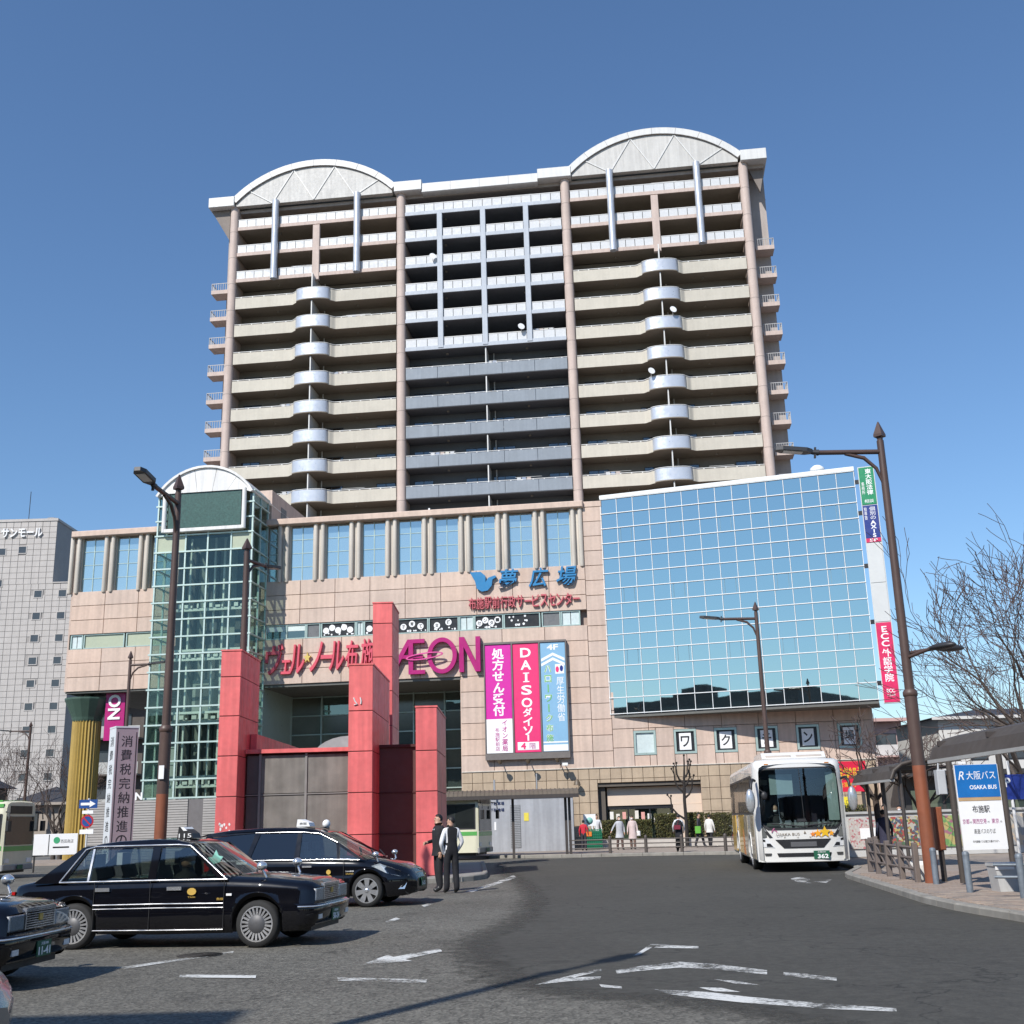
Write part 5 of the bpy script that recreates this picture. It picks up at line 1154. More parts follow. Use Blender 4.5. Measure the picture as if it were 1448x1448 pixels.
    text("京阪", .16, .05, plastic, r1, (-.27, -.172, 1.68), ext=.003); part("beacon", MB().sphere((.16, .1, 1.66), .085, 10, 8, 0, (1.0, 1.3, 1.1)), whitep, C_)
    part("sticker", MB().box(-1.45, -1.22, -.895, -.885, .89, .94), whitep, C_)
    for x, y in ((.25, -.38), (.25, .38), (-.8, -.38), (-.8, .38)): seat(C_, x, y, seatm)
    part("dashboard", MB().box(.75, 1.3, -.72, .72, .75, .93), plastic, C_)
    part("wiper", MB().tube([(1.45, -.5, .97), (1.22, -.05, 1.11)], .012, 4).tube([(1.47, .1, .985), (1.24, .5, 1.1)], .012, 4), plastic, C_)
    return C_
pr = R(-9)
taxiC = wagon("black wagon taxi with star alloy wheels in the second row near the red structure", place_by_wheels(-3.16, 24.35, pr, 1.36, -.775), pr, TG)
taxiD = wagon("silver car in the bottom left corner showing only its clear headlamp", (-5.72, 7.75, 0), R(-5), None, "parked_car", "car", M("silver_car_paint", (.30, .285, .275), .25, .6, var=.03, coat=.6))
for o in list(taxiD.children):
    if o.name.startswith(("roof_lamp", "beacon", "roof_rack", "lettering")):
        for k in list(o.children): bpy.data.objects.remove(k)
        bpy.data.objects.remove(o)

# ---------------------------------------------------------------- coach
def rounded_front(hw, zs_tab, L):
    pass
def coach():
    C_ = thing("coach", "white highway coach with yellow side stripe, number plate 362, facing the viewer", "bus", (8.02, 33.6, 0), R(-90-6.5))
    wh = M("coach_white", (.68, .67, .64), .25, var=.03, coat=.6); yl = M("coach_yellow", (.70, .42, .02), .3, coat=.6, var=.08); org = M("coach_orange", (.65, .22, .03), .35)
    gold = M("coach_champagne", (.42, .36, .26), .3, .3, var=.05, coat=.4)
    L, W2, H = 10.2, 1.29, 3.16
    # body loft along x (front = +x at 0, tail at -L): section = rounded box
    def sec(x, hw, z0, z1, rt=.22, rb=.06):
        pts = [(hw-rb, z0), (hw, z0+rb), (hw, 1.2), (hw*.995, 2.2), (hw*.975, z1-rt), (hw*.95, z1-rt*.45), (hw-rt*.75, z1-.03), (hw*.5, z1), (0, z1+.015)]
        return [(x, -y, z) for y, z in pts] + [(x, y, z) for y, z in pts[-2::-1]]
    ax = (-2.35, -7.4); rw = .56
    xs = [-L, -L+.1] + [-L+.1+k*.2 for k in range(1, 49)] + [-.30, -.16, -.06, 0.]
    for a in ax: xs += [a-rw, a-rw+.002, a+rw-.002, a+rw]+[a+rw*math.cos(math.pi*k/8) for k in range(1, 8)]
    xs = sorted(set(round(x, 3) for x in xs)); rows = []
    for x in xs:
        t = max(0, (x+.30)/.30); hw = W2-(.16*t**2.2); z1 = H-(.16*t**2); z0 = .30
        zb = z0
        for a in ax:
            if abs(x-a) < rw: zb = max(zb, .48+math.sqrt(max(0, rw*rw-(x-a)**2)))
        if x < -L+.05: hw -= .05; z1 -= .05
        s = sec(x, hw, z0, z1); n = len(s)
        s = [(p[0], p[1], max(p[2], zb+.001*i) if abs(p[1]) > hw*.9 and p[2] < 1.3 else p[2]) for i, p in enumerate(s)]
        rows.append(s)
    mb = MB().grid(rows, 0, True, True); n = len(rows[0]); mb.add(rows[0], [tuple(range(n))[::-1]])
    part("body", mb, wh, C_)
    part("underbody", MB().box(-L+.2, -.3, -1.0, 1.0, .25, .9), plastic, C_)
    # front face as a curved sheet with panels at given heights
    def fx(y, z):   # front surface x for a given y,z
        t = abs(y)/W2; return .10-.26*t**3-.05*max(0, z-1.2)**1.3
    def fpanel(name, outline, m, off, nz=None, parent=C_, th=.02):
        """polygon (y,z) projected on the front surface, fan-filled with dense rows"""
        zs = sorted(set(z for y, z in outline)); z0, z1 = zs[0], zs[-1]; R_ = 12; rows = []
        def span(z):
            xs = []
            n = len(outline)
            for i in range(n):
                (ya, za), (yb, zb) = outline[i], outline[(i+1) % n]
                if abs(zb-za) < 1e-9: continue
                if min(za, zb)-1e-9 <= z <= max(za, zb)+1e-9: xs.append(ya+(yb-ya)*(z-za)/(zb-za))
            return (min(xs), max(xs)) if xs else None
        zz = sorted(set([z0+(z1-z0)*k/R_ for k in range(R_+1)]+zs))
        for z in zz:
            sp = span(min(max(z, z0+1e-6), z1-1e-6))
            if not sp: continue
            rows.append([(fx(sp[0]+(sp[1]-sp[0])*k/16, z)+off, sp[0]+(sp[1]-sp[0])*k/16, z) for k in range(17)])
        g = MB().grid(rows, 0, True); return part(name, g, m, parent)
    Wd = 1.2
    fpanel("front_panel", [(-W2+.02, .30), (W2-.02, .30), (W2-.01, .6), (W2-.01, 1.18), (-W2+.01, 1.18), (-W2+.01, .6)], wh, 0)
    fpanel("header_panel", [(-1.17, 2.88), (1.17, 2.88), (.6, 3.05), (-.6, 3.05)], wh, 0)
    for s in (-1, 1):
        fpanel("corner_pillar", [(s*y, z) for y, z in ((.94, 1.17), (1.28, 1.17), (1.275, 2.6), (1.17, 2.885), (.96, 2.885), (1.08, 2.80), (1.165, 2.4), (1.12, 1.34))], wh, .002)
        fpanel("screen_edge", [(s*y, z) for y, z in ((.90, 1.20), (.95, 1.16), (1.15, 1.32), (1.19, 2.4), (1.10, 2.83), (.95, 2.90), (.92, 2.86), (1.06, 2.79), (1.15, 2.4), (1.10, 1.36))], plastic, .012)
    fpanel("screen_edge", [(-.95, 1.16), (.95, 1.16), (1.05, 1.27), (-1.05, 1.27)], plastic, .013); fpanel("screen_edge", [(-.95, 2.84), (.95, 2.84), (.95, 2.90), (-.95, 2.90)], plastic, .013)
    wsg = [(-.90, 1.22), (.90, 1.22), (1.10, 1.36), (1.15, 2.4), (1.06, 2.79), (.92, 2.86), (-.92, 2.86), (-1.06, 2.79), (-1.15, 2.4), (-1.10, 1.36)]
    w_ = fpanel("windscreen", wsg, thin_glass("coach_glass", (.62, .70, .68), .10), .024)
    lm = M("coach_lining", (.055, .06, .062), .8); x0_, x1_ = -L+.3, -.12; li = MB()
    vs_ = [(x, y, z) for x in (x0_, x1_) for y in (-1.2, 1.2) for z in (.95, 2.92)]
    li.add(vs_, [(0, 1, 3, 2), (0, 4, 5, 1), (2, 3, 7, 6), (0, 2, 6, 4), (1, 5, 7, 3)]); part("cabin_lining", li, lm, C_)
    part("dashboard", MB().prism([(-.75, .96), (-.02, .96), (-.02, 1.22), (-.35, 1.36), (-.75, 1.30)], -1.15, 1.15), M("coach_dash", (.10, .105, .10), .7), C_)
    part("steering_wheel", MB().tube([(-.55+.10*math.cos(a), -.62+.22*math.sin(a), 1.46+.12*math.cos(a)) for a in [k*math.pi/8 for k in range(17)]], .018, 5, caps=False), plastic, C_)
    driver(C_, -1.05, -.62, 1.05)
    for r_ in range(5):
        for y in (-.85, -.38, .38, .85): part("passenger_seat", MB().bev(-2.9-r_*.95, -2.75-r_*.95, y-.21, y+.21, 1.2, 2.15, .03), M("coach_seat", (.16, .14, .20), .8), C_)
    part("ceiling_rack", MB().box(-9, -1.2, .75, 1.15, 2.45, 2.6), M("coach_rack", (.30, .31, .30), .6), C_); part("ceiling_rack", MB().box(-9, -1.2, -1.15, -.75, 2.45, 2.6), M("coach_rack", (.30, .31, .30), .6), C_)
    part("screen_divider", MB().tube([(fx(0, z)+.03, .08-.02*(z-1.2), z) for z in (1.25, 2.0, 2.85)], .012, 4), plastic, w_)
    part("sun_curtain", MB().box(-.25, -.22, .82, 1.12, 1.4, 2.75), M("curtain_pale", (.35, .42, .40), .8), w_)
    part("cabin_board", MB().box(-.30, -.29, -.78, -.12, 2.15, 2.72), M("notice_pale", (.32, .40, .40), .6), w_)
    part("wipers", MB().tube([(fx(.1, 1.3)+.05, .1, 1.24), (fx(-.8, 1.3)+.05, -.85, 1.34)], .018, 5).tube([(fx(.1, 1.3)+.05, .05, 1.26), (fx(.8, 1.3)+.05, .85, 1.33)], .018, 5), plastic, C_)
    part("dash_sensor", MB().box(.09, .13, -.12, .12, 1.38, 1.46), plastic, C_)
    # lower front: grille, lamps, bumper
    fpanel("grille", [(-.55, .66), (.55, .66), (.78, .90), (-.78, .90)], M("grille_black", (.02, .02, .022), .3), .016)
    fpanel("grille_plate", [(-.36, .70), (.36, .70), (.36, .83), (-.36, .83)], M("grille_grey", (.10, .10, .105), .4), .02)
    fpanel("lower_intake", [(-.72, .43), (.72, .43), (.76, .53), (-.76, .53)], M("grille_black", (.02, .02, .022), .3), .018)
    fpanel("bumper_lip", [(-1.2, .29), (1.2, .29), (1.2, .335), (-1.2, .335)], wh, .03)
    for s in (-1, 1):
        P = [(s*y, z) for y, z in ((.80, .68), (1.16, .70), (1.20, .96), (.98, .92))]
        h = fpanel("headlamp", P, M("reflector", (.74, .75, .76), .2, .1, var=.2, fine=40), .018); fpanel("lamp_bezel", [(s*y, z) for y, z in ((.84, .70), (1.02, .71), (1.02, .80), (.92, .80))], blackm, .021, parent=h); fpanel("lamp_bezel", [(s*y, z) for y, z in ((1.05, .84), (1.16, .86), (1.17, .93), (1.05, .90))], blackm, .021, parent=h)
        fpanel("lamp_streak", [(s*y, z) for y, z in ((.84, .96), (.93, .95), (1.20, 1.34), (1.17, 1.40))], plastic, .017)
        fpanel("lamp_streak", [(s*y, z) for y, z in ((1.0, 1.13), (1.02, 1.12), (1.20, 1.40), (1.185, 1.42))], chrome, .021)
        fpanel("fog_lamp", [(s*y, z) for y, z in ((.92, .46), (1.08, .46), (1.10, .53), (.90, .53))], M("fog_dark", (.06, .06, .06), .2), .02)
        # mirrors on arms
        y = s*1.32
        m_ = MB().tube([(.02, s*1.22, 2.55), (.25, s*1.30, 2.58), (.42, s*1.36, 2.45), (.42, s*1.38, 2.30)], .04, 7); mr = part("mirror_arm", m_, plastic, C_)
        part("mirror", MB().sphere((.44, s*1.42, 1.98), .34, 12, 10, 0, (.32, .40, 1.0)), M("mirror_silver", (.55, .57, .58), .25, .6), mr)
    part("mirror_small", MB().sphere((.22, -1.0, 2.12), .11, 10, 8, 0, (.5, .9, 1.1)).tube([(.1, -1.12, 2.3), (.22, -1.0, 2.2)], .015, 5), plastic, C_)
    # front writing
    bz = lambda y, z: fx(y, z)+.012
    def ftext(s, w, h, m, y, z, **k): return part("lettering", text_mb(s, w, h, ext=.003, **k).xf(Matrix.Rotation(R(90), 4, 'Z')), m, C_, (bz(y, z)+.002, y, z))
    gt = M("coach_text", (.18, .14, .10), .5)
    ftext("OSAKA BUS", .66, .075, gt, -.42, 1.04); ftext("R", .20, .12, M("coach_logo", (.40, .12, .22), .5), -.78, 1.16, shear=.3)
    for ch, y in zip("FUSO", (-.5, -.15, .2, .5)): ftext(ch, .05, .035, gt, y, .955)
    part("maker_mark", MB().prism([(-.035, -.03), (.035, -.03), (0, .05)], -.003, .003).xf(Matrix.Rotation(R(90), 4, 'Z')), gt, C_, (bz(0, 1.08)+.003, .06, 1.08))
    def star(y, z, r_, m): 
        pts = [((r_ if k % 2 == 0 else r_*.45)*math.sin(math.pi*k/5), (r_ if k % 2 == 0 else r_*.45)*math.cos(math.pi*k/5)) for k in range(10)][::-1]
        part("star_print", MB().prism(pts, -.004, .002).xf(Matrix.Rotation(R(90), 4, 'Z')), m, C_, (bz(y, z)+.004+.002*(r_*10), y, z))
    star(.62, 1.08, .17, yl); star(.42, 1.05, .12, M("star_orange", (.75, .32, .02), .4)); star(.28, 1.03, .08, M("star_deep", (.70, .20, .02), .4)); star(.80, 1.05, .09, M("star_orange", (.75, .32, .02), .4))
    part("number_plate", MB().box(.13, .145, .25, .69, .36, .58), plate_g, C_); part("plate_number", text_mb("362", .30, .12, ext=.003, bold=.03).xf(Matrix.Rotation(R(90), 4, 'Z')), whitep, C_, (.147, .50, .43)); part("plate_region", text_mb("大阪230", .22, .045, ext=.003).xf(Matrix.Rotation(R(90), 4, 'Z')), whitep, C_, (.147, .47, .545))
    # roof: front air-con spoiler with notch
    part("roof_unit", MB().prism([(-3.2, H-.05), (-.55, H-.1), (-.42, H+.02), (-.7, H+.20), (-3.0, H+.22)], -.92, .92), wh, C_)
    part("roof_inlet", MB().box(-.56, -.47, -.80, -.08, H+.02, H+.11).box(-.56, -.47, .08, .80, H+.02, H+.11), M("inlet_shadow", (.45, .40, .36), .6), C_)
    part("marker_lamp", MB().box(-.03, .0, -.92, -.80, 2.995, 3.02).box(-.03, .0, .80, .92, 2.995, 3.02), amber, C_)
    # sides: window band, panes, champagne panels, yellow sweep, luggage doors
    for s in (-1, 1):
        Y = s*(W2+.004)
        part("window_band", MB().box(-L+.4, -.55, Y-.004, Y+.004, 1.62, 2.72), plastic, C_)
        for k in range(6): part("side_window", MB().box(-L+.5+k*1.45, -L+1.9+k*1.45, Y-.008, Y+.008, 1.68, 2.66), tintglass if s > 0 else mirror_glass("coach_side_glass", (.5, .45, .38), (.05, .045, .04), .5, .05), C_)
        part("champagne_panel", MB().box(-4.3, -.62, Y-.006, Y+.006, .36, 1.58), gold, C_) if s > 0 else [part("champagne_panel", MB().box(xa, xb, Y-.006, Y+.006, .36, 1.58), gold, C_) for xa, xb in ((-4.3, -3.0), (-1.7, -.62))]
        part("yellow_panel", MB().box(-L+.3, -7.98, Y-.007, Y+.007, .40, 1.6).box(-6.8, -4.32, Y-.007, Y+.007, .40, 1.6), yl, C_)
        part("orange_sweep", MB().prism([(-4.9, .38), (-4.2, .38), (-4.5, 1.1), (-5.0, 1.2)], Y-.009, Y+.009), org, C_)
        part("wheel_arch_trim", MB().tube([(ax[0]+.60*math.cos(a), Y, .48+.60*math.sin(a)) for a in [math.pi*k/12 for k in range(13)]], .022, 5).tube([(ax[1]+.60*math.cos(a), Y, .48+.60*math.sin(a)) for a in [math.pi*k/12 for k in range(13)]], .022, 5), wh, C_)
        seam = MB()
        for x in (-3.1, -4.3, -5.5): seam.box(x-.006, x+.006, Y-.009, Y+.009, .38, 1.5)
        part("locker_seams", seam, plastic, C_)
        for x in ax: wheel(C_, x, s*1.12, .48, .28, s, alloy, 10, 'cover')
    part("driver_seat", MB().bev(-1.42, -1.28, -.9, -.34, .98, 2.0, .03), seatm, C_)
    return C_
coach()

# ---------------------------------------------------------------- city buses
def city_bus(label, loc, rz, fleet):
    C_ = thing("city_bus", label, "bus", loc, rz, "green and cream city buses")
    cr = M("bus_cream", (.66, .635, .48), .35, var=.04, coat=.3); gr = M("bus_green", (.10, .36, .09), .35, var=.06, coat=.3); 
    L, W2, H = 9.0, 1.15, 2.92; ax = (-1.9, -6.3); rw = .52
    xs = sorted(set([round(-L+k*.2, 3) for k in range(46)] + [round(a+rw*math.cos(math.pi*k/8), 3) for a in ax for k in range(9)] + [a-rw-.002 for a in ax] + [a+rw+.002 for a in ax] + [-.06, -.02])); rows = []
    for x in xs:
        zb = .32
        for a in ax:
            if abs(x-a) < rw: zb = max(zb, .45+math.sqrt(max(0, rw*rw-(x-a)**2)))
        d = .05 if x > -.03 or x < -L+.03 else 0
        pts = [(W2-d, zb), (W2-d, max(zb+.01, 1.1)), (W2*.99-d, 2.0), (W2*.97-d, H-.28), (W2*.92-d, H-.10-d), (W2*.7, H-.02-d), (0, H-d)]
        rows.append([(x, -y, z) for y, z in pts] + [(x, y, z) for y, z in pts[-2::-1]])
    mb = MB().grid(rows, 0, True, True); n = len(rows[0]); mb.add(rows[0], [tuple(range(n))[::-1]]); mb.add(rows[-1], [tuple(range(n))]); part("body", mb, cr, C_)
    part("underbody", MB().box(-L+.2, -.2, -.9, .9, .2, .9), plastic, C_)
    for s in (-1, 1):
        Y = s*(W2+.004)
        part("green_stripe", MB().box(-L+.05, -.06, Y-.004, Y+.004, 1.05, 1.22), gr, C_); part("window_band", MB().box(-L+.25, -.12, Y-.006, Y+.006, 1.32, 2.42), plastic, C_)
        for k in range(6): part("side_window", MB().box(-L+.4+k*1.28, -L+1.58+k*1.28, Y-.011, Y+.011, 1.38, 2.36), M("bus_side_glass", (.03, .035, .035), .06, spec=.8), C_)
        part("door", MB().box(-1.15, -.2, Y-.010, Y+.010, .45, 2.38), tintglass, C_) if s > 0 else part("driver_window", MB().box(-1.05, -.18, Y-.011, Y+.011, 1.38, 2.36), carglass, C_)
        part("green_sweep", MB().prism([(-1.6, H-.25), (-.1, H-.25), (-.1, H-.12), (-1.2, H-.12)], Y*.95-.05, Y*.95+.05), gr, C_)
        for x in ax: wheel(C_, x, s*1.0, .45, .25, s, M("steel_grey", (.35, .36, .37), .5, .3), 8, 'cover')
        part("mirror", MB().tube([(-.05, s*1.05, 2.5), (.22, s*1.25, 2.45), (.24, s*1.28, 2.2)], .025, 6).bev(.18, .30, s*1.28-.11, s*1.28+.11, 1.75, 2.15, .02), plastic, C_)
        part("headlamp", MB().box(.0, .03, s*.82-.16, s*.82+.16, .58, .74), M("reflector", (.74, .75, .76), .2, .1), C_)
        part("lettering", text_mb(fleet, .62, .11, ext=.003).xf(Matrix.Rotation(R(0 if s < 0 else 180), 4, 'Z')), gr, C_, (-1.9 if s < 0 else -3.2, Y+s*.002, 1.24-.11))
    part("front_screen", MB().box(.0, .02, -1.02, 1.02, 1.25, 2.32), M("bus_screen", (.02, .026, .028), .05, spec=.8), C_); part("front_stripe", MB().box(.0, .016, -1.1, 1.1, 1.02, 1.2), gr, C_)
    part("destination_board", MB().box(.0, .02, -.8, .8, 2.42, 2.72), blackm, C_); part("bumper", MB().bev(-W2+.02, W2-.02, -.05, .12, .30, .52, .03).xf(Matrix.Rotation(R(90), 4, 'Z')), M("bumper_grey", (.30, .30, .29), .5), C_)
    part("roof_green", MB().box(-2.4, -.3, -.9, .9, H-.03, H+.02), gr, C_); part("roof_unit", MB().bev(-6, -3.5, -.7, .7, H-.02, H+.16, .05), cr, C_)
    part("number_plate", MB().box(.12, .135, -.2, .2, .34, .5), plate_g, C_)
    driver(C_, -.95, -.6, 1.05, True)
    return C_
city_bus("cream and green city bus nosing out behind the red structure", (-1.62, 53.4, 0), R(-14), "・0862")
city_bus("cream and green city bus cut by the left edge beyond the taxis", (-19.75, 46.2, 0), R(-6), "523")
# ================================================================ street furniture
brown = M("lamp_brown", (.085, .052, .042), .5, var=.10, streak=.12); orange = M("lamp_orange", (.25, .080, .038), .55, var=.12, streak=.15)
headm = M("lamp_head", (.045, .045, .048), .45, .2); ledm = M("lamp_lens", (.62, .62, .58), .3)
def street_lamp(label, loc, arm_az, H=10.35, arm=2.2, low=None, r=.16, extra=None):
    L_ = thing("street_lamp", label, "street lamp", loc, 0, "brown street lamps with spear tops")
    zc = 3.95*H/10.35
    part("base_pole", MB().tube([(0, 0, 0), (0, 0, 2.42 if low else zc)], [r*1.05, r], 10), orange if low else brown, L_)
    if low: part("mid_pole", MB().tube([(0, 0, 2.42), (0, 0, zc)], [r, r*.98], 10), brown, L_)
    part("collar", MB().lathe([(r*.98, zc-.02), (r*1.12, zc), (r*1.12, zc+.08), (r*.8, zc+.14)], 10), brown, L_)
    part("upper_pole", MB().tube([(0, 0, zc+.1), (0, 0, H-.45)], [r*.72, r*.55], 8), brown, L_)
    part("spear_top", MB().lathe([(r*.45, H-.46), (r*.5, H-.38), (r*1.0, H-.36), (r*1.0, H-.30), (r*.15, H), (.005, H+.02)], 4, sm=False), brown, L_)
    c, s = math.cos(arm_az), math.sin(arm_az); za = H-.72
    part("arm", MB().tube([(c*.05, s*.05, za), (c*arm*.62, s*arm*.62, za+.02)], .06, 6).tube([(c*.05, s*.05, za-.75), (c*.16, s*.16, za-.40), (c*.42, s*.42, za-.14), (c*.85, s*.85, za-.03)], [.03, .045, .05, .04], 6), brown, L_)
    Mz = Matrix.Translation((c*arm*.62, s*arm*.62, za+.02)) @ Matrix.Rotation(arm_az, 4, 'Z') @ Matrix.Rotation(R(-6), 4, 'Y')
    part("arm_joint", MB().tube([(0, 0, 0), (.18, 0, 0)], [.075, .05], 8).box(.06, .10, -.03, .03, -.14, .12).xf(Mz), headm, L_)
    hd = part("lamp_head", MB().prism([(.15, -.06), (.30, -.15), (.85, -.15), (1.0, -.07), (1.0, .07), (.85, .15), (.30, .15), (.15, .06)], -.03, .06, 'z').xf(Mz), headm, L_)
    part("lens", MB().box(.38, .82, -.10, .10, -.045, -.031).xf(Mz), ledm, hd)
    if extra:
        for az, z in extra:
            c, s = math.cos(az), math.sin(az); part("side_arm", MB().tube([(c*.1, s*.1, z), (c*.75, s*.75, z+.1)], .04, 6), brown, L_)
            M2 = Matrix.Translation((c*.7, s*.7, z+.1)) @ Matrix.Rotation(az, 4, 'Z'); part("side_head", MB().sphere((.35, 0, 0), .36, 12, 8, 0, (1, .38, .22)).xf(M2), headm, L_)
    return L_
street_lamp("tall brown lamp post with orange foot at the bus stop on the right", (8.6, 25, .11), R(180), 10.25, 2.35, True, .145, ((R(8), 4.85), (R(-62), 4.75)))
l2 = street_lamp("tall brown lamp post with orange foot in front of the glass lift tower", (-8.14, 26.5, 0), R(-95), 10.02, 2.3, True, .14)
part("pole_tag", MB().box(-.06, .06, -.175, -.165, 2.75, 3.05), whitep, l2)
street_lamp("brown lamp post rising behind the left red fin", (-8.93, 36.9, .12), R(72), 10.9, 1.9, False, .17)
street_lamp("slim brown lamp post beside the yellow column", (-19.83, 58, 0), R(0), 10.6, 1.5, False, .14)
street_lamp("distant brown lamp post in front of the grey tiled building", (-38.3, 90, 0), R(180), 10.2, 2.4, False, .16)
street_lamp("brown lamp post in front of the blue glass wall behind the coach", (10.33, 48, .12), R(180), 10.3, 2.3, False, .14)
street_lamp("lamp post beside the viewer, known by its shadow on the road", (-5.65, 3.7, 0), R(55), 10.4, 2.0, False, .16)

# ---- shelter in front of the grey block
def mid_shelter():
    S = thing("bus_shelter", "long low bus shelter with ribbed brown roof before the grey block", "bus shelter", (0, 53, .0))
    br = M("shelter_brown", (.13, .105, .078), .6, .1, var=.08); dk = M("shelter_dark", (.06, .05, .045), .5)
    prof = [(-.95, 2.72), (-.8, 2.86), (-.4, 2.97), (.1, 3.0), (.9, 2.96), (.9, 2.92), (.1, 2.95), (-.4, 2.92), (-.78, 2.80), (-.9, 2.70)]
    part("roof", MB().prism(prof, -4.5, 2.62, 'x'), br, S)
    for k in range(36): part("roof_rib", MB().tube([(-4.4+k*.2, y-.005, z+.012) for y, z in prof[:5]], .022, 4, sm=False), br, S)
    part("fascia", MB().box(-4.5, 2.62, -.99, -.93, 2.58, 2.74), dk, S)
    for x in (-.34, 2.05, 2.22): part("post", MB().box(x-.06, x+.06, -.06, .06, 0, 2.93), dk, S)
    part("beam", MB().box(-4.4, 2.5, -.05, .05, 2.78, 2.9), dk, S)
    return S
mid_shelter()
def grey_block():
    S = thing("grey_block", "plain pale grey concrete stair block with dark blue lettering and a louvre", "building", (0, 60, 0))
    gm = M("grey_render", (.37, .38, .40), .8, var=.07, streak=.18, bump=.05)
    part("wall", MB().bev(-3.2, 2.72, 0, 4.0, .0, 2.75, .02), gm, S)
    part("roof_edge", MB().box(-3.25, 2.77, -.05, 4.05, 2.75, 2.83), M("shelter_dark", (.06, .05, .045), .5), S)
    lv = part("louvre", MB().box(-.52, .0, -.012, 0, .3, 2.42), M("louvre_dark", (.2, .2, .2), .5), S)
    for k in range(24): part("louvre_slat", MB().box(-.5, -.02, -.035, -.012, .33+k*.087, .38+k*.087), M("louvre_grey", (.33, .34, .35), .5), lv)
    nv = M("sign_navy_dull", (.03, .045, .12), .5)
    text("布施駅地下駐車場", 1.45, .17, nv, S, (-1.55, 0, 2.52), ext=.02); text("布施駅地下駐輪場", 1.45, .17, nv, S, (-1.55, 0, 2.2), ext=.02)
    part("notice", MB().box(.18, .42, -.02, 0, 1.62, 2.02), M("notice_yellow", (.7, .58, .08), .5), S); part("white_tag", MB().box(-1.35, -1.25, -.02, 0, 1.2, 1.6), whitep, S)
    part("dark_end", MB().box(2.72, 2.76, .5, 3.5, .1, 2.6), M("shelter_dark", (.06, .05, .045), .5), S)
    part("post_pipe", MB().tube([(-1.3, -.2, 2.8), (-1.3, -.2, 3.7)], .05, 6).tube([(.9, 1, 2.8), (.9, 1, 4.0)], .04, 6), gm, S)
grey_block()
def road_fence():
    S = thing("guard_fence", "low dark pedestrian guard fence with round posts at the far kerb", "fence", (0, 0, 0))
    fm = M("fence_brown", (.10, .085, .075), .5, .2, var=.1)
    P = [(2.15, 53.0), (3.95, 52.55), (5.5, 52.1), (7.0, 51.5), (8.75, 50.6), (10.4, 50.0)]
    for x, y in P[1:]:
        part("post", MB().tube([(x, y, .1), (x, y, .80)], .075, 8).sphere((x, y, .80), .075, 8, 6), fm, S)
    for a, b in zip(P, P[1:]):
        for z in (.35, .53, .71): part("rail", MB().tube([(a[0], a[1], z), (b[0], b[1], z)], .025, 6), fm, S)
road_fence()
# ---- right hand bus stop
def curved_shelter(label, loc, W_, L_, z0, name="bus_shelter", px=.34):
    S = thing(name, label, "bus shelter", loc)
    br = M("canopy_brown", (.072, .059, .05), .6, .1, var=.1, streak=.1); dk = M("shelter_dark", (.06, .05, .045), .5)
    pr = [(0, z0), (.10, z0+.22), (.32, z0+.38), (.62, z0+.45), (W_, z0+.50), (W_, z0+.42), (.62, z0+.37), (.36, z0+.31), (.17, z0+.17), (.08, z0)]
    part("roof", MB().prism(pr, 0, L_, 'y', sm=False), br, S)
    part("roof_edge", MB().tube([(x, -.02, z) for x, z in pr[:5]], .05, 6), br, S)
    part("gutter", MB().box(-.02, .1, 0, L_, z0-.06, z0), M("fascia_pale", (.42, .42, .40), .5), S)
    n = max(2, int(L_/2.0))
    for k in range(n+1):
        y = .3+(L_-.6)*k/n; part("post", MB().tube([(px, y, 0), (px, y, z0+.36)], .05, 8), dk, S); part("cross_beam", MB().box(.1, W_-.05, y-.04, y+.04, z0+.24, z0+.33), dk, S)
    return S
curved_shelter("curved brown bus shelter roof beside the coach", (9.75, 30.6, .11), 1.9, 3.6, 2.30)
curved_shelter("brown bus shelter canopy above the bus stop sign at right edge", (7.62, 14.2, .11), 2.1, 7.4, 2.38, px=1.75)
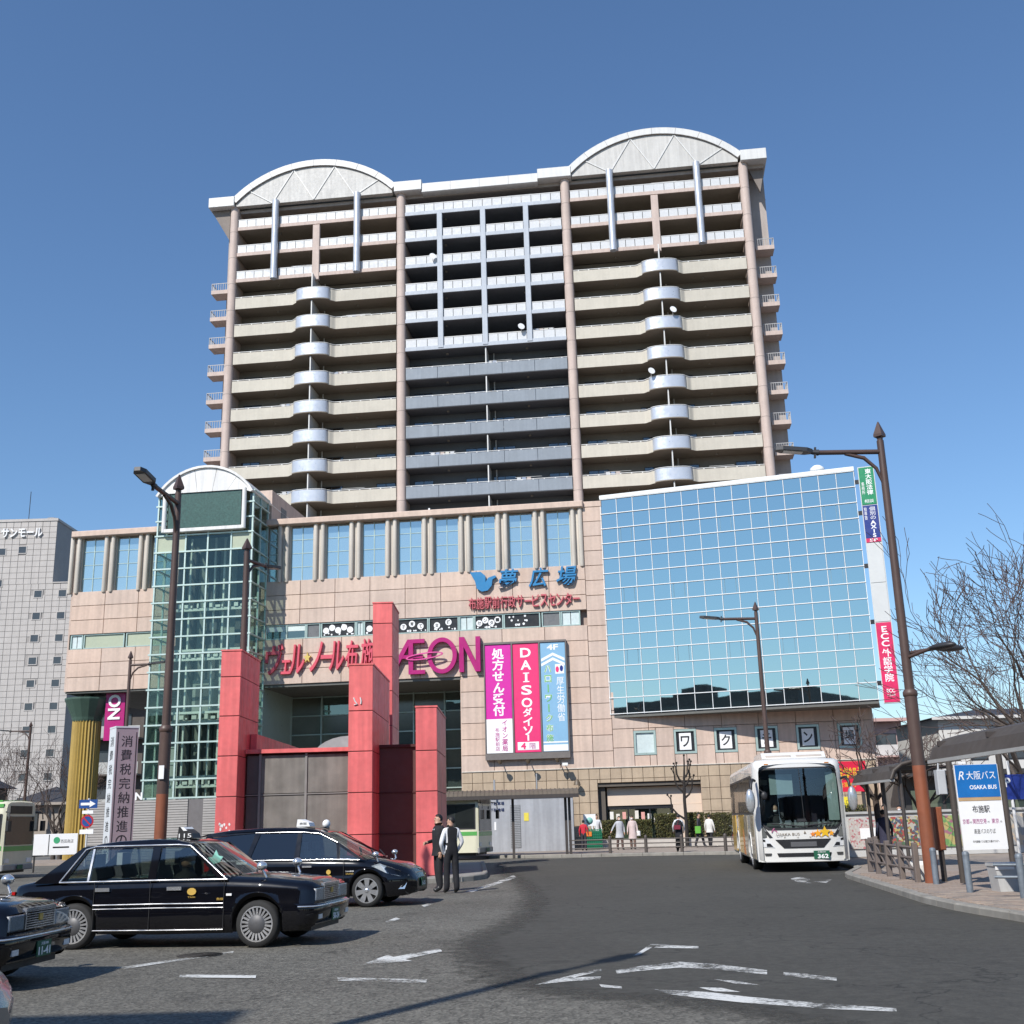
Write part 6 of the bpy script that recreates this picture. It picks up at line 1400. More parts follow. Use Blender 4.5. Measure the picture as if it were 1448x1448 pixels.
def bus_sign():
    S = thing("bus_stop_sign", "large blue and white bus stop information board between brown posts", "sign", (9.5, 24.2, .15))
    br = M("canopy_brown", (.115, .095, .08), .45, .3)
    for x in (-.53, .53): part("post", MB().tube([(x, .05, 0), (x, .05, 2.6)], .065, 10), br, S)
    part("board", MB().box(-.455, .455, .0, .05, .64, 2.34), whitep, S)
    part("blue_field", MB().box(-.44, .44, -.008, .0, 1.68, 2.335), M("sign_blue", (.01, .14, .42), .4), S); part("tan_band", MB().box(-.44, .44, -.008, 0, 1.61, 1.675), M("sign_tan", (.45, .30, .16), .5), S)
    text("R", .12, .17, whitep, S, (-.33, -.008, 2.12), ext=.003, shear=.3); text("大阪バス", .6, .17, whitep, S, (.08, -.008, 2.12), ext=.003); text("OSAKA BUS", .56, .085, whitep, S, (.1, -.008, 1.88), ext=.003, bold=.02)
    ink = M("sign_ink", (.03, .03, .035), .5); mg = M("sign_plum", (.30, .03, .18), .5)
    text("布施駅", .36, .15, ink, S, (0, 0, 1.44), ext=.003, bold=.01); text("京都", .14, .1, mg, S, (-.34, 0, 1.2), ext=.003); text("行", .04, .04, ink, S, (-.24, 0, 1.18), ext=.003)
    text("関西空港", .28, .1, mg, S, (-.06, 0, 1.2), ext=.003); text("行", .04, .04, ink, S, (.12, 0, 1.18), ext=.003); text("東京", .15, .1, mg, S, (.26, 0, 1.2), ext=.003); text("行", .04, .04, ink, S, (.38, 0, 1.18), ext=.003)
    text("高速バスのりば", .44, .1, ink, S, (.02, 0, 1.0), ext=.003); text("市内路線バスは南口②番のりばへ", .54, .05, ink, S, (.02, 0, .80), ext=.003)
    part("white_label", MB().box(-.36, -.2, -.02, 0, 2.36, 2.40), whitep, S)
    part("meter_box", MB().bev(-.84, -.66, -.06, .12, 1.75, 2.25, .015), M("box_pale", (.45, .46, .47), .5), S); part("conduit", MB().tube([(-.75, .1, 2.25), (-.72, .1, 2.55)], .02, 5), M("box_pale", (.45, .46, .47), .5), S)
    return S
bus_sign()
bolm = M("bollard_grey", (.17, .20, .235), .55, .2, var=.2, scale=3, fine=14)
for lab, x, y in (("grey round bollard beside the orange lamp foot", 8.52, 24.55), ("lone grey round bollard left of the bus stop board", 8.2, 21.9), ("grey round bollard with stub rails at the right edge", 8.46, 20.2)):
    o = thing("bollard", lab, "bollard", (x, y, .11), 0, "grey bollards along the kerb"); part("tube", MB().tube([(0, 0, 0), (0, 0, .68)], .06, 12), bolm, o); part("cap", MB().lathe([(.064, .66), (.064, .70), (.05, .73), (.01, .74)], 12), bolm, o)
    if y < 21:
        for z in (.55, .35, .15): part("rail", MB().tube([(-.35 if z > .2 else 0, .25 if z > .2 else 0, z), (0, 0, z), (1.4, -.2, z)], .025, 6), bolm, o)
b = thing("litter_bin", "squat white plastic bin below the bus stop board", "bin", (8.92, 22.0, .11)); wb = M("bin_white", (.50, .50, .49), .5, var=.06, streak=.1)
part("tub", MB().prism([(-.20, 0), (.20, 0), (.245, .46), (-.245, .46)], -.2, .2), wb, b); part("lid", MB().bev(-.26, .26, -.23, .22, .46, .515, .015), wb, b); part("bag_edge", MB().box(-.25, .1, -.215, -.205, .40, .46), whitep, b)
pl = thing("planter_tub", "white rounded planter tub behind the kerb fence", "planter", (8.85, 26.3, .11)); part("tub", MB().lathe([(.20, 0), (.24, .05), (.26, .32), (.24, .40), (.20, .40), (.19, .3)], 14), M("tub_white", (.66, .65, .62), .4), pl); part("soil", MB().lathe([(.2, .33), (.01, .36)], 12), M("soil", (.05, .04, .03), .9), pl)
def kerb_fence():
    S = thing("kerb_fence", "brown square post fence with round rails along the bus stop kerb", "fence", (0, 0, .11)); fm = M("fence_taupe", (.16, .13, .115), .6, var=.1)
    P = [(8.42, 25.35), (8.5, 26.6), (8.62, 27.9), (8.76, 29.2), (8.95, 30.5), (9.4, 31.8), (9.95, 33.2)]
    for x, y in P: part("post", MB().bev(x-.055, x+.055, y-.06, y+.06, 0, .82, .012), fm, S)
    for a, b in zip(P, P[1:]):
        for z in (.28, .5, .72): part("rail", MB().tube([(a[0], a[1], z), (b[0], b[1], z)], .028, 6), fm, S)
    for a, b in zip(P[:-1], P[1:]): part("brace", MB().tube([(a[0], a[1], .1), (b[0], b[1], .68)], .022, 5), fm, S)
kerb_fence()
ob = thing("control_post", "short orange control post fixed beside the lamp foot", "post", (9.0, 25.4, .11)); part("box", MB().bev(-.09, .09, -.1, .1, .65, 1.55, .02), orange, ob); part("stand", MB().tube([(0, 0, 0), (0, 0, .66)], .06, 8), M("shelter_dark", (.06, .05, .045), .5), ob)
def bike(label, x, y, rz, c):
    B = thing("bicycle", label, "bicycle", (x, y, .12), rz, "bicycles parked by the hedge"); fm = M("bike_%s" % c, {'red': (.35, .02, .02), 'black': (.02, .02, .02), 'silver': (.4, .4, .42)}[c], .35, .3)
    for xx in (-.5, .5):
        w = part("wheel", MB().tube([(xx+.32*math.cos(a), 0, .33+.32*math.sin(a)) for a in [k*math.pi/10 for k in range(21)]], .018, 5, caps=False), rubber, B)
        sp = MB()
        for k in range(8): a = k*math.pi/4; sp.tube([(xx, 0, .33), (xx+.31*math.cos(a), 0, .33+.31*math.sin(a))], .003, 3)
        part("spokes", sp, alloy, w)
    part("frame", MB().tube([(-.5, 0, .33), (-.08, 0, .3), (.36, 0, .75), (.5, 0, .33)], .018, 6).tube([(-.08, 0, .3), (-.2, 0, .82)], .016, 6).tube([(-.5, 0, .33), (-.17, 0, .7), (.36, 0, .72)], .014, 6), fm, B)
    part("saddle", MB().bev(-.34, -.1, -.07, .07, .82, .88, .02), plastic, B); part("handlebar", MB().tube([(.22, -.25, .98), (.34, -.2, .96), (.36, 0, .92), (.34, .2, .96), (.22, .25, .98)], .013, 5).tube([(.36, 0, .92), (.36, 0, .72)], .014, 5), alloy, B); part("basket", MB().box(.42, .68, -.16, .16, .68, .9), M("basket_grey", (.2, .2, .2), .5, .4), B)
for lab, x, y, rz, c in (("red bicycle nearest the hedge end", 10.9, 60.3, R(70), 'red'), ("black bicycle between the red and the silver one", 11.4, 60.2, R(65), 'black'), ("silver bicycle closest to the coach", 11.9, 60.1, R(72), 'silver'), ("black bicycle against the coach side of the rack", 12.5, 60.0, R(68), 'black')): bike(lab, x, y, rz, c)
# ---- green mesh cart, low wall
gc = thing("mesh_cage", "green wire mesh cage with orange notice by the hedge", "cage", (3.72, 60.6, .12)); gm = M("mesh_green", (.01, .22, .11), .5)
cg = MB()
for k in range(9): x = -.42+k*.105; cg.box(x-.01, x+.01, -.3, -.28, 0, 1.0); cg.box(x-.01, x+.01, .28, .3, 0, 1.0)
for k in range(8): z = .05+k*.13; cg.box(-.43, .43, -.3, -.28, z-.012, z+.012); cg.box(-.43, .43, .28, .3, z-.012, z+.012); cg.box(-.43, -.41, -.3, .3, z-.012, z+.012); cg.box(.41, .43, -.3, .3, z-.012, z+.012)
part("mesh", cg, gm, gc); part("liner", MB().box(-.40, .40, -.27, .27, .05, .9), M("liner_green", (.01, .13, .07), .8), gc); part("notice", MB().box(-.38, -.1, -.33, -.31, .65, .88), M("notice_orange", (.7, .2, .03), .5), gc)
sb = thing("notice_board", "white notice board with green emblem above the mesh cage", "sign", (3.6, 61.3, .12)); part("board", MB().box(-.32, .32, 0, .04, 1.15, 1.75), whitep, sb); part("emblem", MB().lathe([(.17, 0), (.17, .01), (.01, .01)], 16).xf(Matrix.Translation((0, -.005, 1.42)) @ Matrix.Rotation(R(90), 4, 'X')), M("emblem_teal", (.2, .45, .40), .5), sb); part("leg", MB().box(-.3, -.26, .0, .04, 0, 1.15), frame_g, sb); part("leg", MB().box(.26, .3, .0, .04, 0, 1.15), frame_g, sb)
lw = thing("planter_wall", "low pale planter wall below the clipped hedges", "wall", (0, 0, .12)); part("wall", MB().box(4.2, 12.6, 61.0, 61.2, 0, .42), M("planter_pale", (.50, .46, .41), .7, var=.1), lw); part("soil", MB().box(4.2, 12.6, 61.2, 63.4, 0, .36), M("soil", (.05, .04, .03), .9), lw)
# ---- left: pylon, traffic signs, board
def pylon():
    S = thing("text_pylon", "tall lilac square pylon with black vertical characters and white side face", "pylon", (-14.55, 42.4, 0), R(35))
    ll = M("pylon_lilac", (.36, .285, .315), .6, var=.06, streak=.1); wt = M("pylon_white", (.62, .64, .66), .5, var=.04)
    W_ = .40
    part("column", MB().box(-W_, W_, -W_, W_, 0, 5.3), ll, S); part("white_face", MB().box(-W_-.02, -W_, -W_+.01, W_, .1, 5.32), wt, S); part("cap", MB().box(-W_-.03, W_+.02, -W_-.02, W_, 5.3, 5.36), wt, S)
    ink = M("sign_ink", (.03, .03, .035), .5)
    part("edge_line", MB().box(-W_+.05, -W_+.08, -W_-.006, -W_, .3, 5.15), ink, S); part("edge_line", MB().box(W_-.08, W_-.05, -W_-.006, -W_, .3, 5.15), ink, S)
    for k, ch in enumerate("消費税完納推進の街"):
        text(ch, .40, .40, ink, S, (0, -W_, 4.82-k*.50), ext=.004, bold=.006)
        part("lettering", text_mb(ch, .40, .36, ext=.004, bold=.006).xf(Matrix.Rotation(R(-90), 4, 'Z')), ink, S, (-W_-.02, 0, 4.82-k*.5))
pylon()
sp = thing("traffic_sign_post", "white post with a blue one way arrow above a round no parking sign", "traffic sign", (-22.2, 60, 0)); wp = M("post_white", (.6, .6, .6), .5)
part("post", MB().tube([(0, 0, 0), (0, 0, 3.35)], .05, 8), wp, sp); bl = M("sign_blue_dark", (.015, .07, .26), .4)
a = part("arrow_plate", MB().box(-.47, .47, -.08, -.05, 2.85, 3.28), bl, sp); part("arrow", MB().prism([(-.38, 3.0), (.08, 3.0), (.08, 2.90), (.38, 3.065), (.08, 3.23), (.08, 3.13), (-.38, 3.13)], -.09, -.081), whitep, a)
def discm(r0, z, y, n=20): return MB().prism([(r0*math.cos(2*math.pi*k/n), z+r0*math.sin(2*math.pi*k/n)) for k in range(n)], y, y+.02)
d = part("round_plate", discm(.33, 2.2, -.08), M("sign_red", (.45, .02, .03), .4), sp); part("round_field", discm(.25, 2.2, -.09), bl, d); part("slash", MB().box(-.28, .28, -.1, -.091, -.035, .035).xf(Matrix.Translation((0, 0, 2.2)) @ Matrix.Rotation(R(45), 4, 'Y')), M("sign_red", (.45, .02, .03), .4), d)
part("sub_plate", MB().box(-.28, .28, -.08, -.05, 2.58, 2.74), whitep, sp); part("sub_plate", MB().box(-.35, .35, -.08, -.05, 1.58, 1.8), whitep, sp)
bd = thing("white_hoarding", "white sign hoarding with a green round logo beside the left bus", "sign", (-20.6, 52, 0), R(4)); part("panel", MB().bev(-.95, .95, 0, .05, .72, 1.62, .01), whitep, bd); part("panel_frame", MB().box(-.3, -.27, -.01, 0, .75, 1.6), plastic, bd); part("leg", MB().box(-.9, -.84, 0, .05, 0, .72), plastic, bd); part("leg", MB().box(.84, .9, 0, .05, 0, .72), plastic, bd)
part("logo", discm(.14, 1.35, -.01), M("logo_green", (.05, .35, .16), .5), bd, (.05, 0, 0)); text("西田商店", .55, .16, M("sign_ink", (.03, .03, .035), .5), bd, (.5, 0, 1.3), ext=.003); part("arrow", MB().box(-.1, .6, -.008, 0, 1.02, 1.08), plastic, bd)

# ================================================================ background buildings
def sunmall():
    B = thing("tiled_office_block", "tall pale grey tiled block with small square windows at far left", "building", (0, 0, 0))
    tm = M("grey_tile", (.455, .425, .40), .55, var=.05, streak=.06); jm = M("tile_joint", (.33, .31, .295), .9)
    Y = 150; x0, x1, xs = -85., -59.4, -62.5; zt, zs = 43.2, 34.5
    part("core", MB().box(x0, x1, Y+.06, Y+25, 0, zs-.05), jm, B); part("penthouse_core", MB().box(x0, xs, Y+.06, Y+9, zs-.05, zt), M("penthouse_side", (.30, .275, .26), .6, var=.05), B)
    wins = [(-64.35+(-.15*k)*0, 33-3.02*k) for k in range(11)] + [(-61.05, 33-3.02*k) for k in range(11)] + [(-67.0, 39.2), (-69.8, 39.0)] + [(-69.9, 34.6-3.02*k) for k in range(9)]
    w, h = 1.0, .80; mb = MB(); cnt = 0
    j = 0; z = 0.
    while z < zt-.1:
        xx = x1 if z < zs-.1 else xs
        while xx > -74:
            cx, cz = xx-w/2, z+h/2
            if not any(abs(cx-a) < .6 and abs(cz-b) < .5 for a, b in wins): mb.bev(xx-w+.025, xx-.025, Y-.0, Y+.06, z+.02, min(z+h-.02, zt), .01)
            xx -= w
        z += h
    tag(part("wall_tiles", mb, tm, B), kind="stuff")
    wm = M("far_window", (.06, .07, .08), .15)
    for a, b in wins:
        f = part("window", MB().box(a-.62, a-.5, Y-.05, Y+.055, b-.55, b+.55).box(a+.5, a+.62, Y-.05, Y+.055, b-.55, b+.55).box(a-.5, a+.5, Y-.05, Y+.055, b+.45, b+.55).box(a-.5, a+.5, Y-.05, Y+.055, b-.55, b-.45), tm, B); part("pane", MB().box(a-.5, a+.5, Y-.02, Y-.01, b-.45, b+.45), wm, f)
    text("サンモール", 5.6, 1.3, whitep, B, (-67.2, Y-.05, 41.6), ext=.2, bold=.02)
    part("parapet", MB().box(x0, xs+.1, Y-.1, Y+9.1, zt, zt+.35), tm, B); part("parapet", MB().box(xs, x1+.1, Y-.1, Y+25, zs-.05, zs+.1), tm, B)
    part("antenna", MB().tube([(-68.3, Y+4, zt), (-68.3, Y+4, zt+5.5)], .05, 4), plastic, B); part("roof_dish", MB().lathe([(.05, 0), (.5, .1), (.8, .35)], 12, (-64.0, Y+2, zt+.5)), whitep, B)
sunmall()
def flats(label, x0, x1, Y, fl, h, wall, rail, name="apartment_block", gap=0):
    B = thing(name, label, "building", (0, 0, 0)); part("wall", MB().box(x0, x1, Y+1.1, Y+10, 0, fl*h+.3), wall, B)
    for k in range(fl):
        z = k*h+.3
        b = part("balcony", MB().box(x0, x1, Y, Y+1.1, z-.15, z), wall, B); part("balustrade", MB().box(x0, x1, Y, Y+.08, z, z+1.0), rail, b)
        n = max(1, int((x1-x0)/3))
        for q in range(n):
            xa = x0+(x1-x0)*(q+.2)/n; xb = x0+(x1-x0)*(q+.8)/n; wd = part("window", MB().box(xa, xb, Y+1.04, Y+1.1, z+.1, z+2.1), plastic, B); part("pane", MB().box(xa+.06, (xa+xb)/2-.03, Y+1.02, Y+1.04, z+.15, z+2.05).box((xa+xb)/2+.03, xb-.06, Y+1.02, Y+1.04, z+.15, z+2.05), M("far_window", (.06, .07, .08), .15), wd)
    part("roof", MB().box(x0-.2, x1+.2, Y-.1, Y+10.2, fl*h+.3, fl*h+.6), wall, B)
    return B
flats("dark brown apartment block with white balcony edges behind the yellow column", -38.5, -33.0, 100, 4, 3.1, M("flats_brown", (.10, .085, .075), .8), M("flats_rail", (.42, .42, .40), .6))
pbk = flats("pink apartment house with white bands beyond the glass wall corner", 30.5, 37.0, 110, 3, 3.2, M("flats_pink", (.55, .36, .33), .7, var=.05), M("flats_white", (.62, .58, .56), .6))
def house(label, x0, x1, Y, d, h, rise, wall, roof, wins, name="house"):
    B = thing(name, label, "house", (0, 0, 0)); part("wall", MB().box(x0, x1, Y, Y+d, 0, h), wall, B)
    e = .6; r0 = (x0-e, Y-e); r1 = (x1+e, Y+d+e); rl = min(d/2, (x1-x0)/2)
    vs = [(r0[0], r0[1], h), (r1[0], r0[1], h), (r1[0], r1[1], h), (r0[0], r1[1], h), (x0+rl, Y+d/2, h+rise), (x1-rl, Y+d/2, h+rise)]
    part("roof", MB().add(vs, [(0, 1, 5, 4), (1, 2, 5), (2, 3, 4, 5), (3, 0, 4), (3, 2, 1, 0)]), roof, B); part("eave_fascia", MB().box(r0[0], r1[0], r0[1]-.03, r0[1], h-.15, h+.05), wall, B)
    for (xa, xb, za, zb) in wins: wd = part("window", MB().box(xa-.06, xb+.06, Y-.06, Y, za-.06, zb+.06), plastic, B); part("pane", MB().box(xa, xb, Y-.075, Y-.06, za, zb), M("far_window", (.06, .07, .08), .15), wd)
    return B
rf = M("roof_slate", (.045, .045, .05), .6, var=.15)
house("white two storey house with dark hipped roof behind the shelter", 29.2, 41, 80, 9, 7.75, .9, M("house_white", (.62, .60, .57), .7, var=.05), rf, ((31.2, 32.3, 4.9, 6.2), (33.8, 35.5, 4.9, 6.2)))
house("low dark roofed house behind the left bus", -48, -41, 85, 8, 5.2, 2.6, M("house_grey", (.22, .20, .18), .8), rf, ((-45, -43.5, 3, 4.2),))
house("small grey house beneath the tiled block behind bare trees", -40, -36.2, 92, 7, 4.0, 1.4, M("house_tan", (.34, .30, .26), .8), rf, ((-39, -38, 2, 3.2),))
house("beige house at far right beyond the white house", 44, 58, 95, 9, 8.0, 2.0, M("house_beige", (.50, .42, .33), .8), rf, ((46, 47.5, 5, 6.2),))
def low_shop():
    B = thing("low_shop", "dark single storey shop with a red sign board right of the stone wall", "shop", (0, 0, 0)); dk = M("shop_dark", (.045, .042, .04), .6); 
    part("wall", MB().box(19.9, 34, 61.5, 70, 0, 3.6), M("shop_grey", (.20, .19, .18), .7), B); part("canopy", MB().box(19.0, 30, 60.0, 61.5, 3.3, 3.55), dk, B); part("shop_front", MB().box(20.2, 29.5, 61.35, 61.5, .1, 3.2), dk, B)
    for k in range(5): part("shop_window", MB().box(20.5+k*1.8, 22.1+k*1.8, 61.3, 61.35, .5, 2.6), darkgl, B)
    S = thing("red_school_sign", "red sign board with yellow characters beside the coach roof", "sign", (0, 0, 0)); part("board", MB().box(14.9, 17.6, 59.0, 59.3, 2.6, 4.1), M("sign_scarlet", (.66, .015, .05), .4), S); text("外語学院", 2.0, .6, M("sign_yellow", (.75, .45, .03), .4), S, (16.4, 59.0, 3.5), ext=.01, bold=.02); part("leg", MB().box(15.0, 15.15, 59.05, 59.2, .12, 2.6), dk, S); part("leg", MB().box(17.3, 17.45, 59.05, 59.2, .12, 2.6), dk, S); text("学校案内", 1.2, .25, M("sign_yellow", (.75, .45, .03), .4), S, (16.4, 59.0, 2.95), ext=.01)
    Y_ = thing("yellow_sign", "small yellow sign on a post between coach and shelter", "sign", (15.7, 56.5, .12)); part("board", MB().box(-.35, .35, 0, .05, 1.7, 2.2), M("sign_bright_yellow", (.75, .62, .03), .5), Y_); part("post", MB().tube([(0, .06, 0), (0, .06, 2.0)], .04, 6), plastic, Y_); text("入口", .4, .2, plastic, Y_, (0, 0, 1.95), ext=.003)
low_shop()
def mural():
    S = thing("mural_wall", "low pale wall with colourful picture panels behind the bus stop", "wall", (0, 0, .11)); part("wall", MB().bev(9.9, 24, 40.2, 40.5, 0, 1.42, .02), M("mural_pale", (.50, .50, .49), .7, var=.06), S)
    part("coping", MB().box(9.85, 24, 40.12, 40.55, 1.42, 1.5), M("mural_coping", (.42, .42, .41), .7), S)
    def pic(name, cols, sc, x0, x1, seed):
        m, t, b = _base(name); N = t.nodes; Lk = t.links; g = N.new("ShaderNodeNewGeometry"); v = N.new("ShaderNodeTexVoronoi"); v.inputs["Scale"].default_value = sc; v.inputs["Randomness"].default_value = 1; Lk.new(g.outputs["Position"], v.inputs["Vector"])
        sx = N.new("ShaderNodeSeparateColor"); Lk.new(v.outputs["Color"], sx.inputs[0]); r = N.new("ShaderNodeValToRGB"); r.color_ramp.interpolation = 'CONSTANT'; Lk.new(sx.outputs[0], r.inputs[0])
        while len(r.color_ramp.elements) < len(cols): r.color_ramp.elements.new(.5)
        for k, c in enumerate(cols): r.color_ramp.elements[k].position = k/len(cols); r.color_ramp.elements[k].color = (*c, 1)
        Lk.new(r.outputs[0], b.inputs["Base Color"]); part("picture_panel", MB().box(x0, x1, 40.15, 40.19, .28, 1.3), m, S)
    pic("mural_red", ((.50, .48, .46), (.42, .16, .17), (.50, .38, .36), (.52, .50, .46), (.48, .44, .40)), 18, 11.2, 12.4, 1); part("panel_label", MB().box(11.55, 12.1, 40.13, 40.149, .6, .95), whitep, S)
    pic("mural_mix", ((.35, .08, .07), (.42, .34, .12), (.08, .14, .08), (.42, .40, .34), (.18, .06, .05), (.08, .10, .15)), 13, 12.5, 13.55, 2); pic("mural_green", ((.14, .28, .1), (.24, .36, .12), (.42, .35, .14), (.32, .14, .18), (.2, .33, .12)), 7, 13.7, 15.2, 3); pic("mural_grey", ((.4, .38, .34), (.3, .3, .3), (.5, .4, .3)), 6, 15.6, 18, 4)
    ps = thing("parking_sign", "blue parking sign on a white post at the right edge", "sign", (16.2, 38.5, .11)); part("post", MB().tube([(0, .05, 0), (0, .05, 3.0)], .05, 8), wp, ps); part("plate", MB().box(-.3, .9, 0, .04, 1.75, 2.55), M("sign_navy", (.012, .03, .20), .4), ps); text("P", .2, .3, whitep, ps, (-.1, 0, 2.3), ext=.004, bold=.03)
mural()
# behind the viewer: station seen only as a mirror image and by its shadow
def station():
    B = thing("station_building", "dark station building behind the viewer, mirrored in the lowest glass panes", "building", (0, 0, 0)); cm = M("station_concrete", (.085, .085, .085), .8, var=.1)
    part("wall", MB().box(-70, -11.7, -30, -3.5, 0, 15.6), cm, B); part("roof_hut", MB().box(-33, -29, -20, -14, 15.6, 18.2), cm, B)
    for k in range(4): part("window_band", MB().box(-69, -12, -3.5, -3.43, 1.5+k*3.6, 3.6+k*3.6), M("far_window", (.06, .07, .08), .15), B)
    V = thing("railway_viaduct", "dark elevated railway viaduct behind the viewer, seen only in reflections", "viaduct", (0, 0, 0)); part("deck", MB().box(-11, 120, -42, -30, 7.5, 11), cm, V)
    for k in range(12): part("pier", MB().box(-8+k*11, -6+k*11, -40, -32, 0, 7.5), cm, V)
station()
# ================================================================ people
CLOTH = {}
def cloth(c): return M("cloth_%02d_%02d_%02d" % tuple(int(v*99) for v in c), c, .85, var=.10, scale=4, fine=20)
hairm = M("hair_dark", (.012, .010, .009), .55); eyem = M("eye_dark", (.01, .008, .008), .3)
def person(label, loc, yaw, top, bottom, H=1.70, sleeve=None, arms=None, stride=0., lean=0., hair='short', mask=False, coat=None, bag=None, group=None, shoe=(.02, .02, .02), near=False, collar=None, head_turn=0.):
    """faces -y before yaw; one continuous skinned body with material by nearest limb"""
    k = H/1.70; P = thing("person", label, "person", loc, yaw, group)
    sleeve = sleeve or top
    J = {}; E = []; 
    def j(n, p, r): J[n] = (Vector(p)*k, (r[0]*k, r[1]*k) if isinstance(r, tuple) else (r*k, r*k))
    ly = lambda z: -math.sin(lean)*max(0, z-.95); lz = lambda z: .95+(z-.95)*math.cos(lean) if z > .95 else z
    def b(x, y, z): return (x, y+ly(z), lz(z))
    j('pel', (0, 0, .95), (.150, .105)); j('sp', b(0, .0, 1.12), (.140, .100)); j('ch', b(0, .01, 1.32), (.165, .115)); j('nk', b(0, .015, 1.47), .058); j('hd0', b(0, -.008, 1.535), (.074, .088)); j('hd1', b(0, -.008, 1.615), (.088, .104)); j('hd2', b(0, .0, 1.68), (.07, .085))
    A = arms or {}
    for s, n in ((-1, 'l'), (1, 'r')):
        el, wr = A.get(n, ((s*.25, .02, 1.13), (s*.26, -.06, .90)))
        j('sh'+n, b(s*.165, .01, 1.40), .066); j('el'+n, b(*el), .052); j('wr'+n, b(*wr), .038); d = (Vector(wr)-Vector(el)).normalized()*.085; h = Vector(wr)+d; j('ha'+n, b(*h), (.038, .022)); j('fi'+n, b(*(h+d*.8)), (.03, .014))
        st = s*stride
        j('hp'+n, (s*.09, 0, .90), .098); j('kn'+n, (s*.10, -.02-st*.5, .50), .082); j('an'+n, (s*.105, .02-st, .10), .072); j('to'+n, (s*.115, -.14-st, .035), (.042, .03))
    E = [('pel', 'sp', 0), ('sp', 'ch', 0), ('ch', 'nk', 0), ('nk', 'hd0', 2), ('hd0', 'hd1', 2), ('hd1', 'hd2', 2)]
    for n in 'lr': E += [('ch', 'sh'+n, 0), ('sh'+n, 'el'+n, 4), ('el'+n, 'wr'+n, 4), ('wr'+n, 'ha'+n, 2), ('ha'+n, 'fi'+n, 2), ('pel', 'hp'+n, 1), ('hp'+n, 'kn'+n, 1), ('kn'+n, 'an'+n, 1), ('an'+n, 'to'+n, 3)]
    names = list(J); ix = {n: i for i, n in enumerate(names)}
    me = bpy.data.meshes.new("body"); me.from_pydata([J[n][0] for n in names], [(ix[a], ix[c]) for a, c, _ in E], []); o = bpy.data.objects.new("body", me); col.objects.link(o)
    md = o.modifiers.new("s", 'SKIN'); md.use_smooth_shade = True
    for i, n in enumerate(names): sv = me.skin_vertices[0].data[i]; sv.radius = J[n][1]; sv.use_root = (n == 'pel')
    ss = o.modifiers.new("d", 'SUBSURF'); ss.levels = 2 if near else 1; ss.render_levels = ss.levels
    dg = bpy.context.evaluated_depsgraph_get(); dg.update(); m2 = bpy.data.meshes.new_from_object(o.evaluated_get(dg)); bpy.data.objects.remove(o)
    m2.name = "body"; m2.materials.clear()
    for mm in (cloth(top), cloth(bottom), skin, M("shoe_leather", shoe, .4), cloth(sleeve)): m2.materials.append(mm)
    segs = [(J[a][0], J[c][0], t, min(max(J[a][1]), max(J[c][1]))*(1.6 if t == 4 else 1.)) for a, c, t in E]
    for p in m2.polygons:
        c = p.center; best = None
        for a, d, t, r_ in segs:
            ab = d-a; u = max(0, min(1, (c-a).dot(ab)/max(1e-9, ab.length_squared))); dist = (c-(a+ab*u)).length-r_*.35
            if best is None or dist < best[0]: best = (dist, t)
        p.material_index = best[1]; p.use_smooth = True
    body = link("body", m2, P)
    hc = J['hd1'][0]
    Rm = Matrix.Translation(hc) @ Matrix.Rotation(head_turn, 4, 'Z')
    hr = MB()
    prof_n = 14
    rows = []
    for q in range(8):
        th = math.pi*.56*q/7
        row = []
        for w in range(prof_n):
            a = 2*math.pi*w/prof_n; fr = -math.sin(a)     # front = -y
            cut = 1.0 if fr < .35 else .55
            t2 = th*cut*(1.25 if fr < -.2 else 1.0); r_ = 1.04
            row.append((.082*k*r_*math.sin(t2)*math.cos(a), .098*k*r_*math.sin(t2)*math.sin(a)+.006, (.105*math.cos(t2)+.012)*k))
        rows.append(row)
    hr.grid(rows, 0, True, True, True)
    if hair == 'long': hr.sphere((0, .055*k, -.09*k), .085*k, 10, 8, 0, (1.05, .6, 1.5))
    hr.xf(Rm); part("hair", hr, hairm, body)
    if not near or True:
        fc = MB().sphere((0, -.088*k, -.015*k), .017*k, 6, 5, 0, (.8, .9, 1.5))
        if not mask: fc.xf(Rm); part("nose", fc, skin, body)
        ey = MB().sphere((-.03*k, -.078*k, .012*k), .011*k, 6, 4).sphere((.03*k, -.078*k, .012*k), .011*k, 6, 4); ey.xf(Rm); part("eyes", ey, eyem, body)
        er = MB().sphere((-.078*k, .005, -.005), .022*k, 6, 5, 0, (.4, .8, 1.4)).sphere((.078*k, .005, -.005), .022*k, 6, 5, 0, (.4, .8, 1.4)); er.xf(Rm); part("ears", er, skin, body)
    if mask: mk = MB().sphere((0, -.052*k, -.045*k), .052*k, 10, 8, 0, (1.1, .85, .85)); mk.xf(Rm); part("face_mask", mk, M("mask_white", (.75, .76, .78), .8), body)
    elif near:
        mo = MB().box(-.022, .022, -.088, -.08, -.06, -.053); mo.xf(Rm); part("mouth", mo, M("lip", (.30, .10, .08), .6), body)
    if coat:
        c0, z0, flare = coat; n = 16
        rows = [[((rx*k)*math.cos(2*math.pi*w/n), (ry*k)*math.sin(2*math.pi*w/n)+ly(z), lz(z)*k) for w in range(n)] for rx, ry, z in ((.09, .085, 1.475), (.17, .125, 1.42), (.205, .15, 1.34), (.19, .15, 1.15), (.18, .14, .98), (.17+flare*.5, .14+flare*.4, (z0+.98)/2), (.17+flare, .15+flare*.7, z0))]
        part("coat", MB().grid(rows, 0, True, True, True), cloth(c0), body)
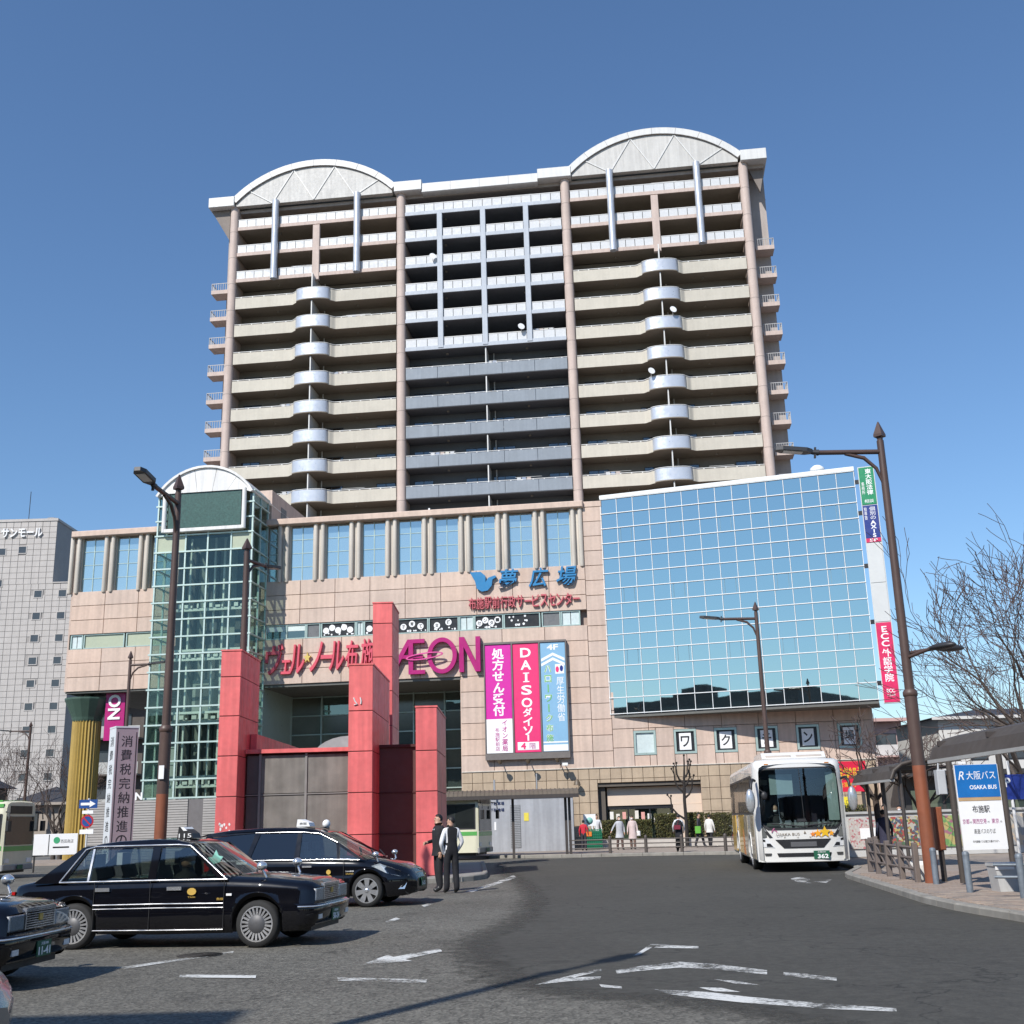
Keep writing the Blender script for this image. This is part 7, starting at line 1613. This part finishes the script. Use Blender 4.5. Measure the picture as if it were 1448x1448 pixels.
    if near:
        for n in 'lr':   # separate bent fingers and a thumb on each palm
            w_, h_ = J['wr'+n][0], J['ha'+n][0]; d = (h_-w_).normalized(); sd = d.orthogonal().normalized(); up = d.cross(sd); fm = MB()
            for q in range(4): b0 = h_+sd*((q-1.5)*.019*k); fm.tube([b0, b0+d*(.04-.003*abs(q-1.4))*k, b0+d*.065*k+up*.018*k, b0+d*.075*k+up*.035*k], [.009*k, .0085*k, .008*k, .006*k], 6)
            t0 = w_+d*.03*k+sd*.028*k; fm.tube([t0, t0+sd*.025*k+d*.02*k, t0+sd*.03*k+d*.05*k+up*.01*k], [.010*k, .010*k, .007*k], 6); part("fingers", fm, skin, body)
    if collar is not None:
        part("shirt_front", MB().prism([(-.05, 1.40), (.05, 1.40), (.015, 1.20), (-.015, 1.20)], -.135, -.115).xf(Matrix.Scale(k, 4)), cloth((.75, .75, .76)), body); part("tie", MB().prism([(-.016, 1.40), (.016, 1.40), (.022, 1.22), (0, 1.17), (-.022, 1.22)], -.142, -.136).xf(Matrix.Scale(k, 4)), cloth(collar), body)
    if bag:
        c0, (x, y, z), (sx, sy, sz) = bag; bg_ = part("bag", MB().bev(x-sx, x+sx, y-sy, y+sy, z-sz, z+sz, .03), cloth(c0), P); part("strap", MB().tube([(x, y, z+sz), (x*.4, .02, 1.30*k), (x*.6-.05, .1, 1.42*k)], .012, 5), cloth(c0), P)
    return P
blk = (.012, .012, .015); wht = (.72, .72, .74)
person("man in black suit jacket and white shirt facing left beside the red fin", (-2.02, 28.9, 0), R(-62), blk, blk, 1.80, arms={'l': ((-.24, .0, 1.14), (-.14, -.22, 1.10)), 'r': ((.25, .02, 1.14), (.24, -.05, .90))}, near=True, collar=(.03, .03, .06), stride=.04, coat=(blk, .80, .03))
person("man in black waistcoat with white sleeves, back turned, beside the red fin", (-1.68, 28.25, 0), R(205), blk, blk, 1.74, sleeve=wht, arms={'l': ((-.27, .03, 1.13), (-.19, -.10, .93)), 'r': ((.28, .06, 1.12), (.17, -.06, .90))}, near=True, stride=.05, head_turn=R(40))
GP = "people walking on the far pavement"
person("person in red jacket and dark trousers standing by the mesh cage", (3.1, 58.2, .12), R(160), (.50, .02, .04), (.03, .03, .04), 1.45, group=GP)
person("person in white shirt behind the notice board", (4.05, 62.6, .12), R(10), wht, (.06, .06, .08), 1.70, group=GP)
person("woman in pale grey coat with dark skirt walking by the hedge", (4.86, 58.0, .12), R(20), (.45, .46, .48), (.10, .06, .05), 1.58, hair='long', mask=True, coat=((.45, .46, .48), .62, .07), arms={'l': ((-.33, .0, 1.20), (-.48, -.05, .98)), 'r': ((.26, 0, 1.13), (.25, -.06, .9))}, stride=.1, group=GP)
person("woman in pale pink coat with white bag beside the grey coat woman", (5.5, 58.0, .12), R(-15), (.55, .44, .42), (.16, .10, .08), 1.58, hair='long', mask=True, coat=((.55, .44, .42), .55, .06), bag=((.70, .69, .67), (.30, -.05, .75), (.09, .06, .12)), stride=.08, group=GP)
person("person in white hoodie with dark red shoulder bag leaning on the guard fence", (6.95, 51.75, .12), R(175), (.66, .66, .68), blk, 1.60, lean=.28, bag=((.18, .02, .04), (.08, .2, 1.05), (.14, .05, .09)), arms={'l': ((-.26, -.12, 1.15), (-.24, -.3, .95)), 'r': ((.26, -.12, 1.15), (.24, -.3, .95))}, coat=(blk, .18, .03), group=GP)
person("person in dark clothes with green bag walking behind the white hoodie person", (8.85, 58.4, .12), R(70), (.03, .03, .035), (.03, .03, .04), 1.62, stride=.22, bag=((.12, .38, .05), (-.25, .0, .85), (.08, .14, .17)), group=GP)
person("person in white padded jacket and black trousers walking by the bicycles", (9.3, 58.0, .12), R(150), (.66, .64, .60), blk, 1.55, stride=.2, coat=((.66, .64, .60), .78, .03), group=GP)
person("person in navy padded jacket waiting under the curved shelter, back turned", (10.55, 34.2, .11), R(185), (.02, .025, .05), (.02, .02, .025), 1.52, coat=((.025, .03, .055), .62, .03))
person("masked person in blue jacket behind the mural wall", (12.9, 41.6, .11), R(20), (.10, .22, .32), blk, 1.70, mask=True); person("masked person in white jacket behind the mural wall", (13.5, 41.8, .11), R(-20), (.6, .6, .6), blk, 1.66, mask=True, hair='long')

# ================================================================ vegetation
bark = M("bark", (.075, .058, .048), .9, var=.25, scale=3, fine=25, bump=.4, bscale=40); twigm = M("twig", (.11, .075, .065), .9, var=.2)
def bare_tree(label, loc, seed, H=8., trunk=1.6, r0=.14, spread=.55, depth=6, bias=(0, 0), group="bare winter trees", first=4, upb=.12):
    T_ = thing("bare_tree", label, "tree", loc, 0, group); rnd = random.Random(seed); tr, tw = MB(), MB()
    def br(p, d, r_, L, dep):
        n = 4; pts = [p]; rs = [r_]
        for i in range(n):
            d = (d+Vector((rnd.gauss(0, .11)+bias[0]*.03, rnd.gauss(0, .11)+bias[1]*.03, upb*.35+rnd.gauss(0, .06)))).normalized(); p = p+d*L/n; pts.append(p); rs.append(max(.0095, r_*(1-.38*(i+1)/n)))
        big = r_ > .022
        (tr if big else tw).tube(pts, rs, 7 if r_ > .06 else (5 if big else 3), caps=False)
        if dep == 0: return
        kids_ = first if dep == depth else rnd.choice((2, 2, 2, 3))
        for q in range(kids_):
            i = n if q == 0 else rnd.randint(2, n); a = rnd.uniform(0, 2*math.pi)+q*2.4; sp = spread*rnd.uniform(.6, 1.25)*(.55 if q == 0 else 1)
            o = d.orthogonal().normalized(); o.rotate(Matrix.Rotation(a, 3, d)); nd = (d*math.cos(sp)+o*math.sin(sp)); br(pts[i], nd.normalized(), rs[i]*(.82 if q == 0 else .62), L*rnd.uniform(.68, .88), dep-1)
    d0 = Vector((bias[0]*.25, bias[1]*.25, 1)).normalized(); p0 = Vector((0, 0, -.05)); pts = [p0+d0*trunk*k/4 for k in range(5)]
    tr.tube(pts, [r0*1.25, r0*1.05, r0, r0*.97, r0*.95], 9)
    for q in range(first):
        a = q*2*math.pi/first+rnd.uniform(-.4, .4); sp = spread*rnd.uniform(.7, 1.2); nd = Vector((math.cos(a)*math.sin(sp)+bias[0]*.35, math.sin(a)*math.sin(sp)+bias[1]*.35, math.cos(sp))).normalized(); br(pts[-1]+Vector((0, 0, -.05)), nd, r0*.62, (H-trunk)*.36, depth-1)
    part("trunk", tr, bark, T_); part("crown", tw, twigm, T_); return T_
bare_tree("large bare tree spreading branches into the sky at right edge", (16.4, 33.5, .11), 5, 8.4, 1.8, .21, .64, 7, (-.38, 0), first=6)
bare_tree("bare tree in the middle distance behind the right lamp post", (19.2, 44, .11), 12, 7.4, 2.0, .17, .62, 6, (-.15, 0), first=5)
bare_tree("small bare tree with forked trunk inside the bus stop fence", (10.75, 35.2, .11), 21, 4.4, 1.9, .10, .85, 6, (-.12, 0), first=4)
bare_tree("thin bare sapling nearer the lamp post in the bus stop fence", (11.25, 33.0, .11), 33, 3.8, 1.5, .08, .7, 5, (.1, 0), first=3)
for lab, x, y, s, h in (("bare tree at far left before the tiled block", -32.6, 75, 3, 7.2), ("bare tree right of the distant lamp post", -30.2, 76, 8, 6.6), ("bare tree left of the yellow column", -28.6, 73, 14, 6.0), ("bare tree at the left image edge", -36, 78, 19, 6.4)): bare_tree(lab, (x, y, 0), s, h, 1.7, .13, .6, 6, first=4)
def pollard():
    T_ = thing("pollarded_tree", "small pollarded tree with knobbly stubs before the cream shutter", "tree", (8.55, 60.8, .12)); dk = M("bark_dark", (.022, .018, .016), .9, var=.2, bump=.4); mb = MB(); rnd = random.Random(3)
    mb.tube([(0, 0, 0), (.02, 0, 1.2), (0, 0, 2.3), (.04, 0, 3.2), (.10, 0, 4.0)], [.11, .09, .085, .07, .045], 8); tips = []
    for z, dx, L, up in ((1.35, -1, 1.15, .9), (2.4, 1, .75, 1.1), (2.7, -1, .7, 1.3), (2.95, 1, .6, 1.5), (3.2, -1, .55, 1.3), (3.4, 1, .45, 1.2)):
        p = [(0, 0, z), (dx*L*.35, rnd.uniform(-.1, .1), z+L*up*.25), (dx*L*.6, rnd.uniform(-.2, .2), z+L*up*.6), (dx*L*.62, rnd.uniform(-.2, .2), z+L*up)]; mb.tube(p, [.06, .05, .042, .035], 6)
        for q in range(2): e = (p[-1][0]+rnd.uniform(-.15, .15), rnd.uniform(-.15, .15), p[-1][2]+rnd.uniform(.15, .45)); mb.tube([p[-1], e], [.03, .025], 5); tips.append(e)
    tips.append((.12, 0, 4.6)); mb.tube([(.10, 0, 4.0), (.12, 0, 4.6)], [.045, .03], 6); part("trunk", mb, dk, T_)
    kb = MB()
    for e in tips: kb.sphere(e, .06, 7, 5)
    part("crown", kb, dk, T_)
pollard()
hedge_leaf = [M("hedge_leaf_%d" % i, c, .7, var=.2, scale=5) for i, c in enumerate(((.075, .075, .018), (.11, .095, .025), (.05, .06, .016)))]
def shrub(label, x0, x1, y0, y1, z0, z1, seed):
    S = thing("clipped_shrub", label, "shrub", ((x0+x1)/2, (y0+y1)/2, z0), 0, "clipped hedge shrubs"); rnd = random.Random(seed); a, b_, h = (x1-x0)/2, (y1-y0)/2, z1-z0; mb = MB()
    for k in range(1700):
        f = rnd.random(); u, v = rnd.uniform(-1, 1), rnd.uniform(-1, 1); ins = 1-abs(rnd.gauss(0, .07))
        p = (u*a, -b_*ins, (v+1)/2*h) if f < .45 else ((u*a, v*b_, h*ins+rnd.gauss(0, .02)) if f < .75 else ((a if u > 0 else -a)*ins, v*b_, rnd.random()*h))
        s = rnd.uniform(.035, .06); q = Vector((rnd.gauss(0, 1), rnd.gauss(0, 1), rnd.gauss(0, 1))).normalized(); o = q.orthogonal().normalized()*s; w = q.cross(o).normalized()*s*.6; P_ = Vector(p); mb.add([P_-o, P_+w, P_+o, P_-w], [(0, 1, 2, 3)], rnd.choice((0, 0, 1, 2)))
    part("foliage", mb, hedge_leaf, S); part("twig_core", MB().box(-a*.9, a*.9, -b_*.9, b_*.9, -.02, h*.93), M("hedge_core", (.028, .026, .010), .9), S)
for i, (lab, x0, x1, z1) in enumerate((("low clipped shrub beside the mesh cage", 4.3, 5.4, 1.52), ("narrow clipped shrub behind the pink coat woman", 6.0, 6.85, 1.52), ("tallest clipped shrub left of the pollarded tree", 7.1, 8.25, 1.78), ("clipped shrub right of the pollarded tree trunk", 8.75, 9.6, 1.80), ("long clipped shrub nearest the coach", 9.75, 11.9, 1.75))): shrub(lab, x0, x1, 61.4, 62.6, .46, z1, i)
shrub("clipped shrub behind the mural wall near the red sign", 11.3, 13.0, 44.0, 45.2, .12, 1.85, 77)
